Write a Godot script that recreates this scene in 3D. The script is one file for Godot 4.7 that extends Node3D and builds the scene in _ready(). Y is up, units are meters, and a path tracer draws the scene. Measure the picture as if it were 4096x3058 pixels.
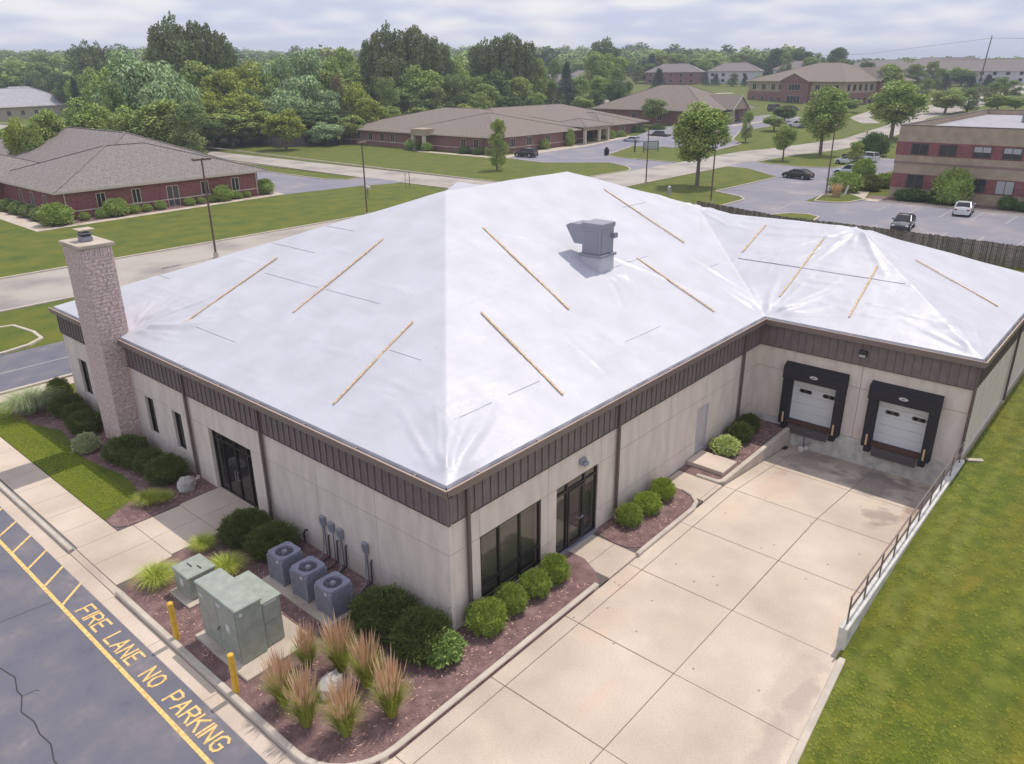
extends Node3D
# A commercial building with a shrink-wrapped white roof, seen from a drone. x runs along the driveway facade, -z along the fire-lane facade.

class MB:
	var v := PackedVector3Array()
	var n := PackedVector3Array()
	var c := PackedColorArray()
	var col := Color(1, 1, 1)
	var tint := false
	func tri(a: Vector3, b: Vector3, d: Vector3) -> void:
		var m := (b - a).cross(d - a).normalized()
		v.append(a); v.append(d); v.append(b)
		n.append(m); n.append(m); n.append(m)
		if tint:
			c.append(col); c.append(col); c.append(col)
	func quad(a: Vector3, b: Vector3, d: Vector3, e: Vector3) -> void:
		tri(a, b, d)
		tri(a, d, e)
	func box(lo: Vector3, hi: Vector3) -> void:
		var p := [Vector3(lo.x, lo.y, lo.z), Vector3(hi.x, lo.y, lo.z), Vector3(hi.x, lo.y, hi.z), Vector3(lo.x, lo.y, hi.z), Vector3(lo.x, hi.y, lo.z), Vector3(hi.x, hi.y, lo.z), Vector3(hi.x, hi.y, hi.z), Vector3(lo.x, hi.y, hi.z)]
		for f in [[4, 7, 6, 5], [0, 1, 2, 3], [3, 2, 6, 7], [1, 0, 4, 5], [2, 1, 5, 6], [0, 3, 7, 4]]:
			quad(p[f[0]], p[f[1]], p[f[2]], p[f[3]])
	func cbox(lo: Vector3, hi: Vector3, b: float) -> void:   # box with chamfered edges
		var m := (lo + hi) / 2.0
		var h := (hi - lo) / 2.0
		b = minf(b, minf(h.x, minf(h.y, h.z)) * 0.9)
		var ax := [Vector3.RIGHT, Vector3.UP, Vector3.BACK]
		for a in 3:
			var u: Vector3 = ax[(a + 1) % 3]
			var w: Vector3 = ax[(a + 2) % 3]
			var hu: float = h[(a + 1) % 3]
			var hw: float = h[(a + 2) % 3]
			for s in [-1.0, 1.0]:
				var o: Vector3 = m + ax[a] * h[a] * s
				var q := [o - u * (hu - b) - w * (hw - b), o + u * (hu - b) - w * (hw - b), o + u * (hu - b) + w * (hw - b), o - u * (hu - b) + w * (hw - b)]
				if s > 0: quad(q[0], q[1], q[2], q[3])
				else: quad(q[3], q[2], q[1], q[0])
				for t in [-1.0, 1.0]:   # edge between face a,s and face (a+1),t running along w
					var e0: Vector3 = m + ax[a] * h[a] * s + u * (hu - b) * t
					var e1: Vector3 = m + ax[a] * (h[a] - b) * s + u * hu * t
					var k: Vector3 = w * (hw - b)
					if s * t > 0: quad(e0 - k, e1 - k, e1 + k, e0 + k)
					else: quad(e0 + k, e1 + k, e1 - k, e0 - k)
		for sx in [-1.0, 1.0]:
			for sy in [-1.0, 1.0]:
				for sz in [-1.0, 1.0]:
					var a0 := m + Vector3(h.x * sx, (h.y - b) * sy, (h.z - b) * sz)
					var a1 := m + Vector3((h.x - b) * sx, h.y * sy, (h.z - b) * sz)
					var a2 := m + Vector3((h.x - b) * sx, (h.y - b) * sy, h.z * sz)
					if sx * sy * sz > 0: tri(a0, a1, a2)
					else: tri(a2, a1, a0)
	func bar(a: Vector3, b: Vector3, w: float, h: float) -> void:   # rectangular bar from a to b
		var d := (b - a).normalized()
		var up := Vector3.UP if absf(d.y) < 0.95 else Vector3.RIGHT
		var s := d.cross(up).normalized() * w / 2.0
		var t := s.cross(d).normalized() * h / 2.0
		var p := [a - s - t, a + s - t, a + s + t, a - s + t]
		var q := [b - s - t, b + s - t, b + s + t, b - s + t]
		for i in 4:
			var j := (i + 1) % 4
			quad(p[i], p[j], q[j], q[i])
		quad(p[3], p[2], p[1], p[0])
		quad(q[0], q[1], q[2], q[3])
	func cyl(a: Vector3, b: Vector3, r0: float, r1: float, k := 10, caps := true) -> void:
		var d := (b - a).normalized()
		var s := d.cross(Vector3.UP if absf(d.y) < 0.95 else Vector3.RIGHT).normalized()
		var t := s.cross(d)
		for i in k:
			var u0 := TAU * i / k
			var u1 := TAU * (i + 1) / k
			var e0 := s * cos(u0) + t * sin(u0)
			var e1 := s * cos(u1) + t * sin(u1)
			quad(a + e0 * r0, b + e0 * r1, b + e1 * r1, a + e1 * r0)
			if caps:
				tri(a, a + e0 * r0, a + e1 * r0)
				tri(b, b + e1 * r1, b + e0 * r1)
	func tube(pts: Array, r: float, k := 6) -> void:
		for i in pts.size() - 1:
			cyl(pts[i], pts[i + 1], r, r, k, true)
	func ring(c0: Vector3, axis: Vector3, r0: float, r1: float, k := 20) -> void:   # flat annulus
		var s := axis.cross(Vector3.UP if absf(axis.y) < 0.9 else Vector3.RIGHT).normalized()
		var t := axis.cross(s)
		for i in k:
			var e0 := s * cos(TAU * i / k) + t * sin(TAU * i / k)
			var e1 := s * cos(TAU * (i + 1) / k) + t * sin(TAU * (i + 1) / k)
			quad(c0 + e0 * r0, c0 + e0 * r1, c0 + e1 * r1, c0 + e1 * r0)
	func prism(poly: PackedVector2Array, y0: float, y1: float) -> void:   # poly in x,z
		var p := poly.duplicate()
		if not Geometry2D.is_polygon_clockwise(p): p.reverse()
		var ix := Geometry2D.triangulate_polygon(p)
		for i in range(0, ix.size(), 3):
			up_tri(p[ix[i]], p[ix[i + 1]], p[ix[i + 2]], y1)
		for i in p.size():
			var a := p[i]
			var b := p[(i + 1) % p.size()]
			quad(Vector3(a.x, y0, a.y), Vector3(a.x, y1, a.y), Vector3(b.x, y1, b.y), Vector3(b.x, y0, b.y))
	func up_tri(a: Vector2, b: Vector2, d: Vector2, y: float) -> void:
		up3(Vector3(a.x, y, a.y), Vector3(b.x, y, b.y), Vector3(d.x, y, d.y))
	func up3(a: Vector3, b: Vector3, d: Vector3) -> void:
		if (b - a).cross(d - a).y > 0: tri(a, b, d)
		else: tri(a, d, b)
	func blob(at: Vector3, r: Vector3, nu := 14, nv := 9, rough := 0.0, noise: FastNoiseLite = null) -> void:
		var g := []
		for j in nv + 1:
			var row := []
			for i in nu:
				var th := PI * j / nv
				var ph := TAU * i / nu
				var d := Vector3(sin(th) * cos(ph), cos(th), sin(th) * sin(ph))
				var k := 1.0
				if noise: k += rough * noise.get_noise_3dv(d * 2.0 + at)
				row.append(at + d * r * k)
			g.append(row)
		for j in nv:
			for i in nu:
				var i2 := (i + 1) % nu
				if j > 0: tri(g[j][i], g[j][i2], g[j + 1][i])
				if j < nv - 1: tri(g[j][i2], g[j + 1][i2], g[j + 1][i])
	func leaf(p: Vector3, d: Vector3, nrm: Vector3, l: float, w: float) -> void:   # a folded leaf-shaped pair of faces
		var s := d.cross(nrm).normalized() * w * 0.5
		var b := p + d * l
		var m := p + d * l * 0.45 + nrm * l * 0.08
		tri(p, m + s, b)
		tri(p, b, m - s)
	func mesh() -> ArrayMesh:
		var a := []
		a.resize(Mesh.ARRAY_MAX)
		a[Mesh.ARRAY_VERTEX] = v
		a[Mesh.ARRAY_NORMAL] = n
		if tint: a[Mesh.ARRAY_COLOR] = c
		var m := ArrayMesh.new()
		m.add_surface_from_arrays(Mesh.PRIMITIVE_TRIANGLES, a)
		return m

var rng := RandomNumberGenerator.new()
var M := {}
var used := {}

func numbered(called: String) -> String:
	used[called] = used.get(called, -1) + 1
	return called if used[called] == 0 else "%s_%03d" % [called, used[called]]
func thing(called: String, label: String, category: String, at := Vector3.ZERO, turn := 0.0, group := "") -> Node3D:
	var o := Node3D.new()
	o.name = numbered(called)
	add_child(o, true)
	o.position = at
	o.rotation.y = turn
	tag(o, label, category, group)
	return o
func tag(o: Node, label: String, category: String, group := "") -> void:
	o.set_meta("label", label)
	o.set_meta("category", category)
	if group: o.set_meta("group", group)
func part(called: String, m, mat: Material, to: Node, at := Vector3.ZERO, turn := 0.0) -> MeshInstance3D:
	var o := MeshInstance3D.new()
	o.name = called
	o.mesh = m.mesh() if m is MB else m
	o.material_override = mat
	o.position = at
	o.rotation.y = turn
	to.add_child(o, true)
	return o
func single(called: String, m, mat: Material, label: String, category: String, at := Vector3.ZERO, turn := 0.0, group := "") -> MeshInstance3D:
	var o := part(numbered(called), m, mat, self, at, turn)
	tag(o, label, category, group)
	return o
func struct(called: String, m, mat: Material, at := Vector3.ZERO) -> MeshInstance3D:
	var o := part(numbered(called), m, mat, self, at)
	o.set_meta("kind", "structure")
	return o
func struct_node(called: String) -> Node3D:
	var o := Node3D.new()
	o.name = numbered(called)
	add_child(o, true)
	o.set_meta("kind", "structure")
	return o
func copy(o: Node3D, at: Vector3, turn := 0.0, label := "", size := Vector3.ONE) -> Node3D:
	var r: Node3D = o.duplicate()
	r.name = numbered(o.get_meta("called", String(o.name)))
	add_child(r, true)
	r.position = at
	r.rotation.y = turn
	r.scale = size
	if label: r.set_meta("label", label)
	return r
func boxm(lo: Vector3, hi: Vector3, b := 0.0) -> MB:
	var m := MB.new()
	if b > 0: m.cbox(lo, hi, b)
	else: m.box(lo, hi)
	return m
func pv(flat: Array) -> PackedVector2Array:
	var p := PackedVector2Array()
	for i in range(0, flat.size(), 2): p.append(Vector2(flat[i], flat[i + 1]))
	return p

# ---------- textures and materials ----------
func noise(sd: int, freq: float, oct := 4, type := FastNoiseLite.TYPE_SIMPLEX_SMOOTH) -> FastNoiseLite:
	var f := FastNoiseLite.new()
	f.seed = sd
	f.noise_type = type
	f.frequency = freq
	f.fractal_octaves = oct
	return f
func grey(sz: int, sd: int, freq: float, oct := 4) -> PackedByteArray:
	var im := noise(sd, freq, oct).get_seamless_image(sz, sz)
	im.convert(Image.FORMAT_L8)
	return im.get_data()
func lut_tex(sz: int, layers: Array, ramp: Array, grain := 0.0, sd := 1) -> ImageTexture:   # layers: [seed, freq, octaves, weight]; ramp: colours from low to high
	var sum := PackedFloat32Array()
	sum.resize(sz * sz)
	for l in layers:
		var g := grey(sz, l[0], l[1], l[2])
		var w: float = l[3] / 255.0
		for i in sz * sz: sum[i] += g[i] * w
	var r := RandomNumberGenerator.new()
	r.seed = sd
	var lut := []
	for i in 256:
		var t := i / 255.0 * (ramp.size() - 1)
		var k := mini(int(t), ramp.size() - 2)
		lut.append(ramp[k].lerp(ramp[k + 1], t - k))
	var out := PackedByteArray()
	out.resize(sz * sz * 3)
	for i in sz * sz:
		var x := sum[i]
		if grain > 0: x += (r.randf() - 0.5) * grain
		var c: Color = lut[clampi(int(x * 255.0), 0, 255)]
		out[i * 3] = c.r8
		out[i * 3 + 1] = c.g8
		out[i * 3 + 2] = c.b8
	return ImageTexture.create_from_image(Image.create_from_data(sz, sz, false, Image.FORMAT_RGB8, out))
func gray_ramp(a: float, b: float) -> Array:
	return [Color(a, a, a), Color(b, b, b)]
func mat(called: String, lin: Color, rough := 0.85, metal := 0.0) -> StandardMaterial3D:
	var m := StandardMaterial3D.new()
	m.resource_name = called
	m.albedo_color = Color(lin.r, lin.g, lin.b).linear_to_srgb()
	m.roughness = rough
	m.metallic = metal
	M[called] = m
	return m
func textured(m: StandardMaterial3D, t: Texture2D, tile: float, detail: Texture2D = null, dtile := 1.0, off := Vector3.ZERO, world := true) -> StandardMaterial3D:
	m.albedo_texture = t
	m.uv1_triplanar = true
	m.uv1_world_triplanar = world
	m.uv1_scale = Vector3.ONE / tile
	m.uv1_offset = off
	m.uv1_triplanar_sharpness = 4.0
	if detail:
		m.detail_enabled = true
		m.detail_albedo = detail
		m.detail_blend_mode = BaseMaterial3D.BLEND_MODE_MUL
		m.detail_uv_layer = BaseMaterial3D.DETAIL_UV_2
		m.uv2_triplanar = true
		m.uv2_world_triplanar = world
		m.uv2_scale = Vector3.ONE / dtile
		m.uv2_triplanar_sharpness = 4.0
	return m
func bumped(m: StandardMaterial3D, t: Texture2D, cm: float) -> void:
	m.heightmap_enabled = true
	m.heightmap_texture = t
	m.heightmap_scale = cm

func make_materials() -> void:
	var fine := lut_tex(512, [[11, 0.05, 3, 0.7], [12, 0.2, 2, 0.3]], gray_ramp(0.88, 1.0), 0.3, 3)
	var soft := lut_tex(512, [[21, 0.008, 5, 1.0]], gray_ramp(0.87, 1.0), 0.05, 4)
	var speck := lut_tex(512, [[31, 0.12, 3, 0.6]], gray_ramp(0.72, 1.1), 0.8, 5)
	# concrete of the walls: soft blotches, faint vertical streaks come from the stretched scale
	var wall_t := lut_tex(512, [[41, 0.01, 5, 0.8], [42, 0.06, 3, 0.2]], [Color(0.90, 0.885, 0.875), Color(0.955, 0.94, 0.93), Color(1, 0.99, 0.98)], 0.04, 6)
	var w := textured(mat("wall", Color(0.8424, 0.7747, 0.722), 0.9), wall_t, 5.0, fine, 1.3)
	w.uv1_scale = Vector3(0.35, 0.09, 0.35)
	textured(mat("foundation", Color(0.783, 0.7634, 0.7243), 0.92), lut_tex(512, [[51, 0.012, 5, 1.0]], [Color(0.80, 0.80, 0.80), Color(0.93, 0.925, 0.92), Color(1, 1, 1)], 0.05, 7), 3.0, fine, 1.0)
	textured(mat("concrete", Color(0.66, 0.5775, 0.5005), 0.9), lut_tex(512, [[61, 0.007, 5, 1.0]], [Color(0.80, 0.79, 0.77), Color(0.93, 0.92, 0.90), Color(1, 1, 1)], 0.05, 8), 7.0, fine, 1.7)
	textured(mat("kerb", Color(0.667, 0.5865, 0.506), 0.9), soft, 4.0, fine, 1.1)
	textured(mat("street", Color(0.49, 0.4459, 0.4116), 0.9), lut_tex(512, [[71, 0.006, 5, 1.0]], [Color(0.78, 0.78, 0.80), Color(0.95, 0.94, 0.93), Color(1, 1, 1)], 0.1, 9), 26.0, fine, 3.0)
	# worn asphalt with pale drifts of grit
	var asp := lut_tex(1024, [[81, 0.0045, 5, 0.75], [82, 0.03, 3, 0.25]], [Color(0.62, 0.63, 0.68), Color(0.70, 0.71, 0.76), Color(0.73, 0.735, 0.775), Color(0.80, 0.785, 0.79), Color(1.0, 0.93, 0.90)], 0.08, 10)
	textured(mat("asphalt", Color(0.4393, 0.4256, 0.4732), 0.88), asp, 9.0, speck, 0.8)
	textured(mat("lot", Color(0.5185, 0.4965, 0.5337), 0.9), asp, 40.0, fine, 2.0)
	textured(mat("mulch", Color(0.4887, 0.3323, 0.3206), 0.95), lut_tex(512, [[91, 0.01, 4, 0.5], [92, 0.12, 3, 0.5]], [Color(0.5, 0.45, 0.46), Color(0.8, 0.76, 0.76), Color(1, 1, 1)], 0.5, 11), 3.0, speck, 0.7)
	var g1 := lut_tex(1024, [[101, 0.006, 5, 0.7], [102, 0.05, 3, 0.3]], [Color(0.50, 0.62, 0.34), Color(0.72, 0.80, 0.42), Color(0.86, 0.86, 0.50), Color(1.0, 0.92, 0.60)], 0.16, 12)
	textured(mat("grass", Color(0.236, 0.2638, 0.03465), 0.95), g1, 22.0, speck, 1.6)
	# rough lawn beside the driveway: tracks, thatch and clover in long drifts
	var g2 := lut_tex(1024, [[111, 0.004, 5, 0.75], [112, 0.04, 3, 0.25]], [Color(0.42, 0.56, 0.26), Color(0.66, 0.76, 0.34), Color(0.80, 0.80, 0.44), Color(1.0, 0.94, 0.72)], 0.2, 13)
	var gl := textured(mat("rough_grass", Color(0.5281, 0.4502, 0.07731), 0.95), g2, 14.0, speck, 1.3)
	gl.uv1_scale = Vector3(0.035, 0.09, 0.09)
	mat("sheet", Color(0.5778, 0.5778, 0.6446), 0.42)
	var cr := crease_tex()
	textured(M.sheet, lut_tex(512, [[123, 0.006, 4, 1.0]], gray_ramp(0.93, 1.0), 0.0, 15), 7.0)
	bumped(M.sheet, cr, 1.6)
	textured(mat("lath", Color(0.86, 0.7632, 0.644), 0.8), lut_tex(256, [[131, 0.03, 4, 1.0]], [Color(0.72, 0.62, 0.5), Color(1, 0.96, 0.9)], 0.1, 16), 1.2)
	textured(mat("fascia", Color(0.2408, 0.194, 0.1932), 0.55), soft, 2.0, fine, 0.9)
	mat("gutter", Color(0.195, 0.1495, 0.1365), 0.45)
	mat("gutter_sunlit", Color(0.42, 0.31, 0.25), 0.5)  # gutter brown made paler: sunlight on the upper edge put into the colour
	mat("downspout", Color(0.1216, 0.08866, 0.08866), 0.45)
	mat("boot", Color(0.68, 0.62, 0.58), 0.7)
	mat("bronze", Color(0.0286, 0.0234, 0.0234), 0.35)
	var glass := mat("glass", Color(0.05, 0.055, 0.05), 0.04)
	glass.transparency = BaseMaterial3D.TRANSPARENCY_ALPHA
	glass.albedo_color.a = 0.3
	var dg := mat("tinted_glass", Color(0.03, 0.03, 0.032), 0.05)
	dg.transparency = BaseMaterial3D.TRANSPARENCY_ALPHA
	dg.albedo_color.a = 0.55
	mat("blind", Color(0.345, 0.3225, 0.2325), 0.8)
	mat("interior", Color(0.42, 0.39, 0.35), 0.9)
	mat("door_paint", Color(0.50, 0.47, 0.49), 0.5)
	mat("dock_door", Color(0.66, 0.68, 0.69), 0.5)
	mat("dock_window", Color(0.10, 0.09, 0.085), 0.2)
	textured(mat("rubber", Color(0.0252, 0.0224, 0.028), 0.75), soft, 0.9)
	textured(mat("steel_plate", Color(0.105, 0.0868, 0.0896), 0.6), soft, 1.2)
	textured(mat("rust_plate", Color(0.10, 0.045, 0.035), 0.75), soft, 0.6)
	mat("post_wood", Color(0.62, 0.44, 0.25), 0.7)
	mat("galvanised", Color(0.30, 0.30, 0.36), 0.45, 0.35)
	mat("grey_box", Color(0.26, 0.27, 0.32), 0.5)
	mat("pipe", Color(0.12, 0.12, 0.144), 0.5)
	textured(mat("condenser", Color(0.2869, 0.3038, 0.3965), 0.5), soft, 1.0)
	mat("fan_dark", Color(0.035, 0.035, 0.045), 0.5)
	textured(mat("utility_green", Color(0.3553, 0.3927, 0.3413), 0.42), soft, 1.6)
	mat("sticker", Color(0.62, 0.60, 0.60), 0.6)
	textured(mat("bollard", Color(0.792, 0.484, 0.0495), 0.5), soft, 0.8)
	var yel := textured(mat("yellow_line", Color(0.88, 0.6, 0.24), 0.8), lut_tex(512, [[141, 0.02, 4, 0.8], [142, 0.2, 2, 0.2]], [Color(0.7, 0.66, 0.62), Color(0.96, 0.95, 0.93), Color(1, 1, 1)], 0.15, 17), 1.7)
	yel.roughness = 0.85
	textured(mat("white_line", Color(0.42, 0.42, 0.43), 0.85), fine, 2.0)
	mat("crack", Color(0.045, 0.045, 0.052), 0.9)
	mat("joint", Color(0.12, 0.10, 0.095), 0.95)
	textured(mat("stone", Color(0.874, 0.7333, 0.684), 0.92), lut_tex(512, [[151, 0.02, 4, 0.7], [152, 0.1, 3, 0.3]], [Color(0.55, 0.52, 0.54), Color(0.82, 0.80, 0.80), Color(1, 0.98, 0.96)], 0.25, 18), 1.6)
	mat("chip", Color(0.456, 0.342, 0.3135), 0.95).vertex_color_use_as_albedo = true
	mat("mortar", Color(0.72, 0.5664, 0.552), 0.95)
	textured(mat("rock", Color(0.52, 0.49, 0.47), 0.9), fine, 0.6)
	# far buildings
	textured(mat("brick_red", Color(0.3231, 0.1444, 0.1495), 0.9), brick_tex(Color(0.78, 0.72, 0.72), Color(1, 0.94, 0.92), Color(1.0, 1.0, 1.0)), 2.4)
	textured(mat("brick_rose", Color(0.3315, 0.1885, 0.1755), 0.9), brick_tex(Color(0.80, 0.76, 0.76), Color(1, 0.95, 0.95), Color(1.0, 1.0, 1.0)), 2.4)
	textured(mat("shingle", Color(0.3608, 0.3256, 0.3256), 0.95), shingle_tex(), 3.2, fine, 4.0)
	textured(mat("shingle_brown", Color(0.3488, 0.2976, 0.2712), 0.95), shingle_tex(), 3.2, fine, 4.0)
	mat("trim", Color(0.6, 0.525, 0.45), 0.7)
	mat("dark_trim", Color(0.10, 0.085, 0.08), 0.7)
	textured(mat("stucco", Color(0.46, 0.3622, 0.2702), 0.9), soft, 6.0)
	mat("stucco_band", Color(0.273, 0.1755, 0.1625), 0.9)
	textured(mat("roof_membrane", Color(0.39, 0.3835, 0.429), 0.8), soft, 8.0)
	mat("siding", Color(0.55, 0.55, 0.58), 0.8)
	mat("siding_tan", Color(0.42, 0.37, 0.31), 0.8)
	mat("pane", Color(0.035, 0.04, 0.045), 0.08)
	mat("blind_white", Color(0.40, 0.40, 0.40), 0.5)
	textured(mat("fence_wood", Color(0.3543, 0.314, 0.2835), 0.95), lut_tex(256, [[161, 0.02, 4, 0.6], [162, 0.15, 2, 0.4]], [Color(0.55, 0.52, 0.5), Color(1, 1, 1)], 0.3, 19), 1.1)
	for i in 4:
		var ft := mat("fence_board_%d" % i, Color(0.30, 0.265, 0.24) * [0.72, 0.95, 1.15, 1.45][i], 0.95)
		textured(ft, M.fence_wood.albedo_texture, 1.1)
	textured(mat("fence_grey", Color(0.3225, 0.2925, 0.2775), 0.95), M.fence_wood.albedo_texture, 1.1)
	mat("lamp_pole", Color(0.133, 0.0868, 0.07), 0.55)
	mat("lamp_lens", Color(0.45, 0.44, 0.44), 0.3)
	mat("sign_back", Color(0.42, 0.45, 0.47), 0.4, 0.3)
	mat("bark", Color(0.18, 0.1425, 0.12), 0.95)
	for cc in [["paint_black", Color(0.010, 0.010, 0.013)], ["paint_white", Color(0.66, 0.67, 0.70)], ["paint_brown", Color(0.016, 0.012, 0.013)], ["paint_silver", Color(0.48, 0.49, 0.53)], ["paint_blue", Color(0.03, 0.035, 0.08)], ["paint_red", Color(0.14, 0.02, 0.025)]]:
		var pm := mat(cc[0], cc[1], 0.3)
		pm.clearcoat_enabled = true
		pm.clearcoat = 1.0
		pm.clearcoat_roughness = 0.05
	mat("car_glass", Color(0.012, 0.014, 0.016), 0.04)
	mat("tyre", Color(0.016, 0.016, 0.017), 0.85)
	mat("rim", Color(0.42, 0.42, 0.44), 0.3, 0.6)
	mat("headlight", Color(0.70, 0.72, 0.75), 0.15)
	mat("taillight", Color(0.30, 0.012, 0.012), 0.2)
	for f in [["leaf_mid", Color(0.3442, 0.4414, 0.1253)], ["leaf_dark", Color(0.1558, 0.2294, 0.07866)], ["leaf_yellow", Color(0.3659, 0.4165, 0.08415)], ["leaf_silver", Color(0.3645, 0.486, 0.2552)], ["leaf_cotton", Color(0.2221, 0.2746, 0.1243)], ["leaf_fir", Color(0.0864, 0.1404, 0.1044)], ["leaf_dead", Color(0.207, 0.135, 0.099)], ["leaf_oval", Color(0.2814, 0.3605, 0.1377)],
			["yew", Color(0.3, 0.38, 0.075)], ["yew_dark", Color(0.14, 0.17, 0.05)], ["boxwood", Color(0.34, 0.43, 0.07)], ["hosta", Color(0.52, 0.598, 0.221)], ["pale_leaf", Color(0.468, 0.507, 0.286)], ["broad_leaf", Color(0.2415, 0.3444, 0.1008)],
			["blade", Color(0.387, 0.441, 0.0891)], ["blade_lime", Color(0.462, 0.532, 0.105)], ["blade_grey", Color(0.378, 0.462, 0.266)], ["plume", Color(0.74, 0.53, 0.35)], ["burn", Color(0.224, 0.24, 0.08)]]:
		var fm := mat(f[0], f[1], 0.75)
		fm.vertex_color_use_as_albedo = true
		fm.backlight_enabled = true
		fm.backlight = Color(0.35, 0.35, 0.35)
		fm.metallic_specular = 0.3
func brick_tex(lo: Color, hi: Color, mortar: Color) -> ImageTexture:   # 2.4 m of wall, courses of 8 cm: too fine to be told apart from here
	var im := Image.create(256, 240, false, Image.FORMAT_RGB8)
	var r := RandomNumberGenerator.new()
	r.seed = 77
	for row in 30:
		for k in 13:
			var x0 := k * 21 - (10 if row % 2 else 0)
			im.fill_rect(Rect2i(maxi(x0, 0), row * 8, 20, 7), lo.lerp(hi, r.randf()))
		im.fill_rect(Rect2i(0, row * 8 + 7, 256, 1), mortar)
	return ImageTexture.create_from_image(im)
func crease_tex() -> ImageTexture:   # relief of slack plastic: thin sharp creases in patches over a soft swell
	var sz := 1024
	var a := grey(sz, 171, 0.006, 3)
	var b := grey(sz, 172, 0.017, 2)
	var c := grey(sz, 173, 0.004, 2)
	var out := PackedByteArray()
	out.resize(sz * sz)
	for i in sz * sz:
		var k := maxf(0.0, 1.0 - absf(b[i] - 128.0) / 9.0) * clampf((c[i] - 120.0) / 50.0, 0.0, 1.0)
		out[i] = clampi(int(a[i] * 0.55 + 95.0 * k * k), 0, 255)
	return ImageTexture.create_from_image(Image.create_from_data(sz, sz, false, Image.FORMAT_L8, out))
func shingle_tex() -> ImageTexture:
	var im := Image.create(512, 512, false, Image.FORMAT_RGB8)
	var r := RandomNumberGenerator.new()
	r.seed = 78
	for row in 24:
		for k in 24:
			var g := 0.74 + 0.24 * r.randf()
			im.fill_rect(Rect2i(k * 22 - (row % 3) * 7, row * 22, 22, 22), Color(g, g * 0.985, g * 0.97))
		im.fill_rect(Rect2i(0, row * 22, 512, 2), Color(0.6, 0.59, 0.58))
	return ImageTexture.create_from_image(im)

# ---------- terrain and sheets ----------
const T0 := 155.0
const T1 := 455.0
func gy(x: float, z: float) -> float:   # level round the site, then a gentle rise to the north-east
	return clampf(0.035 * (0.9 * x - 0.436 * z - T0), 0.0, 10.5)
func bands(poly: PackedVector2Array) -> Array:   # the pieces of a polygon that lie on one plane of the terrain
	var d := Vector2(0.9, -0.436)
	var l := d.length()
	var u := d / l
	var w := Vector2(-u.y, u.x) * 6000.0
	var out := []
	for b in [[-6000.0, T0 / l], [T0 / l, T1 / l], [T1 / l, 6000.0]]:
		var rect := PackedVector2Array([u * b[0] + w, u * b[1] + w, u * b[1] - w, u * b[0] - w])
		out.append_array(Geometry2D.intersect_polygons(poly, rect))
	return out
func sheet(m: MB, poly: PackedVector2Array, dy: float) -> void:
	for p in bands(poly):
		var ix := Geometry2D.triangulate_polygon(p)
		for i in range(0, ix.size(), 3):
			var q := []
			for k in 3:
				var a: Vector2 = p[ix[i + k]]
				q.append(Vector3(a.x, gy(a.x, a.y) + dy, a.y))
			m.up3(q[0], q[1], q[2])
func rect(x0: float, x1: float, z0: float, z1: float) -> PackedVector2Array:
	return pv([x0, z0, x1, z0, x1, z1, x0, z1])
func arc(cx: float, cz: float, r: float, a0: float, a1: float, k := 8) -> Array:
	var o := []
	for i in k + 1:
		var a := deg_to_rad(lerpf(a0, a1, float(i) / k))
		o.append_array([cx + r * cos(a), cz + r * sin(a)])
	return o
func sweep(m: MB, pts: PackedVector2Array, o0: float, o1: float, y0: float, y1: float, ch := 0.025, closed := false) -> void:   # a kerb: a chamfered bar along a path
	var rows := []
	var k := pts.size()
	for i in k:
		var a := pts[(i - 1 + k) % k] if closed or i > 0 else pts[i] * 2.0 - pts[i + 1]
		var b := pts[(i + 1) % k] if closed or i < k - 1 else pts[i] * 2.0 - pts[i - 1]
		var n0 := (pts[i] - a).orthogonal().normalized()
		var n1 := (b - pts[i]).orthogonal().normalized()
		var nn := (n0 + n1).normalized()
		nn /= maxf(nn.dot(n1), 0.5)
		var row := []
		var g := gy(pts[i].x, pts[i].y)
		for q in [[o0, y0], [o0, y1 - ch], [o0 + ch, y1], [o1 - ch, y1], [o1, y1 - ch], [o1, y0]]:
			var p: Vector2 = pts[i] + nn * q[0]
			row.append(Vector3(p.x, q[1] + g, p.y))
		rows.append(row)
	for i in (k if closed else k - 1):
		var r0: Array = rows[i]
		var r1: Array = rows[(i + 1) % k]
		for j in 5: m.quad(r0[j], r0[j + 1], r1[j + 1], r1[j])
	if not closed:
		for r in [rows[0], rows[k - 1]]:
			m.quad(r[0], r[1], r[4], r[5])
			m.quad(r[1], r[2], r[3], r[4])
func kerb(called: String, flat: Array, w := 0.15, y0 := -0.1, y1 := 0.12, closed := false) -> void:
	var m := MB.new()
	sweep(m, pv(flat), -w / 2, w / 2, y0, y1, 0.025, closed)
	struct(called, m, M.kerb)

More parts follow.
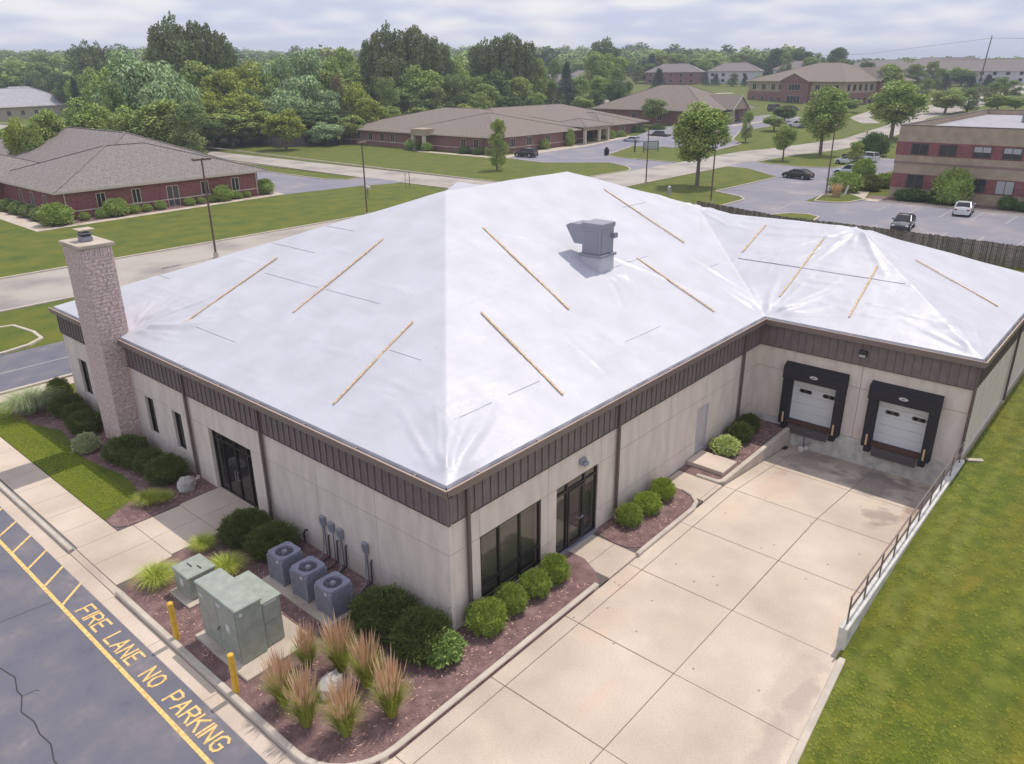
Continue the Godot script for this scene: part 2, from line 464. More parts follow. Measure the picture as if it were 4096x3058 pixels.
func _ready() -> void:
	rng.seed = 4711
	var cam := Camera3D.new()
	cam.name = "camera"
	cam.position = Vector3(-12.63, 15.332, 13.418)
	cam.rotation = Vector3(-0.3832, -0.8529, -0.0086)
	cam.fov = 52.572
	cam.near = 0.1
	cam.far = 6000.0
	add_child(cam)
	cam.current = true
	var env := Environment.new()
	env.background_mode = Environment.BG_SKY
	env.sky = Sky.new()
	env.sky.sky_material = make_sky()
	env.tonemap_mode = Environment.TONE_MAPPER_LINEAR
	env.tonemap_exposure = 1.0
	env.sdfgi_enabled = true
	env.ssao_enabled = true
	env.ssil_enabled = true
	env.fog_enabled = true
	env.fog_density = 0.00042
	env.fog_light_color = Color(0.86, 0.89, 0.96)
	var we := WorldEnvironment.new()
	we.name = "world_environment"
	we.environment = env
	add_child(we)
	var sun := DirectionalLight3D.new()
	sun.name = "sun"
	sun.light_energy = 1.0
	sun.light_color = Color(1.0, 0.965, 0.91)
	sun.light_angular_distance = 0.55
	sun.shadow_enabled = true
	add_child(sun)
	sun.look_at_from_position(Vector3.ZERO, Vector3(-0.5, -1.0, 0.012), Vector3.RIGHT)
	make_materials()
	print("materials")
	make_ground()
	make_site()
	print("site")
	make_building()
	make_roof()
	print("building")
	make_equipment()
	make_plants()
	print("plants")
	make_neighbours()
	make_vehicles()
	make_street_things()
	print("neighbours")
	make_trees()
	print("trees")

func make_sky() -> PanoramaSkyMaterial:   # thin high cloud, paler towards the horizon, the same all round
	var w := 1024
	var h := 1024
	var n1 := noise(5, 1.0, 5)
	var n2 := noise(6, 1.0, 3)
	var data := PackedFloat32Array()
	data.resize(w * h * 3)
	var i := 0
	for y in h:
		var el := 90.0 - 180.0 * (y + 0.5) / h
		var k := clampf(el / 90.0, 0.0, 1.0)
		var base := Color(0.68, 0.72, 0.88).lerp(Color(0.50, 0.57, 0.78), pow(k, 0.45))
		var lift := log(1.0 + maxf(el, 0.0) * 0.9) * 2.3
		for x in w:
			var c := base
			if el > -0.3:
				var az := TAU * x / w
				var a := n1.get_noise_3d(cos(az) * 9.0, sin(az) * 9.0, lift * 1.6)
				var b := n2.get_noise_3d(cos(az) * 3.0, sin(az) * 3.0, lift * 0.7 + 9.0)
				var f := clampf(0.40 + 1.25 * a + 0.7 * b, 0.0, 1.0) * clampf(el / 2.0, 0.3, 1.0)
				c = base.lerp(Color(0.95, 0.94, 0.965), f)
			else:
				c = Color(0.42, 0.43, 0.42)
			data[i] = c.r
			data[i + 1] = c.g
			data[i + 2] = c.b
			i += 3
	var m := PanoramaSkyMaterial.new()
	m.panorama = ImageTexture.create_from_image(Image.create_from_data(w, h, false, Image.FORMAT_RGBF, data.to_byte_array()))
	m.energy_multiplier = 1.0
	return m

func make_ground() -> void:
	var m := MB.new()
	for r in [rect(-2500, -60, -2500, 1500), rect(-60, 60, -2500, -29.5), rect(-5.42, 60, -29.5, 0.0), rect(-3.9, 60, 0.0, 1.9), rect(-60, 60, 60, 1500), rect(60, 2500, -2500, 1500)]:
		sheet(m, r, 0.0)
	struct("ground", m, M.grass)
	m = MB.new()   # the rough lawn beside the driveway climbs a little towards the building
	var brk := [[-60.0, -0.04], [6.2, -0.04], [9.2, 0.38], [14.0, 0.6], [60.0, 0.6]]
	m.quad(Vector3(-60, -0.04, 14.6), Vector3(-60, -0.04, 60), Vector3(6.2, -0.04, 60), Vector3(6.2, -0.04, 9.06))
	for i in range(1, 4):
		m.quad(Vector3(brk[i][0], brk[i][1], 8.9), Vector3(brk[i][0], brk[i][1], 60), Vector3(brk[i + 1][0], brk[i + 1][1], 60), Vector3(brk[i + 1][0], brk[i + 1][1], 8.9))
	m.quad(Vector3(60, 0, 8.9), Vector3(60, 0, 1.9), Vector3(20.3, 0, 1.9), Vector3(20.3, 0, 8.9))
	struct("lawn", m, lawn_material())
	# roads
	m = MB.new()
	sheet(m, pv([-160, -57.8, 60, -57.8, 64, -60.5, 65.4, -64, 65.4, -330, 74.0, -330, 74.0, -64, 77, -59.5, 80, -57.6, 112, -57, 138, -57, 170, -48.5, 205, -49.5, 219, -53, 255, -58, 300, -57, 360, -55, 520, -70, 520, -58, 360, -44, 300, -42, 260, -44, 225, -46, 200, -42, 172, -40.5, 154, -42.5, 138, -45.5, 112, -47.4, -160, -47.6]), 0.006)
	struct("street", m, M.street)
	m = MB.new()
	sheet(m, pv([205, -56, 218, -64, 240, -66, 300, -66, 300, -62.5, 240, -62, 222, -60, 208, -52.5]), 0.01)
	sheet(m, pv([255, -172, 268, -164, 300, -140, 296, -136, 262, -158, 250, -167]), 0.01)
	sheet(m, pv([228, -160, 262, -168, 275, -158, 262, -150, 228, -150]), 0.014)
	struct("side_road", m, M.street)
	m = MB.new()
	for r in [pv([47.4, -79.6, 59.5, -78.1, 63.3, -76.4, 66, -76.4, 66, -84.6, 62.5, -84.8, 60.6, -88, 60.3, -150, 49, -150, 49, -86, 47.4, -86]),
			pv([100.2, -85, 98.6, -76, 101, -72, 106, -66, 103, -61, 99.5, -58.2, 98, -57, 112.5, -57, 112.5, -60, 113, -69, 116, -74, 134, -80, 137, -73.5, 134, -66, 136, -62, 150, -63, 156, -68, 172, -74, 190, -72.5, 193, -66, 200, -62, 206, -60, 212, -66, 216, -86, 200, -90, 168, -95, 150, -89.5, 100.2, -89.5])]:
		sheet(m, r, 0.008)
	struct("parking_lot", m, M.lot)
	m = MB.new()
	sheet(m, pv([66.2, -16, 64, 40, 90, 40, 90.2, -18, 84.7, -21.9, 84.7, -23, 97, -23.5, 103.5, -24, 113, -24, 141, -24, 141, -31.5, 137, -31.3, 121, -32.5, 119, -37, 120, -44, 122, -46.5, 122, -48, 112.5, -48, 112.5, -44, 104.5, -35, 85, -35.2, 82.6, -30.5, 80.8, -29.2, 66, -29.3]), 0.008)
	struct("parking_lot", m, M.lot)
	# islands of grass inside the lots
	var isl := struct_node("traffic_island")
	for q in [[[84.9, -22, 85.2, -19.5, 86.2, -18.4, 90, -17.6, 94, -21, 90, -23], 0.1], [[66, -22.4, 72.5, -22, 74.6, -20.8, 75.2, -19, 74.3, -17.4, 66, -16.2], 0.1], [[-30, -44.5, -1.5, -44.3, 2.4, -43, 2.75, -40.5, 2.6, -38.8, 1.6, -38.0, 0.1, -37.6, -30, -37.5], 0.1]]:
		m = MB.new()
		m.prism(pv(q[0]), 0.0, q[1])
		part("turf", m, M.grass, isl)
		m = MB.new()
		sweep(m, pv(q[0]), -0.1, 0.12, 0.0, q[1] + 0.05, 0.03, true)
		part("kerb", m, M.kerb, isl)
	m = MB.new()   # the building's own lot beyond the chimney end
	sheet(m, rect(-30, 45, -37.4, -30.8), 0.008)
	struct("parking_lot", m, M.asphalt)
	for l in [[-3.0, -30.75, 45, -30.75], [-160, -57.9, 58, -57.9, 62, -59.8, 64.6, -62.6, 65.2, -66, 65.2, -76], [-160, -47.5, 112, -47.3], [65.2, -85.2, 65.2, -330], [74.2, -330, 74.2, -65, 75.6, -61, 79, -58.2, 88, -57.6, 97.5, -57.2, 100.2, -58.6, 102.6, -61.2, 105.4, -66.2, 101, -72, 98.4, -76, 99.9, -84.8], [113.2, -57.2, 112.8, -60, 113.2, -69.5, 116, -74.3, 134, -80.2, 137.3, -73.5, 134.2, -66, 136, -61.8, 150, -62.8, 156, -67.8, 172, -73.8, 190, -72.2, 192.8, -65.8], [103.8, -35, 85.2, -35.4, 82.8, -30.7, 80.9, -29.3, 66, -29.4], [141, -31.3, 121, -32.3, 119, -36.8, 119.8, -44, 121.8, -46.8, 130, -48.2], [49.2, -150, 49.2, -86.2], [60.2, -150, 60.4, -88, 62.4, -85, 65, -84.9]]:
		kerb("kerb", l, 0.22, -0.05, 0.12)

func line(to: Node, a: Vector2, b: Vector2, w: float, y: float, mt: Material, called := "stripe") -> void:
	var m := MB.new()
	var s := (b - a).orthogonal().normalized() * w / 2
	var q := []
	for p in [a - s, b - s, b + s, a + s]: q.append(Vector3(p.x, y + gy(p.x, p.y), p.y))
	m.up3(q[0], q[1], q[2])
	m.up3(q[0], q[2], q[3])
	part(called, m, mt, to)

const GLYPH := {   # strokes on a 1 x 1 cell: x to the right, y up
	"F": [[0, 0, 0, 1, 0.9, 1], [0, 0.52, 0.7, 0.52]], "I": [[0, 0, 0, 1]], "R": [[0, 0, 0, 1, 0.6, 1, 0.85, 0.88, 0.85, 0.62, 0.6, 0.5, 0, 0.5], [0.45, 0.5, 0.9, 0]],
	"E": [[0.85, 0, 0, 0, 0, 1, 0.85, 1], [0, 0.52, 0.65, 0.52]], "L": [[0, 1, 0, 0, 0.85, 0]], "A": [[0, 0, 0.45, 1, 0.9, 0], [0.18, 0.36, 0.72, 0.36]], "N": [[0, 0, 0, 1, 0.85, 0, 0.85, 1]],
	"O": [[0.45, 0, 0.15, 0.1, 0, 0.4, 0, 0.6, 0.15, 0.9, 0.45, 1, 0.75, 0.9, 0.9, 0.6, 0.9, 0.4, 0.75, 0.1, 0.45, 0]], "P": [[0, 0, 0, 1, 0.6, 1, 0.85, 0.88, 0.85, 0.6, 0.6, 0.46, 0, 0.46]],
	"K": [[0, 0, 0, 1], [0.85, 1, 0, 0.42], [0.3, 0.6, 0.9, 0]], "G": [[0.85, 0.85, 0.6, 1, 0.3, 1, 0.05, 0.8, 0, 0.4, 0.12, 0.1, 0.4, 0, 0.7, 0.02, 0.88, 0.2, 0.88, 0.45, 0.5, 0.45]]}
func glyph(ch: String, w: float, h: float, t: float) -> MB:   # painted letter lying flat: right is +z, up is +x
	var m := MB.new()
	var lay := 0
	for s in GLYPH[ch]:
		for i in range(0, s.size() - 2, 2):
			var a := Vector2(s[i] * w, s[i + 1] * h)
			var b := Vector2(s[i + 2] * w, s[i + 3] * h)
			var d := (b - a).normalized() * t * 0.5
			var n := d.orthogonal()
			var y := 0.0006 * lay
			lay += 1
			var q := []
			for p in [a - d - n, b + d - n, b + d + n, a - d + n]: q.append(Vector3(p.y, y, p.x))
			m.up3(q[0], q[1], q[2])
			m.up3(q[0], q[2], q[3])
	return m

func slab(to: Node, x0: float, x1: float, z0: float, z1: float, y0: float, y1: float, mt: Material, gap := 0.012) -> void:   # a cast slab, its ends at heights y0 (x0) and y1 (x1)
	var m := MB.new()
	x0 += gap; x1 -= gap; z0 += gap; z1 -= gap
	var t := 0.12
	var b := 0.012
	var p := [Vector3(x0 + b, y0, z0 + b), Vector3(x0 + b, y0, z1 - b), Vector3(x1 - b, y1, z1 - b), Vector3(x1 - b, y1, z0 + b)]
	var q := [Vector3(x0, y0 - b, z0), Vector3(x0, y0 - b, z1), Vector3(x1, y1 - b, z1), Vector3(x1, y1 - b, z0)]
	m.quad(p[0], p[1], p[2], p[3])
	for i in 4:
		var j := (i + 1) % 4
		m.quad(p[j], p[i], q[i], q[j])
		m.quad(q[j], q[i], q[i] - Vector3(0, t, 0), q[j] - Vector3(0, t, 0))
	part("slab", m, mt, to)

func driveway_material() -> StandardMaterial3D:   # 32 m of concrete with the stains that lie on it: grey rubber and oil by the dock, rusty blots
	var sz := 1024
	var n1 := grey(sz, 201, 0.006, 5)
	var n2 := grey(sz, 202, 0.03, 4)
	var n3 := grey(sz, 203, 0.012, 4)
	var data := PackedByteArray()
	data.resize(sz * sz * 3)
	# x, z, radius x, radius z, strength, r, g, b
	var st := [[18.6, 3.2, 1.6, 1.2, 0.5, 0.36, 0.34, 0.36], [18.3, 6.6, 1.5, 1.5, 0.62, 0.30, 0.28, 0.31], [19.4, 5.0, 0.8, 2.6, 0.4, 0.38, 0.36, 0.38], [15.1, 7.4, 0.85, 0.75, 0.62, 0.40, 0.37, 0.38], [14.0, 7.3, 0.4, 0.45, 0.35, 0.45, 0.42, 0.42], [17.2, 8.1, 0.9, 0.35, 0.5, 0.34, 0.30, 0.30], [15.0, 3.6, 1.5, 0.7, 0.3, 0.68, 0.55, 0.50], [16.6, 3.1, 0.9, 0.5, 0.35, 0.52, 0.42, 0.40], [16.0, 8.2, 0.8, 0.4, 0.4, 0.52, 0.42, 0.38], [4.6, 8.4, 1.9, 0.45, 0.34, 0.52, 0.50, 0.52], [2.6, 8.75, 2.6, 0.3, 0.38, 0.50, 0.48, 0.51], [3.3, 3.0, 1.1, 0.5, 0.16, 0.86, 0.66, 0.56], [0.6, 4.6, 0.9, 0.18, 0.16, 0.80, 0.62, 0.54], [5.3, 2.4, 0.9, 0.3, 0.16, 0.84, 0.68, 0.6], [11.5, 3.1, 0.6, 0.4, 0.16, 0.86, 0.72, 0.62]]
	for j in sz:
		var z := j * 32.0 / sz - 12.0
		for i in sz:
			var x := i * 32.0 / sz - 8.0
			var k := j * sz + i
			var a := n1[k] / 255.0
			var b := n2[k] / 255.0
			var c := Color(0.86, 0.84, 0.82).lerp(Color(1, 0.985, 0.965), clampf(a * 1.3 - 0.15 + 0.25 * (b - 0.5), 0, 1))
			c = c.lerp(Color(0.95, 0.925, 0.88), clampf((n3[k] / 255.0 - 0.5) * 1.1, 0, 0.4))
			if z > 1.5 and z < 9.2 and x > -6:
				for s in st:
					var dx: float = (x - s[0]) / s[2]
					var dz: float = (z - s[1]) / s[3]
					var e := dx * dx + dz * dz
					if e < 2.5:
						var f: float = 0.62 * s[4] * clampf(1.25 - e + (a + b - 1.0) * 2.2, 0, 1)
						c = c.lerp(Color(s[5], s[6], s[7]) * 1.25, f)
			data[k * 3] = c.r8
			data[k * 3 + 1] = c.g8
			data[k * 3 + 2] = c.b8
	# small dark specks of oil and dirt
	var r := RandomNumberGenerator.new()
	r.seed = 9
	for q in 45:
		var cx := r.randi_range(80, 900)
		var cy := r.randi_range(450, 670)
		var rad := 1
		for yy in range(-rad, rad):
			for xx in range(-rad, rad):
				var k := ((cy + yy) * sz + cx + xx) * 3
				for ch in 3: data[k + ch] = int(data[k + ch] * 0.72)
	var m := mat("driveway", Color(0.73, 0.635, 0.555), 0.9)
	m.albedo_texture = ImageTexture.create_from_image(Image.create_from_data(sz, sz, false, Image.FORMAT_RGB8, data))
	textured(m, m.albedo_texture, 32.0, M.wall.detail_albedo, 1.9, Vector3(8.0 / 32.0, 0, 12.0 / 32.0))
	return m

func lawn_material() -> StandardMaterial3D:   # rough turf: clover and thatch in drifts, with the pale wheel tracks that run along the wall
	var sz := 768
	var n1 := grey(sz, 211, 0.008, 5)
	var n2 := grey(sz, 212, 0.04, 4)
	var n3 := grey(sz, 213, 0.02, 3)
	var data := PackedByteArray()
	data.resize(sz * sz * 3)
	for j in sz:
		var z := j * 24.0 / sz + 6.0
		for i in sz:
			var k := j * sz + i
			var a := n1[(j * sz) + (i / 2) % sz] / 255.0
			var b := n2[k] / 255.0
			var t := n3[k] / 255.0
			var c := Color(0.56, 0.70, 0.28).lerp(Color(0.74, 0.76, 0.46), clampf(a * 1.2 - 0.2 + (b - 0.5) * 0.7, 0, 1))
			c = c.lerp(Color(0.80, 0.76, 0.56), clampf((t - 0.66) * 4.0, 0, 0.8) * b)
			for tr in [[9.5, 0.2, 0.6], [10.3, 0.24, 0.65], [12.6, 0.35, 0.45], [14.6, 0.35, 0.35]]:
				var e: float = absf(z - tr[0] - (a - 0.5) * 0.5) / tr[1]
				if e < 1.6: c = c.lerp(Color(0.72, 0.82, 0.80), clampf(1.35 - e + (b + t - 1.0) * 1.6, 0, 1) * tr[2])
			var g := 0.9 + 0.2 * (b - 0.5)
			data[k * 3] = int(clampf(c.r * g, 0, 1) * 255)
			data[k * 3 + 1] = int(clampf(c.g * g, 0, 1) * 255)
			data[k * 3 + 2] = int(clampf(c.b * g, 0, 1) * 255)
	var m: StandardMaterial3D = M.rough_grass
	textured(m, ImageTexture.create_from_image(Image.create_from_data(sz, sz, false, Image.FORMAT_RGB8, data)), 24.0, m.detail_albedo, 1.3, Vector3(0, 0, -6.0 / 24.0))
	return m

func make_site() -> void:
	var dm := driveway_material()
	var m := MB.new()
	sheet(m, rect(-60, -6.1, -29.5, 60), -0.10)
	struct("fire_lane_asphalt", m, M.asphalt)
	var pan := struct_node("gutter_pan")
	var zz := [-29.5, -24.0, -18.2, -13.1, -9.5, -6.4, -3.2, 0.0, 3.0, 12.0]
	for i in zz.size() - 1: slab(pan, -6.12, -5.66, zz[i], zz[i + 1], -0.088, -0.088, dm, 0.004)
	slab(pan, -5.74, -3.7, -0.1, 2.02, -0.075, -0.075, dm, 0.004)
	m = MB.new()   # what shows between slabs
	m.box(Vector3(-5.72, -0.3, -29.5), Vector3(-5.5, -0.12, 12))
	m.box(Vector3(-5.6, -0.3, 1.9), Vector3(13.15, -0.085, 8.95))
	m.quad(Vector3(13.15, -0.085, 1.6), Vector3(13.15, -0.085, 9.1), Vector3(19.95, -0.83, 9.1), Vector3(19.95, -0.83, 1.6))
	struct("joint_base", m, M.joint)
	var dr := struct_node("driveway")
	var xs := [-12.0, -7.5, -4.0, -0.55, 2.8, 6.3, 9.72, 13.15, 16.7, 19.95]
	for i in xs.size() - 1:
		var y0 := -0.05 - maxf(0, xs[i] - 13.15) * 0.1096
		var y1 := -0.05 - maxf(0, xs[i + 1] - 13.15) * 0.1096
		slab(dr, xs[i], xs[i + 1], 2.0, 2.52, y0, y1, dm, 0.008)
		slab(dr, xs[i], xs[i + 1], 2.52, 5.74, y0, y1, dm, 0.011)
		if xs[i + 1] > 6.4: slab(dr, xs[i], xs[i + 1], 5.74, 8.96, y0, y1, dm, 0.011)
		else:   # the slabs widen towards the street
			m = MB.new()
			m.prism(pv([xs[i] + 0.011, 5.751, xs[i + 1] - 0.011, 5.751, xs[i + 1] - 0.011, 8.96 + (6.3 - xs[i + 1]) * 0.084, xs[i] + 0.011, 8.96 + (6.3 - xs[i]) * 0.084]), -0.17, -0.05)
			part("slab", m, dm, dr)
	m = MB.new()
	sweep(m, pv([-12, 10.58, 2.0, 9.4, 6.35, 9.04]), -0.1, 0.1, -0.2, -0.01, 0.02)
	struct("kerb", m, M.kerb)
	# retaining wall of the ramp
	m = MB.new()
	m.cbox(Vector3(6.62, -0.9, 8.74), Vector3(19.94, 0.74, 8.98), 0.02)
	single("retaining_wall", m, M.foundation, "low concrete retaining wall carrying a brown pipe railing", "wall")
	# sidewalk by the fire lane
	var sw := struct_node("sidewalk")
	zz = [-29.4, -26.2, -23.2, -20.4, -18.87, -17.4, -15.91, -14.47, -13.06]
	for i in zz.size() - 1: slab(sw, -5.4, -4.0, zz[i], zz[i + 1], 0.02, 0.02, dm, 0.008)
	for q in [[-5.45, -3.45, -13.06, -11.6], [-5.45, -3.45, -11.6, -9.9], [-3.45, -1.64, -13.06, -11.65], [-3.45, -1.64, -11.65, -10.2], [-1.64, 0.14, -13.2, -11.65], [-1.64, 0.14, -11.65, -10.2]]: slab(sw, q[0], q[1], q[2], q[3], 0.02, 0.02, dm, 0.008)
	slab(sw, -5.66, -5.45, -13.06, -9.45, -0.06, 0.0, dm, 0.004)
	m = MB.new()
	sheet(m, rect(-5.45, 0.15, -29.4, -9.4), 0.003)
	struct("joint_base", m, M.joint)
	slab(sw, -2.9, 1.4, -30.6, -29.5, 0.02, 0.02, dm, 0.01)
	slab(sw, -5.4, -2.9, -30.6, -29.5, 0.02, 0.02, dm, 0.01)
	# walk at the driveway doors
	for q in [[5.15, 6.9, 0.05, 1.03], [5.15, 6.9, 1.03, 2.0], [11.5, 13.05, 0.05, 1.83], [11.5, 13.05, 1.83, 2.0]]: slab(sw, q[0], q[1], q[2], q[3], 0.02 if q[3] < 1.9 else 0.015, 0.02 if q[3] < 1.9 else 0.015, dm, 0.006)
	m = MB.new()
	sheet(m, rect(4.5, 13.1, 0.02, 2.0), 0.002)
	struct("joint_base", m, M.joint)
	# turf and planting beds
	m = MB.new()
	m.prism(pv([-4.0, -29.4, -4.0, -14.5, -3.97, -14.14, -2.83, -14.78, -2.3, -15.2, -2.08, -15.9, -2.0, -17.2, -2.23, -18.5, -2.4, -20.1, -2.16, -22, -1.94, -23.6, -2.28, -24.6, -2.63, -25.7, -2.9, -26.7, -2.76, -27.5, -2.2, -28.4, -1.2, -29.4]), -0.05, 0.035)
	struct("lawn", m, M.grass)
	var beds := struct_node("planting_bed")
	for q in [[-1.2, -29.4, -2.2, -28.4, -2.76, -27.5, -2.9, -26.7, -2.63, -25.7, -2.28, -24.6, -1.94, -23.6, -2.16, -22, -2.4, -20.1, -2.23, -18.5, -2.0, -17.2, -2.08, -15.9, -2.3, -15.2, -2.83, -14.78, -3.97, -14.14, -3.99, -13.56, -3.85, -13.28, -3.6, -13.1, -2.76, -13.07, 0, -13.22, 0.0, -29.4],
			[-5.42, -9.32, -5.2, -9.69, -4.76, -9.95, -4.17, -10.0, -3.2, -10.1, -1.63, -10.22, 0, -10.22, 0, 0, 0.02, 0, 4.95, 0.02, 5.5, 0.06, 5.5, 0.76, 5.17, 1.42, 4.75, 1.9, 4.3, 2.0, -4.0, 2.0, -4.6, 1.85, -5.1, 1.4, -5.4, 0.8, -5.5, 0.2, -5.5, -9.0],
			[7.05, 0.02, 11.7, 0.02, 11.7, 1.0, 11.4, 1.6, 10.9, 1.95, 7.4, 1.95, 6.98, 1.5, 6.93, 1.0], [13.05, 0.02, 19.96, 0.02, 19.96, 1.78, 13.05, 1.78]]:
		m = MB.new()
		m.prism(pv(q), -0.1, 0.028)
		part("mulch", m, M.mulch, beds)
	# kerbs of the beds
	kerb("kerb", [-5.58, -29.4, -5.58, -13.4, -5.58, -13.1], 0.16, -0.3, 0.05)
	var kp := [-5.56, -9.5, -5.56, 0.1]
	kp.append_array(arc(-3.86, 0.2, 1.7, 180, 90, 8))
	kp.append_array([4.0, 1.9, 4.6, 1.9])
	kerb("kerb", kp, 0.18, -0.3, 0.08)
	kerb("kerb", [6.85, 2.0, 7.2, 1.98, 10.7, 1.98, 11.2, 1.85, 11.55, 1.5, 11.72, 1.0], 0.16, -0.3, 0.09)
	kerb("kerb", [13.12, 0.85, 13.15, 1.75, 13.35, 1.88, 19.94, 1.88], 0.2, -0.9, 0.1)
	# door step
	m = MB.new()
	m.cbox(Vector3(13.7, -0.02, 0.03), Vector3(14.97, 0.2, 1.68), 0.015)
	single("door_step", m, dm, "square concrete step in front of the pale steel door", "step")
	# painted markings
	var fl := struct_node("fire_lane_marking")
	line(fl, Vector2(-6.96, -18), Vector2(-7.04, 4), 0.115, -0.094, M.yellow_line)
	for i in 7: line(fl, Vector2(-6.95, -10.33 - i * 1.45), Vector2(-6.05, -11.1 - i * 1.45), 0.09, -0.0925, M.yellow_line)
	var text := [["FIRE", -9.68, -8.22], ["LANE", -7.7, -6.07], ["NO", -5.45, -4.72], ["PARKING", -4.08, -1.45]]
	for t in text:
		var w: float = (t[2] - t[1] + 0.12) / t[0].length()
		var at: float = t[1]
		for ch in t[0]:
			var narrow: float = 0.35 if ch == "I" else 1.0 + (0.65 / (t[0].length() - 1) if "I" in t[0] else 0.0)
			part("letter", glyph(ch, (w * narrow - 0.12) * 1.12 if ch != "I" else 0.1, 0.46, 0.07), M.yellow_line, fl, Vector3(-6.79, -0.094, at + (0.03 if ch == "I" else 0.0)))
			at += w * narrow
	# cracks sealed with tar
	var cr := struct_node("tar_crack")
	for c in [[-9.6, -10.2, -9.18, -8.67, -9.05, -8.0, -9.2, -7.4, -9.18, -7.1, -9.4, -6.5, -9.3, -5.9, -9.36, -5.36, -9.3, -4.8, -9.45, -4.2, -9.4, -3.5, -9.6, -2.0], [-9.18, -7.1, -8.85, -7.05, -8.8, -6.95], [-7.1, -10.75, -7.8, -10.85, -8.5, -10.9, -11, -11.0]]:
		for i in range(0, c.size() - 2, 2): line(cr, Vector2(c[i], c[i + 1]), Vector2(c[i + 2], c[i + 3]), 0.034 if c.size() > 8 else 0.022, -0.0955, M.crack, "seal")
	# white bays of the far lots
	var wl := struct_node("parking_marking")
	for x in [86.5, 89.7, 92.9, 96.2, 99.6, 102.9]: line(wl, Vector2(x, -34.6), Vector2(x, -29.4), 0.12, 0.013, M.white_line)
	line(wl, Vector2(81.3, -28.6), Vector2(81.6, -20.4), 0.12, 0.013, M.white_line)
	line(wl, Vector2(74.6, -22.9), Vector2(80.8, -23.4), 0.12, 0.013, M.white_line)
	for z in [-14.0, -10.6, -7.3, -4.2, -0.9]:
		line(wl, Vector2(88.8, z), Vector2(82.6, z), 0.12, 0.013, M.white_line)
	for z in [-11.0, -7.7, -4.4, -1.1, 2.2]: line(wl, Vector2(73.8, z), Vector2(68.5, z), 0.12, 0.013, M.white_line)
	for x in [106.5, 109.4, 112.3, 115.2, 118.1, 121.0, 124.0]: line(wl, Vector2(x, -88.6), Vector2(x, -83.6), 0.12, 0.013, M.white_line)
	line(wl, Vector2(-6, -34.1), Vector2(12, -34.1), 0.1, 0.013, M.white_line)

# ---------- the building ----------
func fp(side: String, u: float, y: float, d: float) -> Vector3:   # a point on a facade: along it, up it, out of it
	match side:
		"fire": return Vector3(-d, y, -u)
		"drive": return Vector3(u, y, d)
		"dock": return Vector3(19.96 - d, y, u)
		"south": return Vector3(u, y, 8.73 + d)
	return Vector3.ZERO
func fbox(m: MB, side: String, u0: float, u1: float, y0: float, y1: float, d0: float, d1: float, b := 0.0) -> void:
	var a := fp(side, u0, y0, d0)
	var c := fp(side, u1, y1, d1)
	var lo := Vector3(minf(a.x, c.x), minf(a.y, c.y), minf(a.z, c.z))
	var hi := Vector3(maxf(a.x, c.x), maxf(a.y, c.y), maxf(a.z, c.z))
	if b > 0: m.cbox(lo, hi, b)
	else: m.box(lo, hi)
func fb(side: String, u0: float, u1: float, y0: float, y1: float, d0: float, d1: float, b := 0.0) -> MB:
	var m := MB.new()
	fbox(m, side, u0, u1, y0, y1, d0, d1, b)
	return m
func cut(m: MB, side: String, u0: float, u1: float, y0: float, y1: float, d0: float, d1: float, holes: Array) -> bool:   # a slab of wall less its openings
	var us := [u0, u1]
	var ys := [y0, y1]
	for h in holes:
		for k in [h[0], h[1]]: if k > u0 + 0.002 and k < u1 - 0.002 and not k in us: us.append(k)
		for k in [h[2], h[3]]: if k > y0 + 0.002 and k < y1 - 0.002 and not k in ys: ys.append(k)
	us.sort()
	ys.sort()
	var any := false
	for i in us.size() - 1:
		for j in ys.size() - 1:
			var cu: float = (us[i] + us[i + 1]) / 2
			var cy: float = (ys[j] + ys[j + 1]) / 2
			var solid := true
			for h in holes: if cu > h[0] and cu < h[1] and cy > h[2] and cy < h[3]: solid = false
			if solid:
				fbox(m, side, us[i], us[i + 1], ys[j], ys[j + 1], d0, d1)
				any = true
	return any
func facade(b: Node, side: String, us: Array, ys: Array, holes: Array) -> void:
	var g := 0.008
	for i in us.size() - 1:
		for j in ys.size() - 1:
			var runs := [us[i] + (g if i > 0 else 0.0), us[i + 1] - (g if i < us.size() - 2 else 0.0)]
			for h in holes: if h[2] <= ys[j] and h[3] >= ys[j + 1] - 0.01 and h[0] > runs[0] and h[1] < runs[-1]: runs = [runs[0], h[0], h[1], runs[-1]]
			for k in range(0, runs.size(), 2):
				var m := MB.new()
				if cut(m, side, runs[k], runs[k + 1], ys[j] + (g if j > 0 else 0.0), ys[j + 1] - g, -0.16, 0.0, holes): part("wall_panel", m, M.wall, b)
	var core := MB.new()
	cut(core, side, us[0] + 0.2, us[-1] - 0.28, ys[0], 4.75, -0.26, -0.175, holes)
	part("wall_core", core, M.mortar, b)
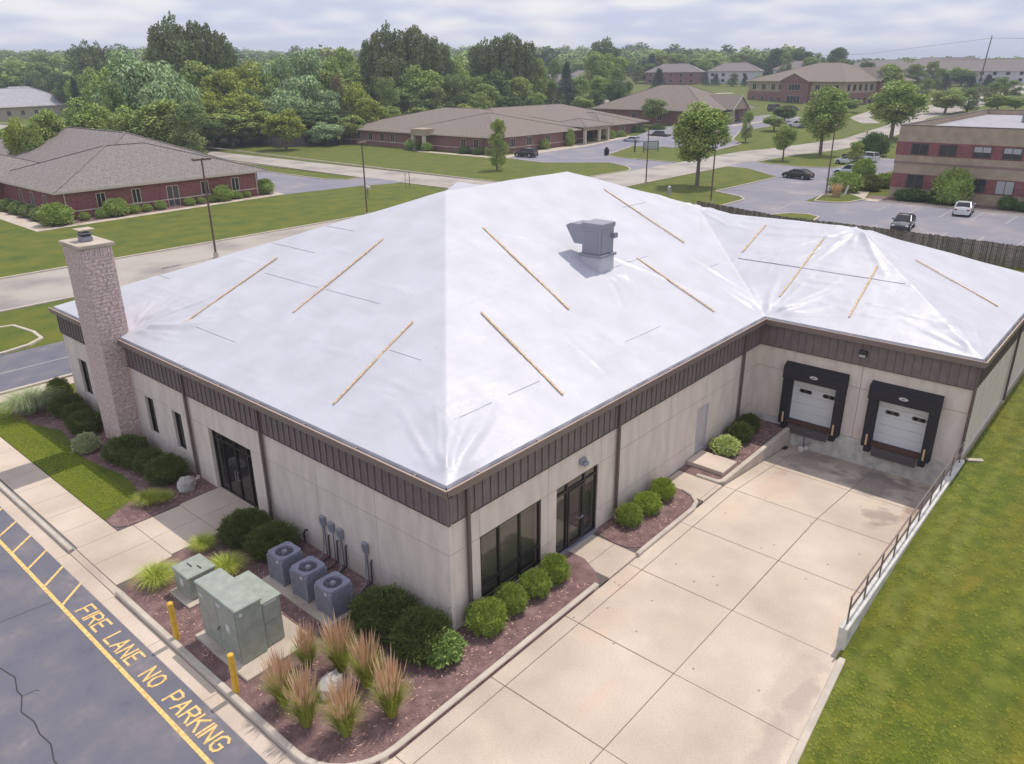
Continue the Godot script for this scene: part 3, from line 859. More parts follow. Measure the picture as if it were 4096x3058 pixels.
func opening(b: Node, called: String, side: String, u0: float, u1: float, y0: float, y1: float, mull: Array, trans: Array, pane: Material, back: Material, deep := 0.1, bar := 0.055, reveal: Material = null) -> Node3D:   # a framed window or shopfront set back in the wall
	var o := Node3D.new()
	o.name = called
	b.add_child(o, true)
	var us := [u0]
	us.append_array(mull)
	us.append(u1)
	var m := MB.new()
	for u in us:
		var a: float = clampf(u - bar / 2, u0, u1 - bar)
		fbox(m, side, a, a + bar, y0, y1, -deep - 0.08, -deep + 0.03)
	for y in [y0, y1 - bar]: fbox(m, side, u0, u1, y, y + bar, -deep - 0.078, -deep + 0.027)
	for t in trans: fbox(m, side, u0 if t.size() < 3 else t[1], u1 if t.size() < 3 else t[2], t[0] - bar / 2, t[0] + bar / 2, -deep - 0.076, -deep + 0.024)
	part("frame", m, M.bronze, o)
	var lev := [y0]
	for t in trans: lev.append(t[0])
	lev.append(y1)
	for i in us.size() - 1:
		for j in lev.size() - 1:
			part("pane", fb(side, us[i] + bar * 0.4, us[i + 1] - bar * 0.4, lev[j] + bar * 0.3, lev[j + 1] - bar * 0.3, -deep - 0.03, -deep - 0.02), pane, o)
	m = MB.new()   # the room behind
	fbox(m, side, u0 - 0.3, u1 + 0.3, y0 - 0.05, y1 + 0.2, -deep - (0.5 if back == M.blind else 1.8), -deep - (0.35 if back == M.blind else 1.7))
	part("blind" if back == M.blind else "inner_wall", m, back, o)
	return o

func make_building() -> void:
	var b := thing("commercial_building", "beige panel-walled commercial building with dark ribbed metal fascia", "building")
	var ys := [-0.1, 0.81, 2.66, 3.74]
	# fire-lane facade
	var hf := [[10.22, 13.2, -0.2, 2.66], [15.35, 16.12, 0.87, 2.58], [17.73, 18.5, 0.87, 2.58], [24.38, 25.34, 0.87, 2.66]]
	facade(b, "fire", [0.0, 3.2, 6.22, 9.25, 10.22, 13.2, 16.85, 19.4, 22.9, 26.6], ys, hf)
	var d := opening(b, "entrance_door", "fire", 10.22, 13.2, -0.02, 2.66, [10.75, 11.62, 12.52], [[2.24]], M.tinted_glass, M.interior, 0.16, 0.07)
	for u in [11.52, 11.72]: part("handle", tube_m([fp("fire", u, 0.9, -0.13), fp("fire", u, 0.9, -0.05), fp("fire", u, 1.25, -0.05), fp("fire", u, 1.25, -0.13)], 0.014), M.galvanised, d)
	for h in [hf[1], hf[2], hf[3]]: opening(b, "window", "fire", h[0], h[1], h[2], h[3], [], [], M.tinted_glass, M.interior, 0.14, 0.05)
	# driveway facade
	var hd := [[1.25, 4.1, 0.22, 2.68], [4.9, 7.27, -0.2, 2.66], [14.38, 15.42, -0.2, 2.3]]
	facade(b, "drive", [0.166, 1.25, 4.46, 7.4, 8.42, 12.1, 15.62, 19.96], ys, hd)
	opening(b, "window", "drive", 1.25, 4.1, 0.22, 2.68, [2.12, 3.1], [[0.93]], M.glass, M.blind, 0.05, 0.07)
	d = opening(b, "entrance_door", "drive", 4.9, 7.27, -0.02, 2.66, [5.55, 6.53], [[2.3]], M.glass, M.blind, 0.08, 0.07)
	part("leaf_frame", frame_m("drive", 5.6, 6.48, 0.06, 2.26, -0.09, -0.02, 0.1), M.bronze, d)
	part("handle", tube_m([fp("drive", 6.36, 1.02, -0.02), fp("drive", 6.36, 1.02, 0.06), fp("drive", 6.14, 1.02, 0.06), fp("drive", 6.14, 1.02, -0.02)], 0.02), M.galvanised, d)
	part("threshold", fb("drive", 4.9, 7.27, -0.02, 0.03, -0.1, 0.1, 0.01), M.galvanised, d)
	var sd := part("steel_door", fb("drive", 14.44, 15.36, 0.2, 2.25, -0.14, -0.09, 0.005), M.door_paint, b)
	part("frame", frame_m("drive", 14.38, 15.42, 0.15, 2.3, -0.16, -0.02, 0.06), M.door_paint, sd)
	part("handle", fb("drive", 14.5, 14.54, 1.05, 1.25, -0.09, -0.05), M.galvanised, sd)
	part("threshold", fb("drive", 14.38, 15.42, -0.1, 0.19, -0.16, -0.03), M.foundation, b)
	# dock facade and its tall foundation
	var hk := [[1.74, 3.74, 0.3, 2.48], [5.42, 7.42, 0.3, 2.48]]
	facade(b, "dock", [0.0, 4.6, 8.73], [0.36, 2.67, 3.74], hk)
	part("foundation", fb("dock", 0.0, 8.76, -1.1, 0.35, -0.3, 0.03, 0.012), M.foundation, b)
	facade(b, "south", [20.125, 23.4, 26.8, 30.2, 35.2], ys, [])
	var m := MB.new()
	m.box(Vector3(35.0, -0.1, -26.6), Vector3(36.1, 4.9, 8.7))
	part("wall", m, M.wall, b)
	part("wall", boxm(Vector3(0.17, -0.1, -26.62), Vector3(35, 4.9, -26.4)), M.wall, b)
	part("floor", boxm(Vector3(0.3, -0.2, -26.3), Vector3(35, -0.03, -0.3)), M.interior, b)
	for k in 2: dock_door(b, 2.74 + k * 3.68)
	# fascia: ribbed metal panels
	var pan := MB.new()
	pan.box(Vector3(0.004, 0, -0.04), Vector3(0.331, 1.06, 0.02))
	pan.box(Vector3(0.0, 0, -0.02), Vector3(0.028, 1.06, 0.062))
	pan.box(Vector3(0.165, 0, 0.0), Vector3(0.175, 1.06, 0.026))
	var pm := pan.mesh()
	for s in [["fire", 0.0, 26.6], ["drive", 0.0, 19.9], ["dock", 0.06, 8.75], ["south", 19.95, 35.2]]:
		var n := int(round((s[2] - s[1]) / 0.335))
		var w: float = (s[2] - s[1]) / n
		for i in n:
			var o := part("fascia_panel", pm, M.fascia, b)
			var u: float = s[1] + i * w
			match s[0]:
				"fire": o.transform = Transform3D(Basis(Vector3.UP, -PI / 2).scaled_local(Vector3(w / 0.335, 1, 1)), Vector3(-0.03, 3.71, -u - w))
				"dock": o.transform = Transform3D(Basis(Vector3.UP, -PI / 2).scaled_local(Vector3(w / 0.335, 1, 1)), Vector3(19.93, 3.71, u))
				"drive": o.transform = Transform3D(Basis.IDENTITY.scaled_local(Vector3(w / 0.335, 1, 1)), Vector3(u, 3.71, 0.03))
				"south": o.transform = Transform3D(Basis.IDENTITY.scaled_local(Vector3(w / 0.335, 1, 1)), Vector3(u, 3.71, 8.76))
			if s[0] == "fire" or s[0] == "dock":
				o.transform = Transform3D(Basis(Vector3(0, 0, 1) * w / 0.335, Vector3.UP, Vector3(-1, 0, 0)), Vector3(-0.03 if s[0] == "fire" else 19.93, 3.71, -u - w if s[0] == "fire" else u))
	for c in [[-0.06, 0.06], [19.9, 8.79]]: part("corner_trim", boxm(Vector3(c[0] - 0.015, 3.7, c[1] - 0.06), Vector3(c[0] + 0.06, 4.77, c[1] + 0.015)), M.fascia, b)
	for s in [["fire", -0.1, 26.7, 3.69, 3.705], ["drive", 0.1, 19.9, 3.688, 3.703], ["dock", 0.1, 8.8, 3.69, 3.705]]: part("drip_trim", fb(s[0], s[1], s[2], s[3], s[4], -0.02, 0.075), M.downspout, b)
	# gutters
	for s in [["fire", -0.26, 26.9], ["drive", -0.2, 19.7], ["dock", 0.02, 8.99], ["south", 19.72, 35.3]]:
		m = MB.new()
		fbox(m, s[0], s[1], s[2], 4.71, 4.74, 0.03, 0.26)
		fbox(m, s[0], s[1], s[2], 4.74, 4.93, 0.235, 0.26)
		var gt := part("gutter", m, M.gutter, b)
		part("lip", fb(s[0], s[1] - 0.003, s[2] + 0.003, 4.932, 4.952, 0.215, 0.268), M.gutter_sunlit, gt)
		for u in int((s[2] - s[1]) / 2.6): part("strap", fb(s[0], s[1] + 1.3 + u * 2.6, s[1] + 1.34 + u * 2.6, 4.934, 4.96, 0.06, 0.262), M.gutter_sunlit, gt)
	# downspouts
	for s in [["drive", 0.7, 0.06], ["drive", 8.33, 0.06], ["drive", 18.2, 0.1], ["fire", 14.5, 0.06], ["fire", 9.2, 0.06], ["dock", 8.78, 0.1], ["south", 28.2, 0.45]]:
		var ds := part("downspout", fb(s[0], s[1] - 0.055, s[1] + 0.055, s[2] + 0.06, 4.72, 0.05, 0.15, 0.01), M.downspout, b)
		if s[0] != "dock":
			part("boot", tube_m([fp(s[0], s[1], s[2] + 0.13, 0.1), fp(s[0], s[1], s[2] - 0.02, 0.12), fp(s[0], s[1], s[2] - 0.03, 0.24)], 0.075), M.boot, ds)
	# wall lamps
	m = MB.new()
	m.cbox(Vector3(6.08, 3.08, 0.0), Vector3(6.4, 3.3, 0.12), 0.03)
	m.cbox(Vector3(6.1, 3.04, 0.1), Vector3(6.38, 3.2, 0.26), 0.05)
	part("wall_lamp", m, M.grey_box, b)
	var wl := part("wall_lamp", fb("dock", 4.36, 4.68, 4.12, 4.38, 0.04, 0.22, 0.02), M.bronze, b)
	part("lens", fb("dock", 4.39, 4.65, 4.13, 4.22, 0.22, 0.235), M.lamp_lens, wl)

func tube_m(pts: Array, r: float, k := 7) -> MB:
	var m := MB.new()
	m.tube(pts, r, k)
	return m
func frame_m(side: String, u0: float, u1: float, y0: float, y1: float, d0: float, d1: float, w: float) -> MB:
	var m := MB.new()
	fbox(m, side, u0, u0 + w, y0, y1, d0, d1)
	fbox(m, side, u1 - w, u1, y0, y1, d0, d1)
	fbox(m, side, u0 + w, u1 - w, y1 - w, y1, d0, d1)
	fbox(m, side, u0 + w, u1 - w, y0, y0 + w, d0, d1)
	return m

func dock_door(b: Node, c: float) -> void:
	var s := "dock"
	var door := Node3D.new()
	door.name = "dock_door"
	b.add_child(door, true)
	for i in 5:
		var y0 := 0.47 + i * 0.4
		var sec := part("door_section", fb(s, c - 0.97, c + 0.97, y0, y0 + 0.392, -0.2, -0.14, 0.012), M.dock_door, door)
		part("groove_strip", fb(s, c - 0.95, c + 0.95, y0 + 0.19, y0 + 0.2, -0.142, -0.134), M.dock_door, sec)
		if i == 3:
			for k in [-0.42, 0.62]:
				var w := MB.new()
				for q in 10:
					var a0 := PI * q / 9.0 - PI / 2
					var a1 := PI * (q + 1) / 9.0 - PI / 2
					if q == 9: continue
					for sg in [-1.0, 1.0]:
						var p0 := fp(s, c + k + sg * (0.2 + 0.09 * cos(a0)), y0 + 0.2 + 0.09 * sin(a0), -0.128)
						var p1 := fp(s, c + k + sg * (0.2 + 0.09 * cos(a1)), y0 + 0.2 + 0.09 * sin(a1), -0.128)
						w.tri(fp(s, c + k, y0 + 0.2, -0.128), p0, p1)
				w.quad(fp(s, c + k - 0.2, y0 + 0.11, -0.128), fp(s, c + k + 0.2, y0 + 0.11, -0.128), fp(s, c + k + 0.2, y0 + 0.29, -0.128), fp(s, c + k - 0.2, y0 + 0.29, -0.128))
				part("window", w, M.dock_window, sec)
	part("frame", frame_m(s, c - 1.0, c + 1.0, 0.44, 2.5, -0.22, -0.1, 0.045), M.dock_door, door)
	# foam shelter round the opening
	var sh := Node3D.new()
	sh.name = "dock_shelter"
	b.add_child(sh, true)
	for k in [-1.0, 1.0]:
		var m := MB.new()   # side pad, thicker at the front than at the wall
		var u0: float = c + k * 1.36
		var u1: float = c + k * 0.99
		var pts := [[u0, 0.003], [u0 - k * 0.03, 0.34], [u1 + k * 0.02, 0.36], [u1, -0.1]]
		for i in 4:
			var j := (i + 1) % 4
			m.quad(fp(s, pts[i][0], 0.28, pts[i][1]), fp(s, pts[j][0], 0.28, pts[j][1]), fp(s, pts[j][0], 2.5, pts[j][1]), fp(s, pts[i][0], 2.5, pts[i][1]))
		m.quad(fp(s, pts[0][0], 0.28, pts[0][1]), fp(s, pts[1][0], 0.28, pts[1][1]), fp(s, pts[2][0], 0.28, pts[2][1]), fp(s, pts[3][0], 0.28, pts[3][1]))
		part("side_pad", m, M.rubber, sh)
		part("guide_strip", fb(s, c + k * 1.13 - 0.035, c + k * 1.13 + 0.035, 0.36, 0.86, 0.35, 0.375), M.post_wood, sh)
		part("bumper", fb(s, c + k * 1.08 - 0.13, c + k * 1.08 + 0.13, 0.02, 0.27, 0.04, 0.3, 0.02), M.rubber, sh)
	var m := MB.new()   # head pad with a sloping top
	var pr := [[2.5, 0.005], [2.47, 0.36], [3.02, 0.34], [3.18, 0.005]]
	for i in 4:
		var j := (i + 1) % 4
		m.quad(fp(s, c - 1.37, pr[i][0], pr[i][1]), fp(s, c + 1.37, pr[i][0], pr[i][1]), fp(s, c + 1.37, pr[j][0], pr[j][1]), fp(s, c - 1.37, pr[j][0], pr[j][1]))
	for u in [c - 1.37, c + 1.37]: m.quad(fp(s, u, pr[0][0], pr[0][1]), fp(s, u, pr[1][0], pr[1][1]), fp(s, u, pr[2][0], pr[2][1]), fp(s, u, pr[3][0], pr[3][1]))
	part("head_pad", m, M.rubber, sh)
	m = MB.new()   # pale lens-shaped emblem with small dark marks
	var prev := Vector2(-0.19, 0)
	for i in range(1, 25):
		var t := -1.0 + 2.0 * i / 24.0
		var hh := 0.075 * pow(maxf(0, 1.0 - t * t), 0.75)
		m.quad(fp(s, c + prev.x, 2.77 - prev.y, 0.356), fp(s, c + 0.19 * t, 2.77 - hh, 0.356), fp(s, c + 0.19 * t, 2.77 + hh, 0.356), fp(s, c + prev.x, 2.77 + prev.y, 0.356))
		prev = Vector2(0.19 * t, hh)
	var em := part("emblem", m, M.sticker, sh)
	m = MB.new()
	for q in [[-0.075, 0.0, 0.018], [-0.02, -0.02, 0.03], [0.0, 0.03, 0.018], [0.05, 0.0, 0.022], [0.085, 0.012, 0.012]]:
		m.ring(fp(s, c + q[0], 2.77 + q[1], 0.3605), Vector3.LEFT, q[2] * 0.35, q[2], 10)
	part("emblem_mark", m, M.rubber, em)
	# leveller: sill and hanging lip
	var lv := Node3D.new()
	lv.name = "dock_leveller"
	b.add_child(lv, true)
	part("sill", fb(s, c - 1.0, c + 1.0, 0.3, 0.46, -0.25, 0.2, 0.01), M.rust_plate, lv)
	m = MB.new()
	m.bar(fp(s, c, 0.3, 0.26), fp(s, c, -0.1, 0.34), 0.04, 1.78)
	part("lip_plate", fb(s, c - 0.88, c + 0.88, -0.12, 0.28, 0.2, 0.26, 0.01), M.steel_plate, lv)

# ---------- the roof and what is on it ----------
const EV := 5.0
const SL := 0.3806
func roof_y(x: float, z: float) -> float:
	var a := EV + SL * minf(minf(x + 0.1, 36.2 - x), minf(z + 26.7, 0.1 - z))
	var b := EV + SL * minf(minf(x - 19.86, 35.3 - x), 8.83 - z)
	return maxf(a, b)
var roof_grid := {}
func sheet_y(x: float, z: float) -> float:   # height of the wrinkled sheet itself
	var g: Array = roof_grid[-26.7] if z <= 0.1 else roof_grid[0.1]
	var i := clampi(int(round((x - g[1][0]) / g[4])), 0, g[2])
	var j := clampi(int(round((z - g[1][2]) / g[5])), 0, g[3])
	return g[0][j * (g[2] + 1) + i]
func strip(a: Vector2, b: Vector2, w: float, t: float) -> MB:   # a thin strip that lies on the sheet
	var m := MB.new()
	var n := maxi(1, int(a.distance_to(b) / 0.3))
	for k in n:
		var p := a.lerp(b, float(k) / n)
		var q := a.lerp(b, (k + 1.0) / n)
		m.bar(Vector3(p.x, sheet_y(p.x, p.y) + t * 0.2, p.y), Vector3(q.x, sheet_y(q.x, q.y) + t * 0.2, q.y), w, t)
	return m
func fold(f: Array, ax: float, az: float, bx: float, bz: float, w: float, h: float) -> void: f.append([Vector2(ax, az), Vector2(bx, bz), w, h])
func make_roof() -> void:
	var folds := []
	var r := RandomNumberGenerator.new()
	r.seed = 33
	# folds fan out of the corners, the valley foot, the wing's peak and the chimney
	for s in [[-0.1, 0.1, 95.0, 175.0, 30, 4.2, 0.045], [19.9, 0.2, -90.0, 90.0, 26, 4.0, 0.035], [35.2, 8.8, 185, 265, 10, 3.0, 0.03], [19.9, 8.8, -85, -5, 22, 3.6, 0.03], [27.5, 1.2, 20, 340, 34, 4.4, 0.04], [0.35, -19.4, -80.0, 80.0, 26, 4.6, 0.05], [27.5, -7.6, -150, 150, 22, 4.0, 0.035], [15.3, -5.2, 20, 160, 10, 2.6, 0.03]]:
		for i in s[4]:
			var a: float = deg_to_rad(-r.randf_range(s[2], s[3])) if s[0] < 1.0 and s[1] > -1 else deg_to_rad(r.randf_range(s[2], s[3]))
			if s[0] < 0 and s[1] > 0: a = deg_to_rad(r.randf_range(-88, -2))
			var l: float = s[5] * r.randf_range(0.35, 1.0)
			var st: float = r.randf_range(0.15, 0.8)
			var dd := Vector2(cos(a), sin(a))
			var e := Vector2(s[0], s[1]) + dd.rotated(r.randf_range(-0.12, 0.12)) * l
			fold(folds, s[0] + dd.x * st, s[1] + dd.y * st, e.x, e.y, r.randf_range(0.06, 0.15), s[6] * r.randf_range(0.6, 2.0))
	# slack ripples parallel to the eaves and lapped seams
	for i in 90:
		var z := r.randf_range(-26, -0.5)
		var l := r.randf_range(1.0, 3.6)
		var x := r.randf_range(0.1, 3.4) if r.randf() < 0.6 else r.randf_range(0.1, 11)
		fold(folds, x, z, x + r.randf_range(-0.5, 0.5), z - l, r.randf_range(0.05, 0.12), r.randf_range(0.006, 0.024))
	for i in 70:
		var x := r.randf_range(1, 24)
		var z := r.randf_range(-2.4, -0.1) if r.randf() < 0.5 else r.randf_range(-10, -0.1)
		fold(folds, x, z, x + r.randf_range(1.0, 3.4), z + r.randf_range(-0.4, 0.4), r.randf_range(0.05, 0.13), r.randf_range(0.006, 0.024))
	for i in 60:
		var z := r.randf_range(-5, 7)
		var x := r.randf_range(20.3, 27)
		fold(folds, x, z, x + r.randf_range(-0.3, 0.3), z + r.randf_range(1.0, 3.2), r.randf_range(0.06, 0.14), r.randf_range(0.015, 0.05))
	for k in [[2.9, 26.0], [5.9, 23.0], [9.0, 20.0]]: fold(folds, k[0], -26.6 + k[0], k[0] + 0.05, -k[0] - 0.1, 0.05, 0.018)
	for k in [2.9, 5.9, 9.0]: fold(folds, k, -k, 20.0 + k * 0.6, -k - 0.03, 0.05, 0.018)
	fold(folds, 16.5, -6.6, 19.6, -0.2, 0.12, 0.07)
	fold(folds, 14.2, -8.4, 11.8, -10.4, 0.08, 0.022)
	var big := noise(91, 0.22, 2)
	var m := MB.new()
	for gr in [[-0.1, 36.2, -26.7, 0.1], [19.86, 35.3, 0.1, 8.83]]:
		var st := 0.1
		var nx := int(round((gr[1] - gr[0]) / st))
		var nz := int(round((gr[3] - gr[2]) / st))
		var sx: float = (gr[1] - gr[0]) / nx
		var sz: float = (gr[3] - gr[2]) / nz
		var hgt := PackedFloat32Array()
		hgt.resize((nx + 1) * (nz + 1))
		for j in nz + 1:
			for i in nx + 1:
				var x: float = gr[0] + i * sx
				var z: float = gr[2] + j * sz
				var e := minf(1.0, (roof_y(x, z) - EV) * 2.0)
				hgt[j * (nx + 1) + i] = roof_y(x, z) + 0.03 * e * big.get_noise_2d(x, z)
		for f in folds:
			var a: Vector2 = f[0]
			var b: Vector2 = f[1]
			var w: float = f[2]
			var pad := w * 2.6
			var i0 := clampi(int((minf(a.x, b.x) - pad - gr[0]) / sx), 0, nx)
			var i1 := clampi(int((maxf(a.x, b.x) + pad - gr[0]) / sx) + 1, 0, nx)
			var j0 := clampi(int((minf(a.y, b.y) - pad - gr[2]) / sz), 0, nz)
			var j1 := clampi(int((maxf(a.y, b.y) + pad - gr[2]) / sz) + 1, 0, nz)
			var ab := b - a
			var ll := ab.length_squared()
			for j in range(j0, j1 + 1):
				for i in range(i0, i1 + 1):
					var p := Vector2(gr[0] + i * sx, gr[2] + j * sz)
					var t := clampf((p - a).dot(ab) / ll, 0.0, 1.0)
					var d2 := (p - a - ab * t).length_squared() / (w * w)
					if d2 < 6.0: hgt[j * (nx + 1) + i] += f[3] * exp(-d2) * (1.0 - t * 0.8) * minf(1.0, t * 6.0 + 0.2) * clampf((roof_y(p.x, p.y) - EV) * 4.0, 0.0, 1.0)
		roof_grid[gr[2]] = [hgt, gr, nx, nz, sx, sz]
		var nr := PackedVector3Array()
		nr.resize((nx + 1) * (nz + 1))
		for j in nz + 1:
			for i in nx + 1:
				var ia := maxi(i - 1, 0)
				var ib := mini(i + 1, nx)
				var ja := maxi(j - 1, 0)
				var jb := mini(j + 1, nz)
				nr[j * (nx + 1) + i] = Vector3(-(hgt[j * (nx + 1) + ib] - hgt[j * (nx + 1) + ia]) / ((ib - ia) * sx), 1, -(hgt[jb * (nx + 1) + i] - hgt[ja * (nx + 1) + i]) / ((jb - ja) * sz)).normalized()
		for j in nz:
			for i in nx:
				var q := []
				for o in [[0, 0], [1, 0], [1, 1], [0, 1]]: q.append((j + o[1]) * (nx + 1) + i + o[0])
				var pp := []
				for k in 4: pp.append(Vector3(gr[0] + (i + (1 if k == 1 or k == 2 else 0)) * sx, hgt[q[k]], gr[2] + (j + (1 if k >= 2 else 0)) * sz))
				var order := [0, 1, 2, 0, 2, 3] if absf(hgt[q[0]] - hgt[q[2]]) < absf(hgt[q[1]] - hgt[q[3]]) else [0, 1, 3, 1, 2, 3]
				for k in order:
					m.v.append(pp[k])
					m.n.append(nr[q[k]])
	var cover := thing("roof_cover", "white plastic sheeting wrapped tight over the hipped roof", "plastic sheet")
	part("sheeting", m, M.sheet, cover)
	# the sheet's hem, tucked down into the gutters
	m = MB.new()
	var hem := [Vector2(-0.1, 0.1), Vector2(-0.1, -26.7), Vector2(36.2, -26.7), Vector2(36.2, 8.83), Vector2(19.86, 8.83), Vector2(19.86, 0.1)]
	for i in 6:
		var a: Vector2 = hem[i]
		var b: Vector2 = hem[(i + 1) % 6]
		var nn := (b - a).normalized().orthogonal()
		var k := maxi(1, int(a.distance_to(b) / 0.35))
		for s in k:
			var p := a.lerp(b, float(s) / k)
			var q := a.lerp(b, float(s + 1) / k)
			var w0 := 0.05 + 0.02 * sin(s * 1.7 + i)
			var w1 := 0.05 + 0.02 * sin((s + 1) * 1.7 + i)
			m.quad(Vector3(p.x, EV + 0.012, p.y), Vector3(q.x, EV + 0.012, q.y), Vector3(q.x, 4.76, q.y) + Vector3(nn.x, 0, nn.y) * w1, Vector3(p.x, 4.76, p.y) + Vector3(nn.x, 0, nn.y) * w0)
	part("hem", m, M.sheet, cover)
	# lapped and taped seams of the sheets
	var sr := RandomNumberGenerator.new()
	sr.seed = 8
	for k in [1.7, 3.6, 5.5, 7.4, 9.3, 11.2]:
		for run in [[Vector2(k, -k), Vector2(k, -26.6 + k)], [Vector2(k, -k), Vector2(minf(19.9 + k, 36.1 - k), -k)]]:
			var a: Vector2 = run[0]
			var b: Vector2 = run[1]
			var len := a.distance_to(b)
			var at := sr.randf_range(0.2, 1.5)
			while at < len - 0.5:
				var l := minf(sr.randf_range(1.2, 4.5), len - at)
				var p := a.lerp(b, at / len)
				var q := a.lerp(b, (at + l) / len)
				if sr.randf() < 0.18:
					part("seam", strip(p, q, 0.07, 0.006), M.sheet, cover)
				at += l + sr.randf_range(0.0, 0.8)
	for k in [3.9]:
		part("seam", strip(Vector2(19.86 + k, 0.3 - k * 0.9), Vector2(19.86 + k, 8.6 - k), 0.07, 0.006), M.sheet, cover)
	# wooden laths that hold the sheet down
	for l in [[1.6, -17.12, 6.5, -17.35, "the one beside the chimney"], [3.83, -12.41, 9.09, -12.98, "on the fire-lane slope, below the ridge end"], [0.82, -6.0, 5.05, -6.74, "on the fire-lane slope, close to the building corner"], [12.39, -10.06, 10.84, -4.07, "between hip and exhaust unit"], [7.2, -5.37, 6.21, -0.8, "on the driveway slope, above the shop window"], [23.16, -11.03, 22.43, -5.54, "beyond the exhaust unit, high on the slope"], [18.01, -5.55, 17.54, -1.2, "on the driveway slope, between exhaust unit and valley"], [26.86, -3.28, 24.27, -3.24, "shortest one, in the upper part of the valley"], [26.37, -0.01, 21.35, 0.1, "running down beside the valley above the docks"], [24.67, 3.16, 20.83, 3.43, "straight above the first dock door"], [27.3, 4.08, 26.7, 7.93, "on the far hip end of the dock wing"]]:
		m = MB.new()
		m.bar(Vector3(l[0], roof_y(l[0], l[1]) + 0.04, l[1]), Vector3(l[2], roof_y(l[2], l[3]) + 0.045, l[3]), 0.075, 0.026)
		single("wooden_lath", m, M.lath, "pale wooden lath on the white roof, " + l[4], "wood strip", Vector3.ZERO, 0.0, "laths holding the roof sheet")
	# exhaust unit
	var u := thing("exhaust_unit", "grey metal rooftop exhaust unit with a slanted hood", "roof unit", Vector3(14.75, 0, -5.35))
	m = MB.new()
	m.cbox(Vector3(0.02, 6.6, -1.1), Vector3(1.1, 7.78, -0.02), 0.05)
	part("wrapped_kerb", m, M.sheet, u)
	part("flange", boxm(Vector3(-0.05, 7.74, -1.16), Vector3(1.16, 7.86, 0.05), 0.015), M.grey_box, u)
	part("body", boxm(Vector3(0.06, 7.86, -1.06), Vector3(1.05, 9.02, -0.06), 0.02), M.galvanised, u)
	part("lid", boxm(Vector3(0.03, 8.98, -1.1), Vector3(1.1, 9.2, -0.02), 0.025), M.galvanised, u)
	m = MB.new()
	var hp := [[-1.04, 9.1], [-1.75, 9.08], [-1.97, 8.96], [-1.5, 8.23], [-1.04, 8.23]]
	for i in 5:
		var a: Array = hp[i]
		var c: Array = hp[(i + 1) % 5]
		if i != 2: m.quad(Vector3(0.08, a[1], a[0]), Vector3(1.02, a[1], a[0]), Vector3(1.02, c[1], c[0]), Vector3(0.08, c[1], c[0]))
	for x in [0.08, 1.02]:
		for i in range(1, 4): m.tri(Vector3(x, hp[0][1], hp[0][0]), Vector3(x, hp[i][1], hp[i][0]), Vector3(x, hp[i + 1][1], hp[i + 1][0]))
	part("hood", m, M.galvanised, u)
	part("access_panel", boxm(Vector3(0.045, 7.95, -0.95), Vector3(0.07, 8.86, -0.2), 0.008), M.grey_box, u)
	part("access_panel", boxm(Vector3(0.12, 7.92, -0.075), Vector3(0.55, 8.9, -0.045), 0.008), M.galvanised, u)
	part("switch_box", boxm(Vector3(0.9, 8.5, -0.08), Vector3(1.16, 8.72, 0.08), 0.01), M.grey_box, u)
	# chimney of rough stone
	var ch := thing("stone_chimney", "tall rough stone chimney with a concrete cap beside the eaves", "chimney", Vector3(-0.9, 0, -19.5))
	part("core", boxm(Vector3(0.0, -0.1, -1.8), Vector3(1.2, 8.86, 0.0)), M.mortar, ch)
	var shapes := []
	for i in 6:
		m = MB.new()
		m.cbox(Vector3(0, 0, 0), Vector3(1, 1, 1), 0.1)
		for k in m.v.size(): if m.v[k].z > 0.5: m.v[k].z += 0.25 * sin(m.v[k].x * (5 + i) + m.v[k].y * (7 - i) + i)
		shapes.append(m.mesh())
	var y := 8.42
	var made := 0
	var rest := MB.new()
	while y > 0.02:
		var hh := minf(r.randf_range(0.12, 0.19), y)
		y -= hh
		for face in 2:
			var len: float = [1.2, 1.8][face]
			var at := 0.0
			while at < len - 0.02:
				var w := minf(r.randf_range(0.2, 0.46), len - at)
				if len - at - w < 0.12: w = len - at
				var dd := r.randf_range(0.012, 0.045)
				if made < 300:
					var o := part("stone", shapes[r.randi() % 6], M.stone, ch)
					if face == 0: o.transform = Transform3D(Basis(Vector3(w - 0.01, 0, 0), Vector3(0, hh - 0.01, 0), Vector3(0, 0, dd)), Vector3(at + 0.005, y, 0.002))
					else: o.transform = Transform3D(Basis(Vector3(0, 0, w - 0.01), Vector3(0, hh - 0.01, 0), Vector3(-dd * 0.4, 0, 0)), Vector3(-0.002, y, -len + at + 0.005))
					made += 1
				elif face == 0: rest.cbox(Vector3(at + 0.005, y, 0.002), Vector3(at + w - 0.005, y + hh - 0.01, 0.002 + dd), 0.012)
				else: rest.cbox(Vector3(-0.002 - dd * 0.4, y, -len + at + 0.005), Vector3(-0.002, y + hh - 0.01, -len + at + w - 0.005), 0.01)
				at += w
	part("lower_stones", rest, M.stone, ch).set_meta("kind", "stuff")
	for face in 2:
		var n: int = [12, 18][face]
		for i in n:
			var o := part("soldier_brick", shapes[i % 6], M.stone, ch)
			if face == 0: o.transform = Transform3D(Basis(Vector3(0.088, 0, 0), Vector3(0, 0.4, 0), Vector3(0, 0, 0.035)), Vector3(i * 0.1 + 0.006, 8.44, 0.002))
			else: o.transform = Transform3D(Basis(Vector3(0, 0, 0.088), Vector3(0, 0.4, 0), Vector3(-0.02, 0, 0)), Vector3(-0.002, 8.44, -1.8 + i * 0.1 + 0.006))
	part("cap", boxm(Vector3(-0.1, 8.86, -1.92), Vector3(1.3, 9.0, 0.12), 0.02), M.concrete, ch)
	var fl := part("flue", boxm(Vector3(0.38, 9.0, -1.15), Vector3(0.82, 9.2, -0.7), 0.02), M.galvanised, ch)
	part("band", boxm(Vector3(0.42, 9.2, -1.11), Vector3(0.78, 9.36, -0.74), 0.02), M.fan_dark, fl)
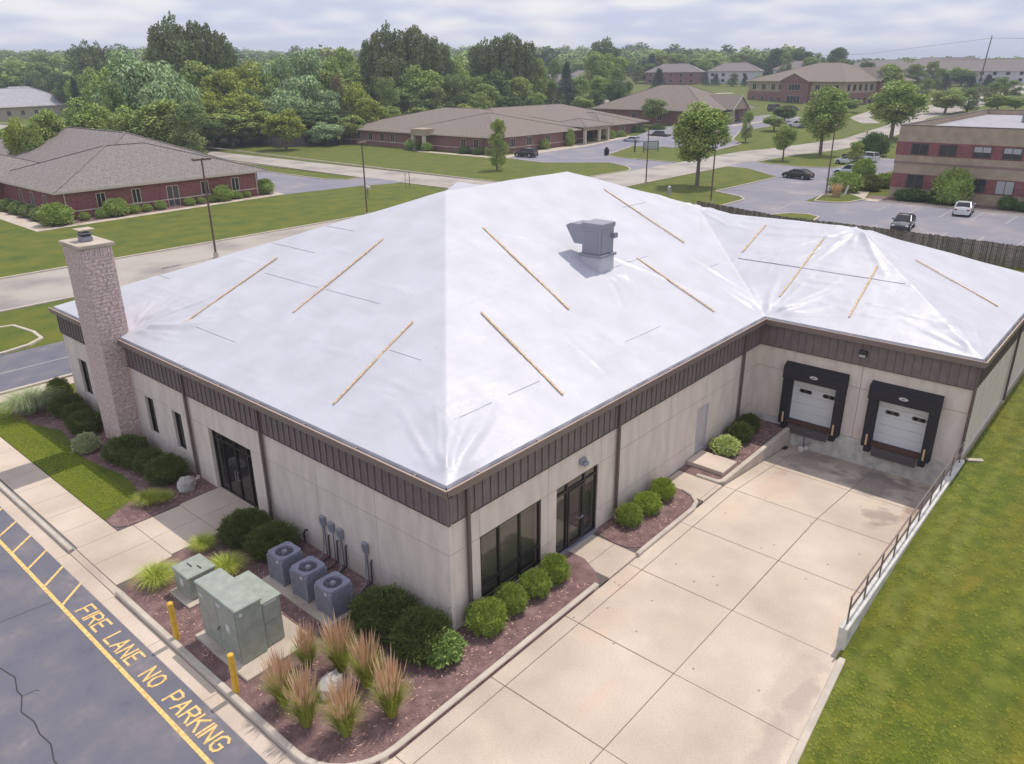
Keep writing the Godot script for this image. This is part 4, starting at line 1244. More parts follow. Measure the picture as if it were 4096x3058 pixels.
	part("rim", boxm(Vector3(0.38, 9.3, -1.15), Vector3(0.82, 9.35, -0.7), 0.01), M.galvanised, fl)
	part("rain_cap", boxm(Vector3(0.28, 9.46, -1.25), Vector3(0.92, 9.5, -0.6), 0.01), M.concrete, fl)
	for p in [[0.44, -1.08], [0.76, -0.78], [0.44, -0.78], [0.76, -1.08]]: part("post", boxm(Vector3(p[0] - 0.012, 9.36, p[1] - 0.012), Vector3(p[0] + 0.012, 9.46, p[1] + 0.012)), M.galvanised, fl)

# ---------- equipment round the building ----------
func make_equipment() -> void:
	var m := MB.new()
	single("equipment_pad", boxm(Vector3(-2.28, -0.02, -6.5), Vector3(-1.15, 0.1, -2.9), 0.015), M.concrete, "long narrow concrete pad under the three air conditioners", "concrete pad")
	var ac := thing("air_conditioner", "", "air conditioner", Vector3(-1.63, 0.1, -5.95), 0.0, "condensers by the wall")
	ac.set_meta("called", "air_conditioner")
	var hw := 0.39
	m = MB.new()
	m.cbox(Vector3(-hw + 0.03, 0.02, -hw + 0.03), Vector3(hw - 0.03, 0.9, hw - 0.03), 0.06)
	part("coil", m, M.fan_dark, ac)
	m = MB.new()
	for i in 15:   # upright louvres of the guard
		var t := -hw + 0.075 + i * (2 * hw - 0.15) / 14.0
		for s in [-1.0, 1.0]:
			m.box(Vector3(t - 0.018, 0.05, s * (hw - 0.012) - 0.014), Vector3(t + 0.018, 0.9, s * (hw - 0.012) + 0.014))
			m.box(Vector3(s * (hw - 0.012) - 0.014, 0.05, t - 0.018), Vector3(s * (hw - 0.012) + 0.014, 0.9, t + 0.018))
	part("louvre_guard", m, M.condenser, ac)
	for sx in [-1.0, 1.0]:
		for sz in [-1.0, 1.0]: part("corner_post", boxm(Vector3(sx * hw - 0.045, 0.0, sz * hw - 0.045) - Vector3(sx, 0, sz) * 0.02, Vector3(sx * hw + 0.045, 0.92, sz * hw + 0.045) - Vector3(sx, 0, sz) * 0.02, 0.02), M.condenser, ac)
	part("base_rim", boxm(Vector3(-hw, 0, -hw), Vector3(hw, 0.07, hw), 0.03), M.condenser, ac)
	m = MB.new()   # top with a round mouth
	var k := 40
	for i in k:
		var q := []
		for j in 2:
			var a := TAU * (i + j) / k
			var e := Vector3(cos(a), 0, sin(a))
			var sq: Vector3 = e * (hw + 0.02) / maxf(absf(e.x), absf(e.z))
			if sq.length() > (hw + 0.02) * 1.27: sq *= (hw + 0.02) * 1.27 / sq.length()
			q.append([e * 0.29, sq])
		m.quad(q[0][0] + Vector3(0, 0.985, 0), q[1][0] + Vector3(0, 0.985, 0), q[1][1] + Vector3(0, 1.0, 0), q[0][1] + Vector3(0, 1.0, 0))
		m.quad(q[0][1] + Vector3(0, 1.0, 0), q[1][1] + Vector3(0, 1.0, 0), q[1][1] + Vector3(0, 0.9, 0), q[0][1] + Vector3(0, 0.9, 0))
		m.quad(q[0][0] + Vector3(0, 0.985, 0), q[1][0] + Vector3(0, 0.985, 0), q[1][0] + Vector3(0, 0.8, 0), q[0][0] + Vector3(0, 0.8, 0))
	part("top_panel", m, M.condenser, ac)
	var fan := Node3D.new()
	fan.name = "fan"
	ac.add_child(fan)
	for i in 4:
		m = MB.new()
		var a := TAU * i / 4 + 0.3
		var p0 := Vector3(cos(a), 0, sin(a))
		var p1 := Vector3(cos(a + 0.9), 0, sin(a + 0.9))
		m.quad(p0 * 0.07 + Vector3(0, 0.86, 0), p0 * 0.27 + Vector3(0, 0.84, 0), p1 * 0.27 + Vector3(0, 0.92, 0), p1 * 0.07 + Vector3(0, 0.9, 0))
		part("blade", m, M.pipe, fan)
	m = MB.new()
	m.cyl(Vector3(0, 0.86, 0), Vector3(0, 0.995, 0), 0.085, 0.085, 16)
	part("hub", m, M.grey_box, fan)
	m = MB.new()
	for rr in [0.12, 0.165, 0.21, 0.255]: m.ring(Vector3(0, 0.992, 0), Vector3.UP, rr, rr + 0.007, 28)
	for i in 8: m.bar(Vector3(0, 0.99, 0), Vector3(cos(TAU * i / 8), 0, sin(TAU * i / 8)) * 0.3 + Vector3(0, 0.988, 0), 0.006, 0.004)
	part("wire_guard", m, M.condenser, ac)
	part("sticker", boxm(Vector3(-hw - 0.012, 0.78, 0.1), Vector3(-hw - 0.004, 0.87, 0.22)), M.sticker, ac)
	ac.set_meta("label", "grey air conditioner standing closest to the evergreen by the entrance walk")
	copy(ac, Vector3(-1.63, 0.1, -4.68), 0.02, "grey air conditioner standing between the two others on the pad")
	copy(ac, Vector3(-1.63, 0.1, -3.42), -0.02, "grey air conditioner standing beside the big dark juniper at the corner")
	# electrical boxes on the wall, with their conduits
	var lab := ["grey electrical box on the wall, first of three from the door", "grey electrical box on the wall, middle one of three close together", "grey electrical box on the wall, last of three close together", "grey electrical box alone on the wall nearer the building corner"]
	var zs := [-6.0, -5.54, -5.08, -3.79]
	for i in 4:
		var e := thing("electrical_box", lab[i], "electrical box", Vector3(0, 0, zs[i]), 0.0, "disconnect boxes on the wall")
		var hi: float = [1.62, 1.56, 1.5, 1.52][i]
		part("box", boxm(Vector3(-0.13, hi - 0.36, -0.11), Vector3(-0.01, hi, 0.11), 0.015), M.grey_box, e)
		part("cover", boxm(Vector3(-0.145, hi - 0.22, -0.09), Vector3(-0.125, hi - 0.01, 0.09), 0.006), M.galvanised, e)
		part("switch", boxm(Vector3(-0.165, hi - 0.3, -0.05), Vector3(-0.13, hi - 0.25, 0.05), 0.01), M.grey_box, e)
		part("conduit", tube_m([Vector3(-0.07, hi - 0.35, 0.05), Vector3(-0.06, 0.03, 0.05)], 0.018), M.pipe, e)
		if i != 1:
			var tz: float = [-5.75, 0, -4.48, -3.22][i] - zs[i]
			part("whip", tube_m([Vector3(-0.07, hi - 0.35, -0.04), Vector3(-0.08, hi - 0.7, -0.02), Vector3(-0.12, 0.5, 0.0), Vector3(-0.3, 0.22, tz * 0.35), Vector3(-0.7, 0.2, tz * 0.7), Vector3(-1.22, 0.32, tz)], 0.022), M.grey_box, e)
		part("refrigerant_line", tube_m([Vector3(-0.01, 0.95, 0.22), Vector3(-0.06, 0.9, 0.22), Vector3(-0.07, 0.12, 0.2), Vector3(-0.5, 0.08, 0.25), Vector3(-1.2, 0.12, 0.3)], 0.026), M.fan_dark, e)
	single("hose_bib", tube_m([Vector3(-0.02, 0.62, -7.05), Vector3(-0.12, 0.66, -7.05), Vector3(-0.16, 0.5, -7.1), Vector3(-0.13, 0.35, -7.15), Vector3(-0.1, 0.5, -7.2), Vector3(-0.12, 0.1, -7.12)], 0.03), M.fan_dark, "dark looped pipe stub low on the wall behind the air conditioners", "pipe")
	# utility cabinets
	var t := thing("transformer_cabinet", "large dark green utility cabinet on a pad between two yellow bollards", "utility cabinet")
	part("pad", boxm(Vector3(-5.05, -0.02, -5.6), Vector3(-2.85, 0.12, -2.78), 0.02), M.concrete, t)
	part("body", boxm(Vector3(-4.8, 0.12, -5.44), Vector3(-4.02, 1.9, -3.36), 0.02), M.utility_green, t)
	part("lid", boxm(Vector3(-4.84, 1.88, -5.48), Vector3(-3.99, 1.96, -3.32), 0.025), M.utility_green, t)
	var dr := part("door", boxm(Vector3(-4.825, 0.2, -5.4), Vector3(-4.8, 1.85, -4.42), 0.01), M.utility_green, t)
	part("hinge", boxm(Vector3(-4.84, 1.55, -5.3), Vector3(-4.82, 1.63, -5.1), 0.008), M.sticker, dr)
	dr = part("door", boxm(Vector3(-4.825, 0.2, -4.4), Vector3(-4.8, 1.85, -3.4), 0.01), M.utility_green, t)
	part("warning_sticker", boxm(Vector3(-4.83, 1.0, -3.98), Vector3(-4.824, 1.25, -3.78)), M.sticker, dr)
	part("hinge", boxm(Vector3(-4.84, 1.66, -4.34), Vector3(-4.82, 1.74, -4.14), 0.008), M.sticker, dr)
	part("latch", tube_m([Vector3(-4.83, 0.95, -4.36), Vector3(-4.87, 0.92, -4.34), Vector3(-4.87, 0.82, -4.4)], 0.015), M.fan_dark, dr)
	m = MB.new()
	m.cyl(Vector3(-4.66, 1.74, -3.365), Vector3(-4.66, 1.74, -3.33), 0.05, 0.05, 12)
	part("lock", m, M.sticker, t)
	part("side_cabinet", boxm(Vector3(-4.02, 0.12, -5.1), Vector3(-3.38, 1.62, -3.48), 0.02), M.utility_green, t)
	part("side_lid", boxm(Vector3(-4.02, 1.6, -5.14), Vector3(-3.33, 1.66, -3.44), 0.02), M.utility_green, t)
	part("side_door", boxm(Vector3(-3.96, 0.95, -3.478), Vector3(-3.44, 1.52, -3.455), 0.008), M.utility_green, t)
	part("side_door", boxm(Vector3(-3.96, 0.2, -3.478), Vector3(-3.44, 0.9, -3.46), 0.008), M.utility_green, t)
	part("label_strip", boxm(Vector3(-3.92, 1.54, -3.456), Vector3(-3.5, 1.6, -3.45)), M.sticker, t)
	t = thing("transformer_cabinet", "small squat green utility box beside the lime-green ornamental grass", "utility cabinet")
	part("pad", boxm(Vector3(-4.52, -0.02, -8.2), Vector3(-3.3, 0.1, -6.9), 0.02), M.concrete, t)
	part("body", boxm(Vector3(-4.3, 0.1, -8.1), Vector3(-3.4, 0.88, -7.15), 0.02), M.utility_green, t)
	part("lid", boxm(Vector3(-4.34, 0.86, -8.14), Vector3(-3.37, 0.95, -7.11), 0.025), M.utility_green, t)
	part("warning_sticker", boxm(Vector3(-4.31, 0.45, -7.75), Vector3(-4.304, 0.72, -7.52)), M.sticker, t)
	part("lid_slot", boxm(Vector3(-3.95, 0.951, -7.9), Vector3(-3.9, 0.956, -7.6)), M.fan_dark, t)
	part("lid_slot", boxm(Vector3(-3.8, 0.951, -7.55), Vector3(-3.75, 0.956, -7.3)), M.fan_dark, t)
	part("hinge", boxm(Vector3(-4.32, 0.7, -8.0), Vector3(-4.302, 0.74, -7.9)), M.sticker, t)
	# bollards
	for bz in [[-5.96, "yellow steel bollard at the small utility box end of the big cabinet"], [-2.72, "yellow steel bollard at the tall grasses end of the big cabinet"]]:
		var bo := thing("bollard", bz[1], "bollard", Vector3(-5.41, 0, bz[0]), 0.0, "yellow bollards by the kerb")
		m = MB.new()
		m.cyl(Vector3(0, -0.05, 0), Vector3(0, 1.27, 0), 0.085, 0.085, 18)
		part("sleeve", m, M.bollard, bo)
		m = MB.new()
		m.cyl(Vector3(0, 1.27, 0), Vector3(0, 1.3, 0), 0.085, 0.05, 18)
		part("top_cap", m, M.bollard, bo)
	# railing on the retaining wall
	var ra := thing("railing", "brown two-rail pipe railing on top of the low concrete wall", "railing")
	var x := 6.92
	while x < 19.7:
		m = MB.new()
		m.cyl(Vector3(x, 0.72, 8.86), Vector3(x, 1.64, 8.86), 0.026, 0.026, 8)
		part("post", m, M.gutter, ra)
		x += 1.4
	for y in [1.64, 1.2]: part("rail", tube_m([Vector3(6.9, y, 8.86), Vector3(19.75, y, 8.86)], 0.026, 8), M.gutter, ra)
	# things on the ramp and by the corner
	var jk := thing("trailer_jack", "small wheeled steel jack standing under the dock leveller", "trailer jack", Vector3(19.55, -0.74, 2.75), 0.3)
	for s in [-0.09, 0.09]:
		m = MB.new()
		m.cyl(Vector3(-0.04 + s, 0.12, s), Vector3(0.04 + s, 0.12, s), 0.12, 0.12, 14)
		part("wheel", m, M.boot, jk)
	part("stem", tube_m([Vector3(0, 0.12, 0), Vector3(0.06, 0.75, -0.02)], 0.03), M.pipe, jk)
	part("cross_bar", tube_m([Vector3(0, 0.2, -0.05), Vector3(0.05, 0.42, 0.3)], 0.02), M.pipe, jk)
	part("axle", tube_m([Vector3(-0.15, 0.12, -0.12), Vector3(0.15, 0.12, 0.12)], 0.015), M.pipe, jk)
	m = MB.new()
	m.box(Vector3(19.0, -0.70, 1.98), Vector3(19.35, -0.655, 2.16))
	single("drain_grate", m, M.fan_dark, "small dark drain grate at the foot of the ramp kerb", "drain")
	m = MB.new()
	m.bar(Vector3(20.2, 0.66, 9.0), Vector3(20.6, 0.63, 9.5), 0.2, 0.05)
	single("splash_block", m, M.kerb, "pale concrete splash block lying in the grass below the corner downspout", "splash block")
	for rk in [[-3.74, -0.85, 0.42, 0.3, 0.30, "white boulder half hidden among the tall feathery grasses"], [-0.85, -14.0, 0.42, 0.36, 0.3, "pale boulder lying beside the double entrance doors"]]:
		m = MB.new()
		m.blob(Vector3(0, rk[3] * 0.55, 0), Vector3(rk[2], rk[3], rk[4]), 14, 9, 0.35, noise(int(rk[2] * 1000) + int(rk[0] * 10), 0.9, 3))
		single("boulder", m, M.rock, rk[5], "boulder", Vector3(rk[0], 0.02, rk[1]), 0.5)

# ---------- planting ----------
func bush_mesh(sd: int, count: int, leaf: float, width: float, lift := 0.5) -> ArrayMesh:   # unit ball of small upright leaves
	var r := RandomNumberGenerator.new()
	r.seed = sd
	var nz := noise(sd, 1.1, 3)
	var m := MB.new()
	m.tint = true
	m.col = Color(0.8, 0.85, 0.8)
	m.blob(Vector3(0, 0, 0), Vector3.ONE * 0.78, 16, 10, 0.3, nz)
	for i in count:
		var d := Vector3(r.randfn(), r.randfn(), r.randfn()).normalized()
		if d.y < -0.75: d.y = -d.y
		var k := 1.0 + 0.3 * nz.get_noise_3dv(d * 2.0)
		var p := d * k * (0.70 + 0.24 * r.randf() + (0.14 if r.randf() < 0.03 else 0.0))
		var g := r.randf_range(0.55, 1.45)
		m.col = Color(g * r.randf_range(0.85, 1.15), g, g * r.randf_range(0.75, 1.1))
		var dir := (d + Vector3(r.randfn(), r.randfn() + lift, r.randfn()) * 0.55).normalized()
		var nn := (d.cross(dir) + Vector3(r.randfn(), r.randfn(), r.randfn()) * 0.6).normalized()
		nn = (nn - dir * nn.dot(dir)).normalized()
		m.leaf(p, dir, nn, leaf * r.randf_range(0.7, 1.4), width * r.randf_range(0.7, 1.3))
	return m.mesh()
func blades(sd: int, count: int, h: float, spread: float, droop: float, w: float, foot := 0.12) -> MB:   # curved strips springing from one crown
	var r := RandomNumberGenerator.new()
	r.seed = sd
	var m := MB.new()
	m.tint = true
	for i in count:
		var a := r.randf() * TAU
		var o := Vector3(cos(a), 0, sin(a))
		var side := Vector3(-sin(a), 0, cos(a))
		var l := h * r.randf_range(0.6, 1.05)
		var lean := spread * sqrt(r.randf())
		var p := o * foot * r.randf()
		var g := r.randf_range(0.65, 1.35)
		m.col = Color(g * r.randf_range(0.9, 1.2), g, g * r.randf_range(0.7, 1.1))
		var prev := p
		for s in range(1, 5):
			var t := s / 4.0
			var q := p + o * lean * (t * 0.6 + t * t * 0.4) + Vector3(0, l * (t - droop * t * t * t), 0) + side * r.randfn() * 0.01
			var w0 := w * (1.0 - (t - 0.25) * 0.95)
			var w1 := w * (1.0 - t * 0.95)
			m.quad(prev - side * w0 / 2, prev + side * w0 / 2, q + side * w1 / 2, q - side * w1 / 2)
			prev = q
	return m
func plant(called: String, mesh_: Mesh, mt: Material, at: Vector3, size: Vector3, label: String, cat: String, group := "", turn := 0.0) -> Node3D:
	var o := thing(called, label, cat, at, turn, group)
	var f := part("foliage", mesh_, mt, o, Vector3(0, size.y * 0.82, 0))
	f.scale = size
	var m := MB.new()
	m.cyl(Vector3(0, -0.05, 0), Vector3(0, size.y * 0.6, 0), 0.04, 0.03, 6)
	part("stem", m, M.bark, o)
	return o
func make_plants() -> void:
	var yew := []
	for i in 4: yew.append(bush_mesh(300 + i, 5200, 0.16, 0.04))
	var jun := []
	for i in 2: jun.append(bush_mesh(320 + i, 7000, 0.19, 0.035, 0.9))
	var broad := bush_mesh(330, 900, 0.22, 0.16, 0.2)
	var vari := bush_mesh(331, 2200, 0.2, 0.09, 0.4)
	var gr := "clipped evergreens below the shop window"
	for i in 4:
		var q: Array = [[0.78, 0.62, 0.62, 0.5], [1.95, 0.58, 0.53, 0.43], [2.98, 0.66, 0.52, 0.43], [3.98, 0.66, 0.52, 0.46]][i]
		plant("yew_bush", yew[i], M.yew, Vector3(q[0], 0.02, q[1]), Vector3(q[2], q[3], q[2] * 0.95), ["largest rounded green yew, beside the corner downspout", "rounded green yew below the first pane of the tall window", "rounded green yew below the middle of the tall window", "rounded green yew standing at the end next to the glass side door"][i], "bush", gr, i * 1.3)
	for i in 3:
		var q: Array = [[8.35, 0.68, 0.5, 0.4], [9.5, 0.72, 0.54, 0.38], [10.72, 0.66, 0.48, 0.42]][i]
		plant("yew_bush", yew[(i + 1) % 4], M.boxwood if i else M.yew, Vector3(q[0], 0.02, q[1]), Vector3(q[2], q[3], q[2]), ["rounded green bush in the kerbed bed, beside the white downspout boot", "rounded green bush between two others in the small kerbed bed", "spiky lighter green bush at the rounded tip of the small kerbed bed"][i], "bush", "bushes in the small kerbed bed", i * 2.1)
	plant("juniper", jun[0], M.yew_dark, Vector3(-1.12, 0.02, -1.75), Vector3(0.95, 0.58, 1.0), "big dark spreading juniper touching the last air conditioner", "juniper", "junipers at the corner")
	plant("juniper", jun[1], M.yew_dark, Vector3(-1.02, 0.02, -0.25), Vector3(0.95, 0.54, 0.9), "big dark spreading juniper behind the broad-leaved shrub at the corner", "juniper", "junipers at the corner", 1.0)
	plant("hydrangea", broad, M.broad_leaf, Vector3(-0.92, 0.02, 0.62), Vector3(0.6, 0.42, 0.5), "light green broad-leaved shrub at the building corner", "shrub")
	plant("juniper", jun[1], M.yew_dark, Vector3(-1.25, 0.02, -9.05), Vector3(0.9, 0.54, 0.85), "dense evergreen beside the entrance walk, rear one of two", "juniper", "evergreens by the entrance walk")
	plant("juniper", jun[0], M.yew_dark, Vector3(-1.08, 0.02, -7.65), Vector3(0.85, 0.52, 0.85), "dense evergreen next to the first air conditioner", "juniper", "evergreens by the entrance walk", 2.0)
	for i in 9:
		var q: Array = [[-0.95, -25.4, 0.78, 0.55], [-1.0, -24.0, 0.68, 0.5], [-1.2, -22.6, 0.75, 0.55], [-1.2, -18.5, 0.92, 0.52], [-1.3, -17.5, 0.52, 0.38], [-1.05, -16.6, 0.66, 0.5], [-1.0, -15.35, 0.8, 0.55], [-0.5, -27.5, 0.6, 0.62], [-1.1, -26.9, 0.5, 0.5]][i]
		plant("yew_bush", yew[i % 4], M.yew_dark, Vector3(q[0], 0.02, q[1]), Vector3(q[2], q[3], q[2]), ["dark mounded evergreen beyond the chimney, next to the pampas grass", "mounded evergreen beyond the chimney, between two others", "mounded evergreen at the foot of the chimney, beyond it", "wide dark evergreen hugging the foot of the chimney, on the door side", "small bluish evergreen squeezed between two larger ones", "mounded evergreen below the narrow window pair", "large mounded evergreen beside the pale boulder", "tall loose olive shrub at the far building corner", "loose olive shrub rising behind the pampas grass"][i], "bush", "evergreens along the fire-lane facade", i * 0.9)
	plant("variegated_shrub", vari, M.pale_leaf, Vector3(-2.0, 0.02, -20.6), Vector3(0.55, 0.42, 0.55), "cream and green variegated shrub in the mulch before the chimney", "shrub")
	plant("hosta", vari, M.hosta, Vector3(15.75, 0.02, 0.75), Vector3(0.72, 0.36, 0.6), "yellow-green striped hosta beside the concrete step", "hosta")
	plant("juniper", jun[0], M.yew_dark, Vector3(17.25, 0.02, 0.7), Vector3(0.7, 0.42, 0.55), "low dark green shrub in the planter beside the loading docks", "juniper")
	plant("juniper", jun[1], M.yew_dark, Vector3(18.35, 0.02, 0.55), Vector3(0.75, 0.4, 0.5), "low dark green shrub in the very corner of the dock planter", "juniper")
	# ornamental grasses
	var reed := []
	for i in 3:
		var st := MB.new()
		st.tint = true
		var r := RandomNumberGenerator.new()
		r.seed = 400 + i
		for k in 120:   # seed plumes on tall stems
			var a := r.randf() * TAU
			var ln := r.randf_range(0.05, 0.42)
			var o := Vector3(cos(a), 0, sin(a))
			var top := o * ln * 1.25 + Vector3(0, r.randf_range(1.2, 1.85), 0)
			var low := o * ln * 0.8 + Vector3(0, top.y * 0.62, 0)
			var sd := Vector3(-sin(a), 0, cos(a))
			var g := r.randf_range(0.75, 1.25)
			st.col = Color(g, g * r.randf_range(0.9, 1.05), g * r.randf_range(0.85, 1.1))
			st.quad(o * ln * 0.1, low - sd * 0.003, low + sd * 0.003, o * ln * 0.1 + sd * 0.006)
			var mid := low.lerp(top, 0.4)
			st.tri(low, mid + sd * 0.016, top)
			st.tri(low, top, mid - sd * 0.016)
			var ot := o.cross(sd).cross(sd)
			st.tri(low, mid + o * 0.016, top)
		reed.append([blades(410 + i, 800, 1.35, 0.6, 0.25, 0.014).mesh(), st.mesh()])
	var names := ["feathery tan grass next to the kerb, between two others", "feathery tan grass nearest the kerb in front of the boulder", "smaller feathery grass at the corner of the big cabinet's pad", "feathery tan grass beside the dark juniper", "feathery tan grass behind the boulder, towards the corner shrubs", "tallest feathery tan grass, out towards the driveway kerb", "feathery tan grass at the rounded corner of the bed"]
	for i in 7:
		var q: Array = [[-4.82, -1.42, 0.95], [-4.85, -0.35, 1.0], [-3.62, -2.05, 0.82], [-3.1, -1.25, 1.02], [-3.0, -0.25, 1.0], [-3.25, 1.05, 1.06], [-4.4, 0.65, 1.0]][i]
		var o := thing("feather_grass", names[i], "ornamental grass", Vector3(q[0], 0.02, q[1]), i * 1.1, "feather grasses in the corner bed")
		o.scale = Vector3.ONE * q[2]
		part("leaf_blades", reed[i % 3][0], M.blade, o)
		part("seed_plumes", reed[i % 3][1], M.plume, o)
	var lime := blades(420, 900, 1.05, 0.95, 0.62, 0.016, 0.2).mesh()
	for q in [[-4.5, -9.0, 0.95, "large lime-green grass mound at the corner of the entrance walk"], [-2.5, -9.7, 0.72, "small lime-green grass mound beside the entrance walk"], [-2.75, -7.8, 0.9, "lime-green grass mound between the small utility box and the evergreen"]]:
		var o := thing("lime_grass", q[3], "ornamental grass", Vector3(q[0], 0.02, q[1]), q[0], "lime grass mounds")
		o.scale = Vector3.ONE * q[2]
		part("leaf_blades", lime, M.blade_lime, o)
	var pam := blades(421, 1400, 1.9, 1.35, 0.55, 0.018, 0.25).mesh()
	var pg := thing("pampas_grass", "big grey-green fountain of grass at the far end of the bed", "ornamental grass", Vector3(-2.1, 0.02, -27.0))
	part("leaf_blades", pam, M.blade_grey, pg)
	pg.scale = Vector3(1.25, 1.05, 1.25)
	for q in [[-2.35, -14.15, 0.8], [-1.9, -13.9, 0.6]]:
		var o := thing("low_grass", "soft arching green grass between the boulder and the walk" if q[2] > 0.7 else "small tuft of arching grass at the edge of the boulder", "ornamental grass", Vector3(q[0], 0.02, q[1]), q[1])
		o.scale = Vector3.ONE * q[2]
		part("leaf_blades", lime, M.blade, o)
	# loose chips on the mulch and tufts in the turf
	var chip := MB.new()
	chip.tint = true
	chip.box(Vector3(-0.03, 0, -0.008), Vector3(0.03, 0.008, 0.008))
	var areas := [[-5.35, -0.1, -9.0, -0.1], [-4.9, 4.4, 0.1, 1.75], [7.1, 11.4, 0.1, 1.8], [15.1, 19.8, 0.1, 1.7], [-2.0, -0.1, -27, -13.4], [-3.6, -0.3, -14.6, -13.3]]
	scatter("wood_chips", "loose brown bark chips lying on the planting beds", "bark chips", chip.mesh(), M.chip, areas, 9000, 0.03, [Color(0.55, 0.42, 0.4), Color(0.75, 0.58, 0.55), Color(0.4, 0.3, 0.3), Color(0.62, 0.5, 0.48), Color(1.5, 1.25, 1.15)], 0.6, 1.5)
	var tuft := MB.new()
	tuft.tint = true
	var r2 := RandomNumberGenerator.new()
	r2.seed = 55
	for i in 9:
		var a := r2.randf() * TAU
		var o := Vector3(cos(a), 0, sin(a))
		var b := o * 0.03 * r2.randf()
		tuft.tri(b, b + Vector3(-sin(a), 0, cos(a)) * 0.012, b + o * r2.randf_range(0.02, 0.06) + Vector3(0, r2.randf_range(0.03, 0.07), 0))
	var tm := tuft.mesh()
	scatter("grass_tufts", "loose tufts of grass in the rough lawn beside the driveway", "grass", tm, M.blade, [[1.0, 6.0, 9.3, 22.0], [1.0, 6.0, 9.3, 16.0], [6.0, 12.0, 9.1, 22.0], [12.0, 20.0, 9.1, 20.0], [20, 40, 8.9, 24]], 36000, 0.0, [Color(1.0, 1.0, 0.7), Color(1.2, 1.12, 0.9), Color(1.5, 1.3, 1.2), Color(0.8, 0.92, 0.6)], 0.4, 0.95, true)
	scatter("grass_tufts", "short tufts of grass in the strip along the sidewalk", "grass", tm, M.blade, [[-3.95, -2.5, -28, -14.8]], 7000, 0.035, [Color(0.95, 1.0, 0.6), Color(1.15, 1.08, 0.75), Color(0.8, 0.92, 0.5)], 0.4, 0.8)
func scatter(called: String, label: String, cat: String, mesh_: Mesh, mt: Material, areas: Array, count: int, y: float, cols: Array, s0: float, s1: float, lawn := false) -> void:
	var r := RandomNumberGenerator.new()
	r.seed = count
	var tot := 0.0
	for a in areas: tot += (a[1] - a[0]) * (a[3] - a[2])
	var mm := MultiMesh.new()
	mm.transform_format = MultiMesh.TRANSFORM_3D
	mm.use_colors = true
	mm.mesh = mesh_
	mm.instance_count = count
	var i := 0
	for a in areas:
		var n := int(count * (a[1] - a[0]) * (a[3] - a[2]) / tot) if a != areas[-1] else count - i
		for k in n:
			var x := r.randf_range(a[0], a[1])
			var z := r.randf_range(a[2], a[3])
			var yy := y
			if lawn: yy = -0.04 if x < 6.2 else remap(x, 6.2, 9.2, -0.04, 0.38) if x < 9.2 else minf(remap(x, 9.2, 14.0, 0.38, 0.6), 0.6)
			mm.set_instance_transform(i, Transform3D(Basis(Vector3.UP, r.randf() * TAU).scaled(Vector3.ONE * r.randf_range(s0, s1)), Vector3(x, yy, z)))
			mm.set_instance_color(i, cols[r.randi() % cols.size()])
			i += 1
	var o := MultiMeshInstance3D.new()
	o.name = numbered(called)
	o.multimesh = mm
	o.material_override = mt
	add_child(o, true)
	o.set_meta("kind", "stuff")
	o.set_meta("label", label)
	o.set_meta("category", cat)

# ---------- neighbouring buildings ----------
func hip(to: Node, x0: float, x1: float, z0: float, z1: float, eave: float, slope: float, mt: Material, called := "roof") -> MeshInstance3D:   # hipped roof over a rectangle, with its eaves board as a sub-part
	var m := MB.new()
	var w := x1 - x0
	var d := z1 - z0
	var h := minf(w, d) / 2
	var top := eave + slope * h
	var a := Vector3(x0 + h, top, z0 + h) if w >= d else Vector3((x0 + x1) / 2, top, z0 + h)
	var b := Vector3(x1 - h, top, z0 + h) if w >= d else Vector3((x0 + x1) / 2, top, z1 - h)
	var p := [Vector3(x0, eave, z0), Vector3(x1, eave, z0), Vector3(x1, eave, z1), Vector3(x0, eave, z1)]
	if w >= d:
		m.quad(p[3], p[2], b, a)
		m.quad(p[1], p[0], a, b)
		m.tri(p[0], p[3], a)
		m.tri(p[2], p[1], b)
	else:
		m.quad(p[0], p[3], b, a)
		m.quad(p[2], p[1], a, b)
		m.tri(p[3], p[2], b)
		m.tri(p[1], p[0], a)
	var o := part(called, m, mt, to)
	m = MB.new()
	for i in 4:
		var q: Vector3 = p[i]
		var s: Vector3 = p[(i + 1) % 4]
		var e := Vector3(0, 0.22, 0)
		m.quad(q - e, q, s, s - e)
	m.quad(p[0] - Vector3(0, 0.2, 0), p[1] - Vector3(0, 0.2, 0), p[2] - Vector3(0, 0.2, 0), p[3] - Vector3(0, 0.2, 0))
	part("eaves_board", m, M.trim, o)
	m = MB.new()
	for s in [[p[0], a], [p[3], a if w >= d else b], [p[1], b if w >= d else a], [p[2], b], [a, b]]: m.bar(s[0] + Vector3(0, 0.03, 0), s[1] + Vector3(0, 0.03, 0), 0.3, 0.05)
	part("ridge_cap", m, mt, o)
	return o
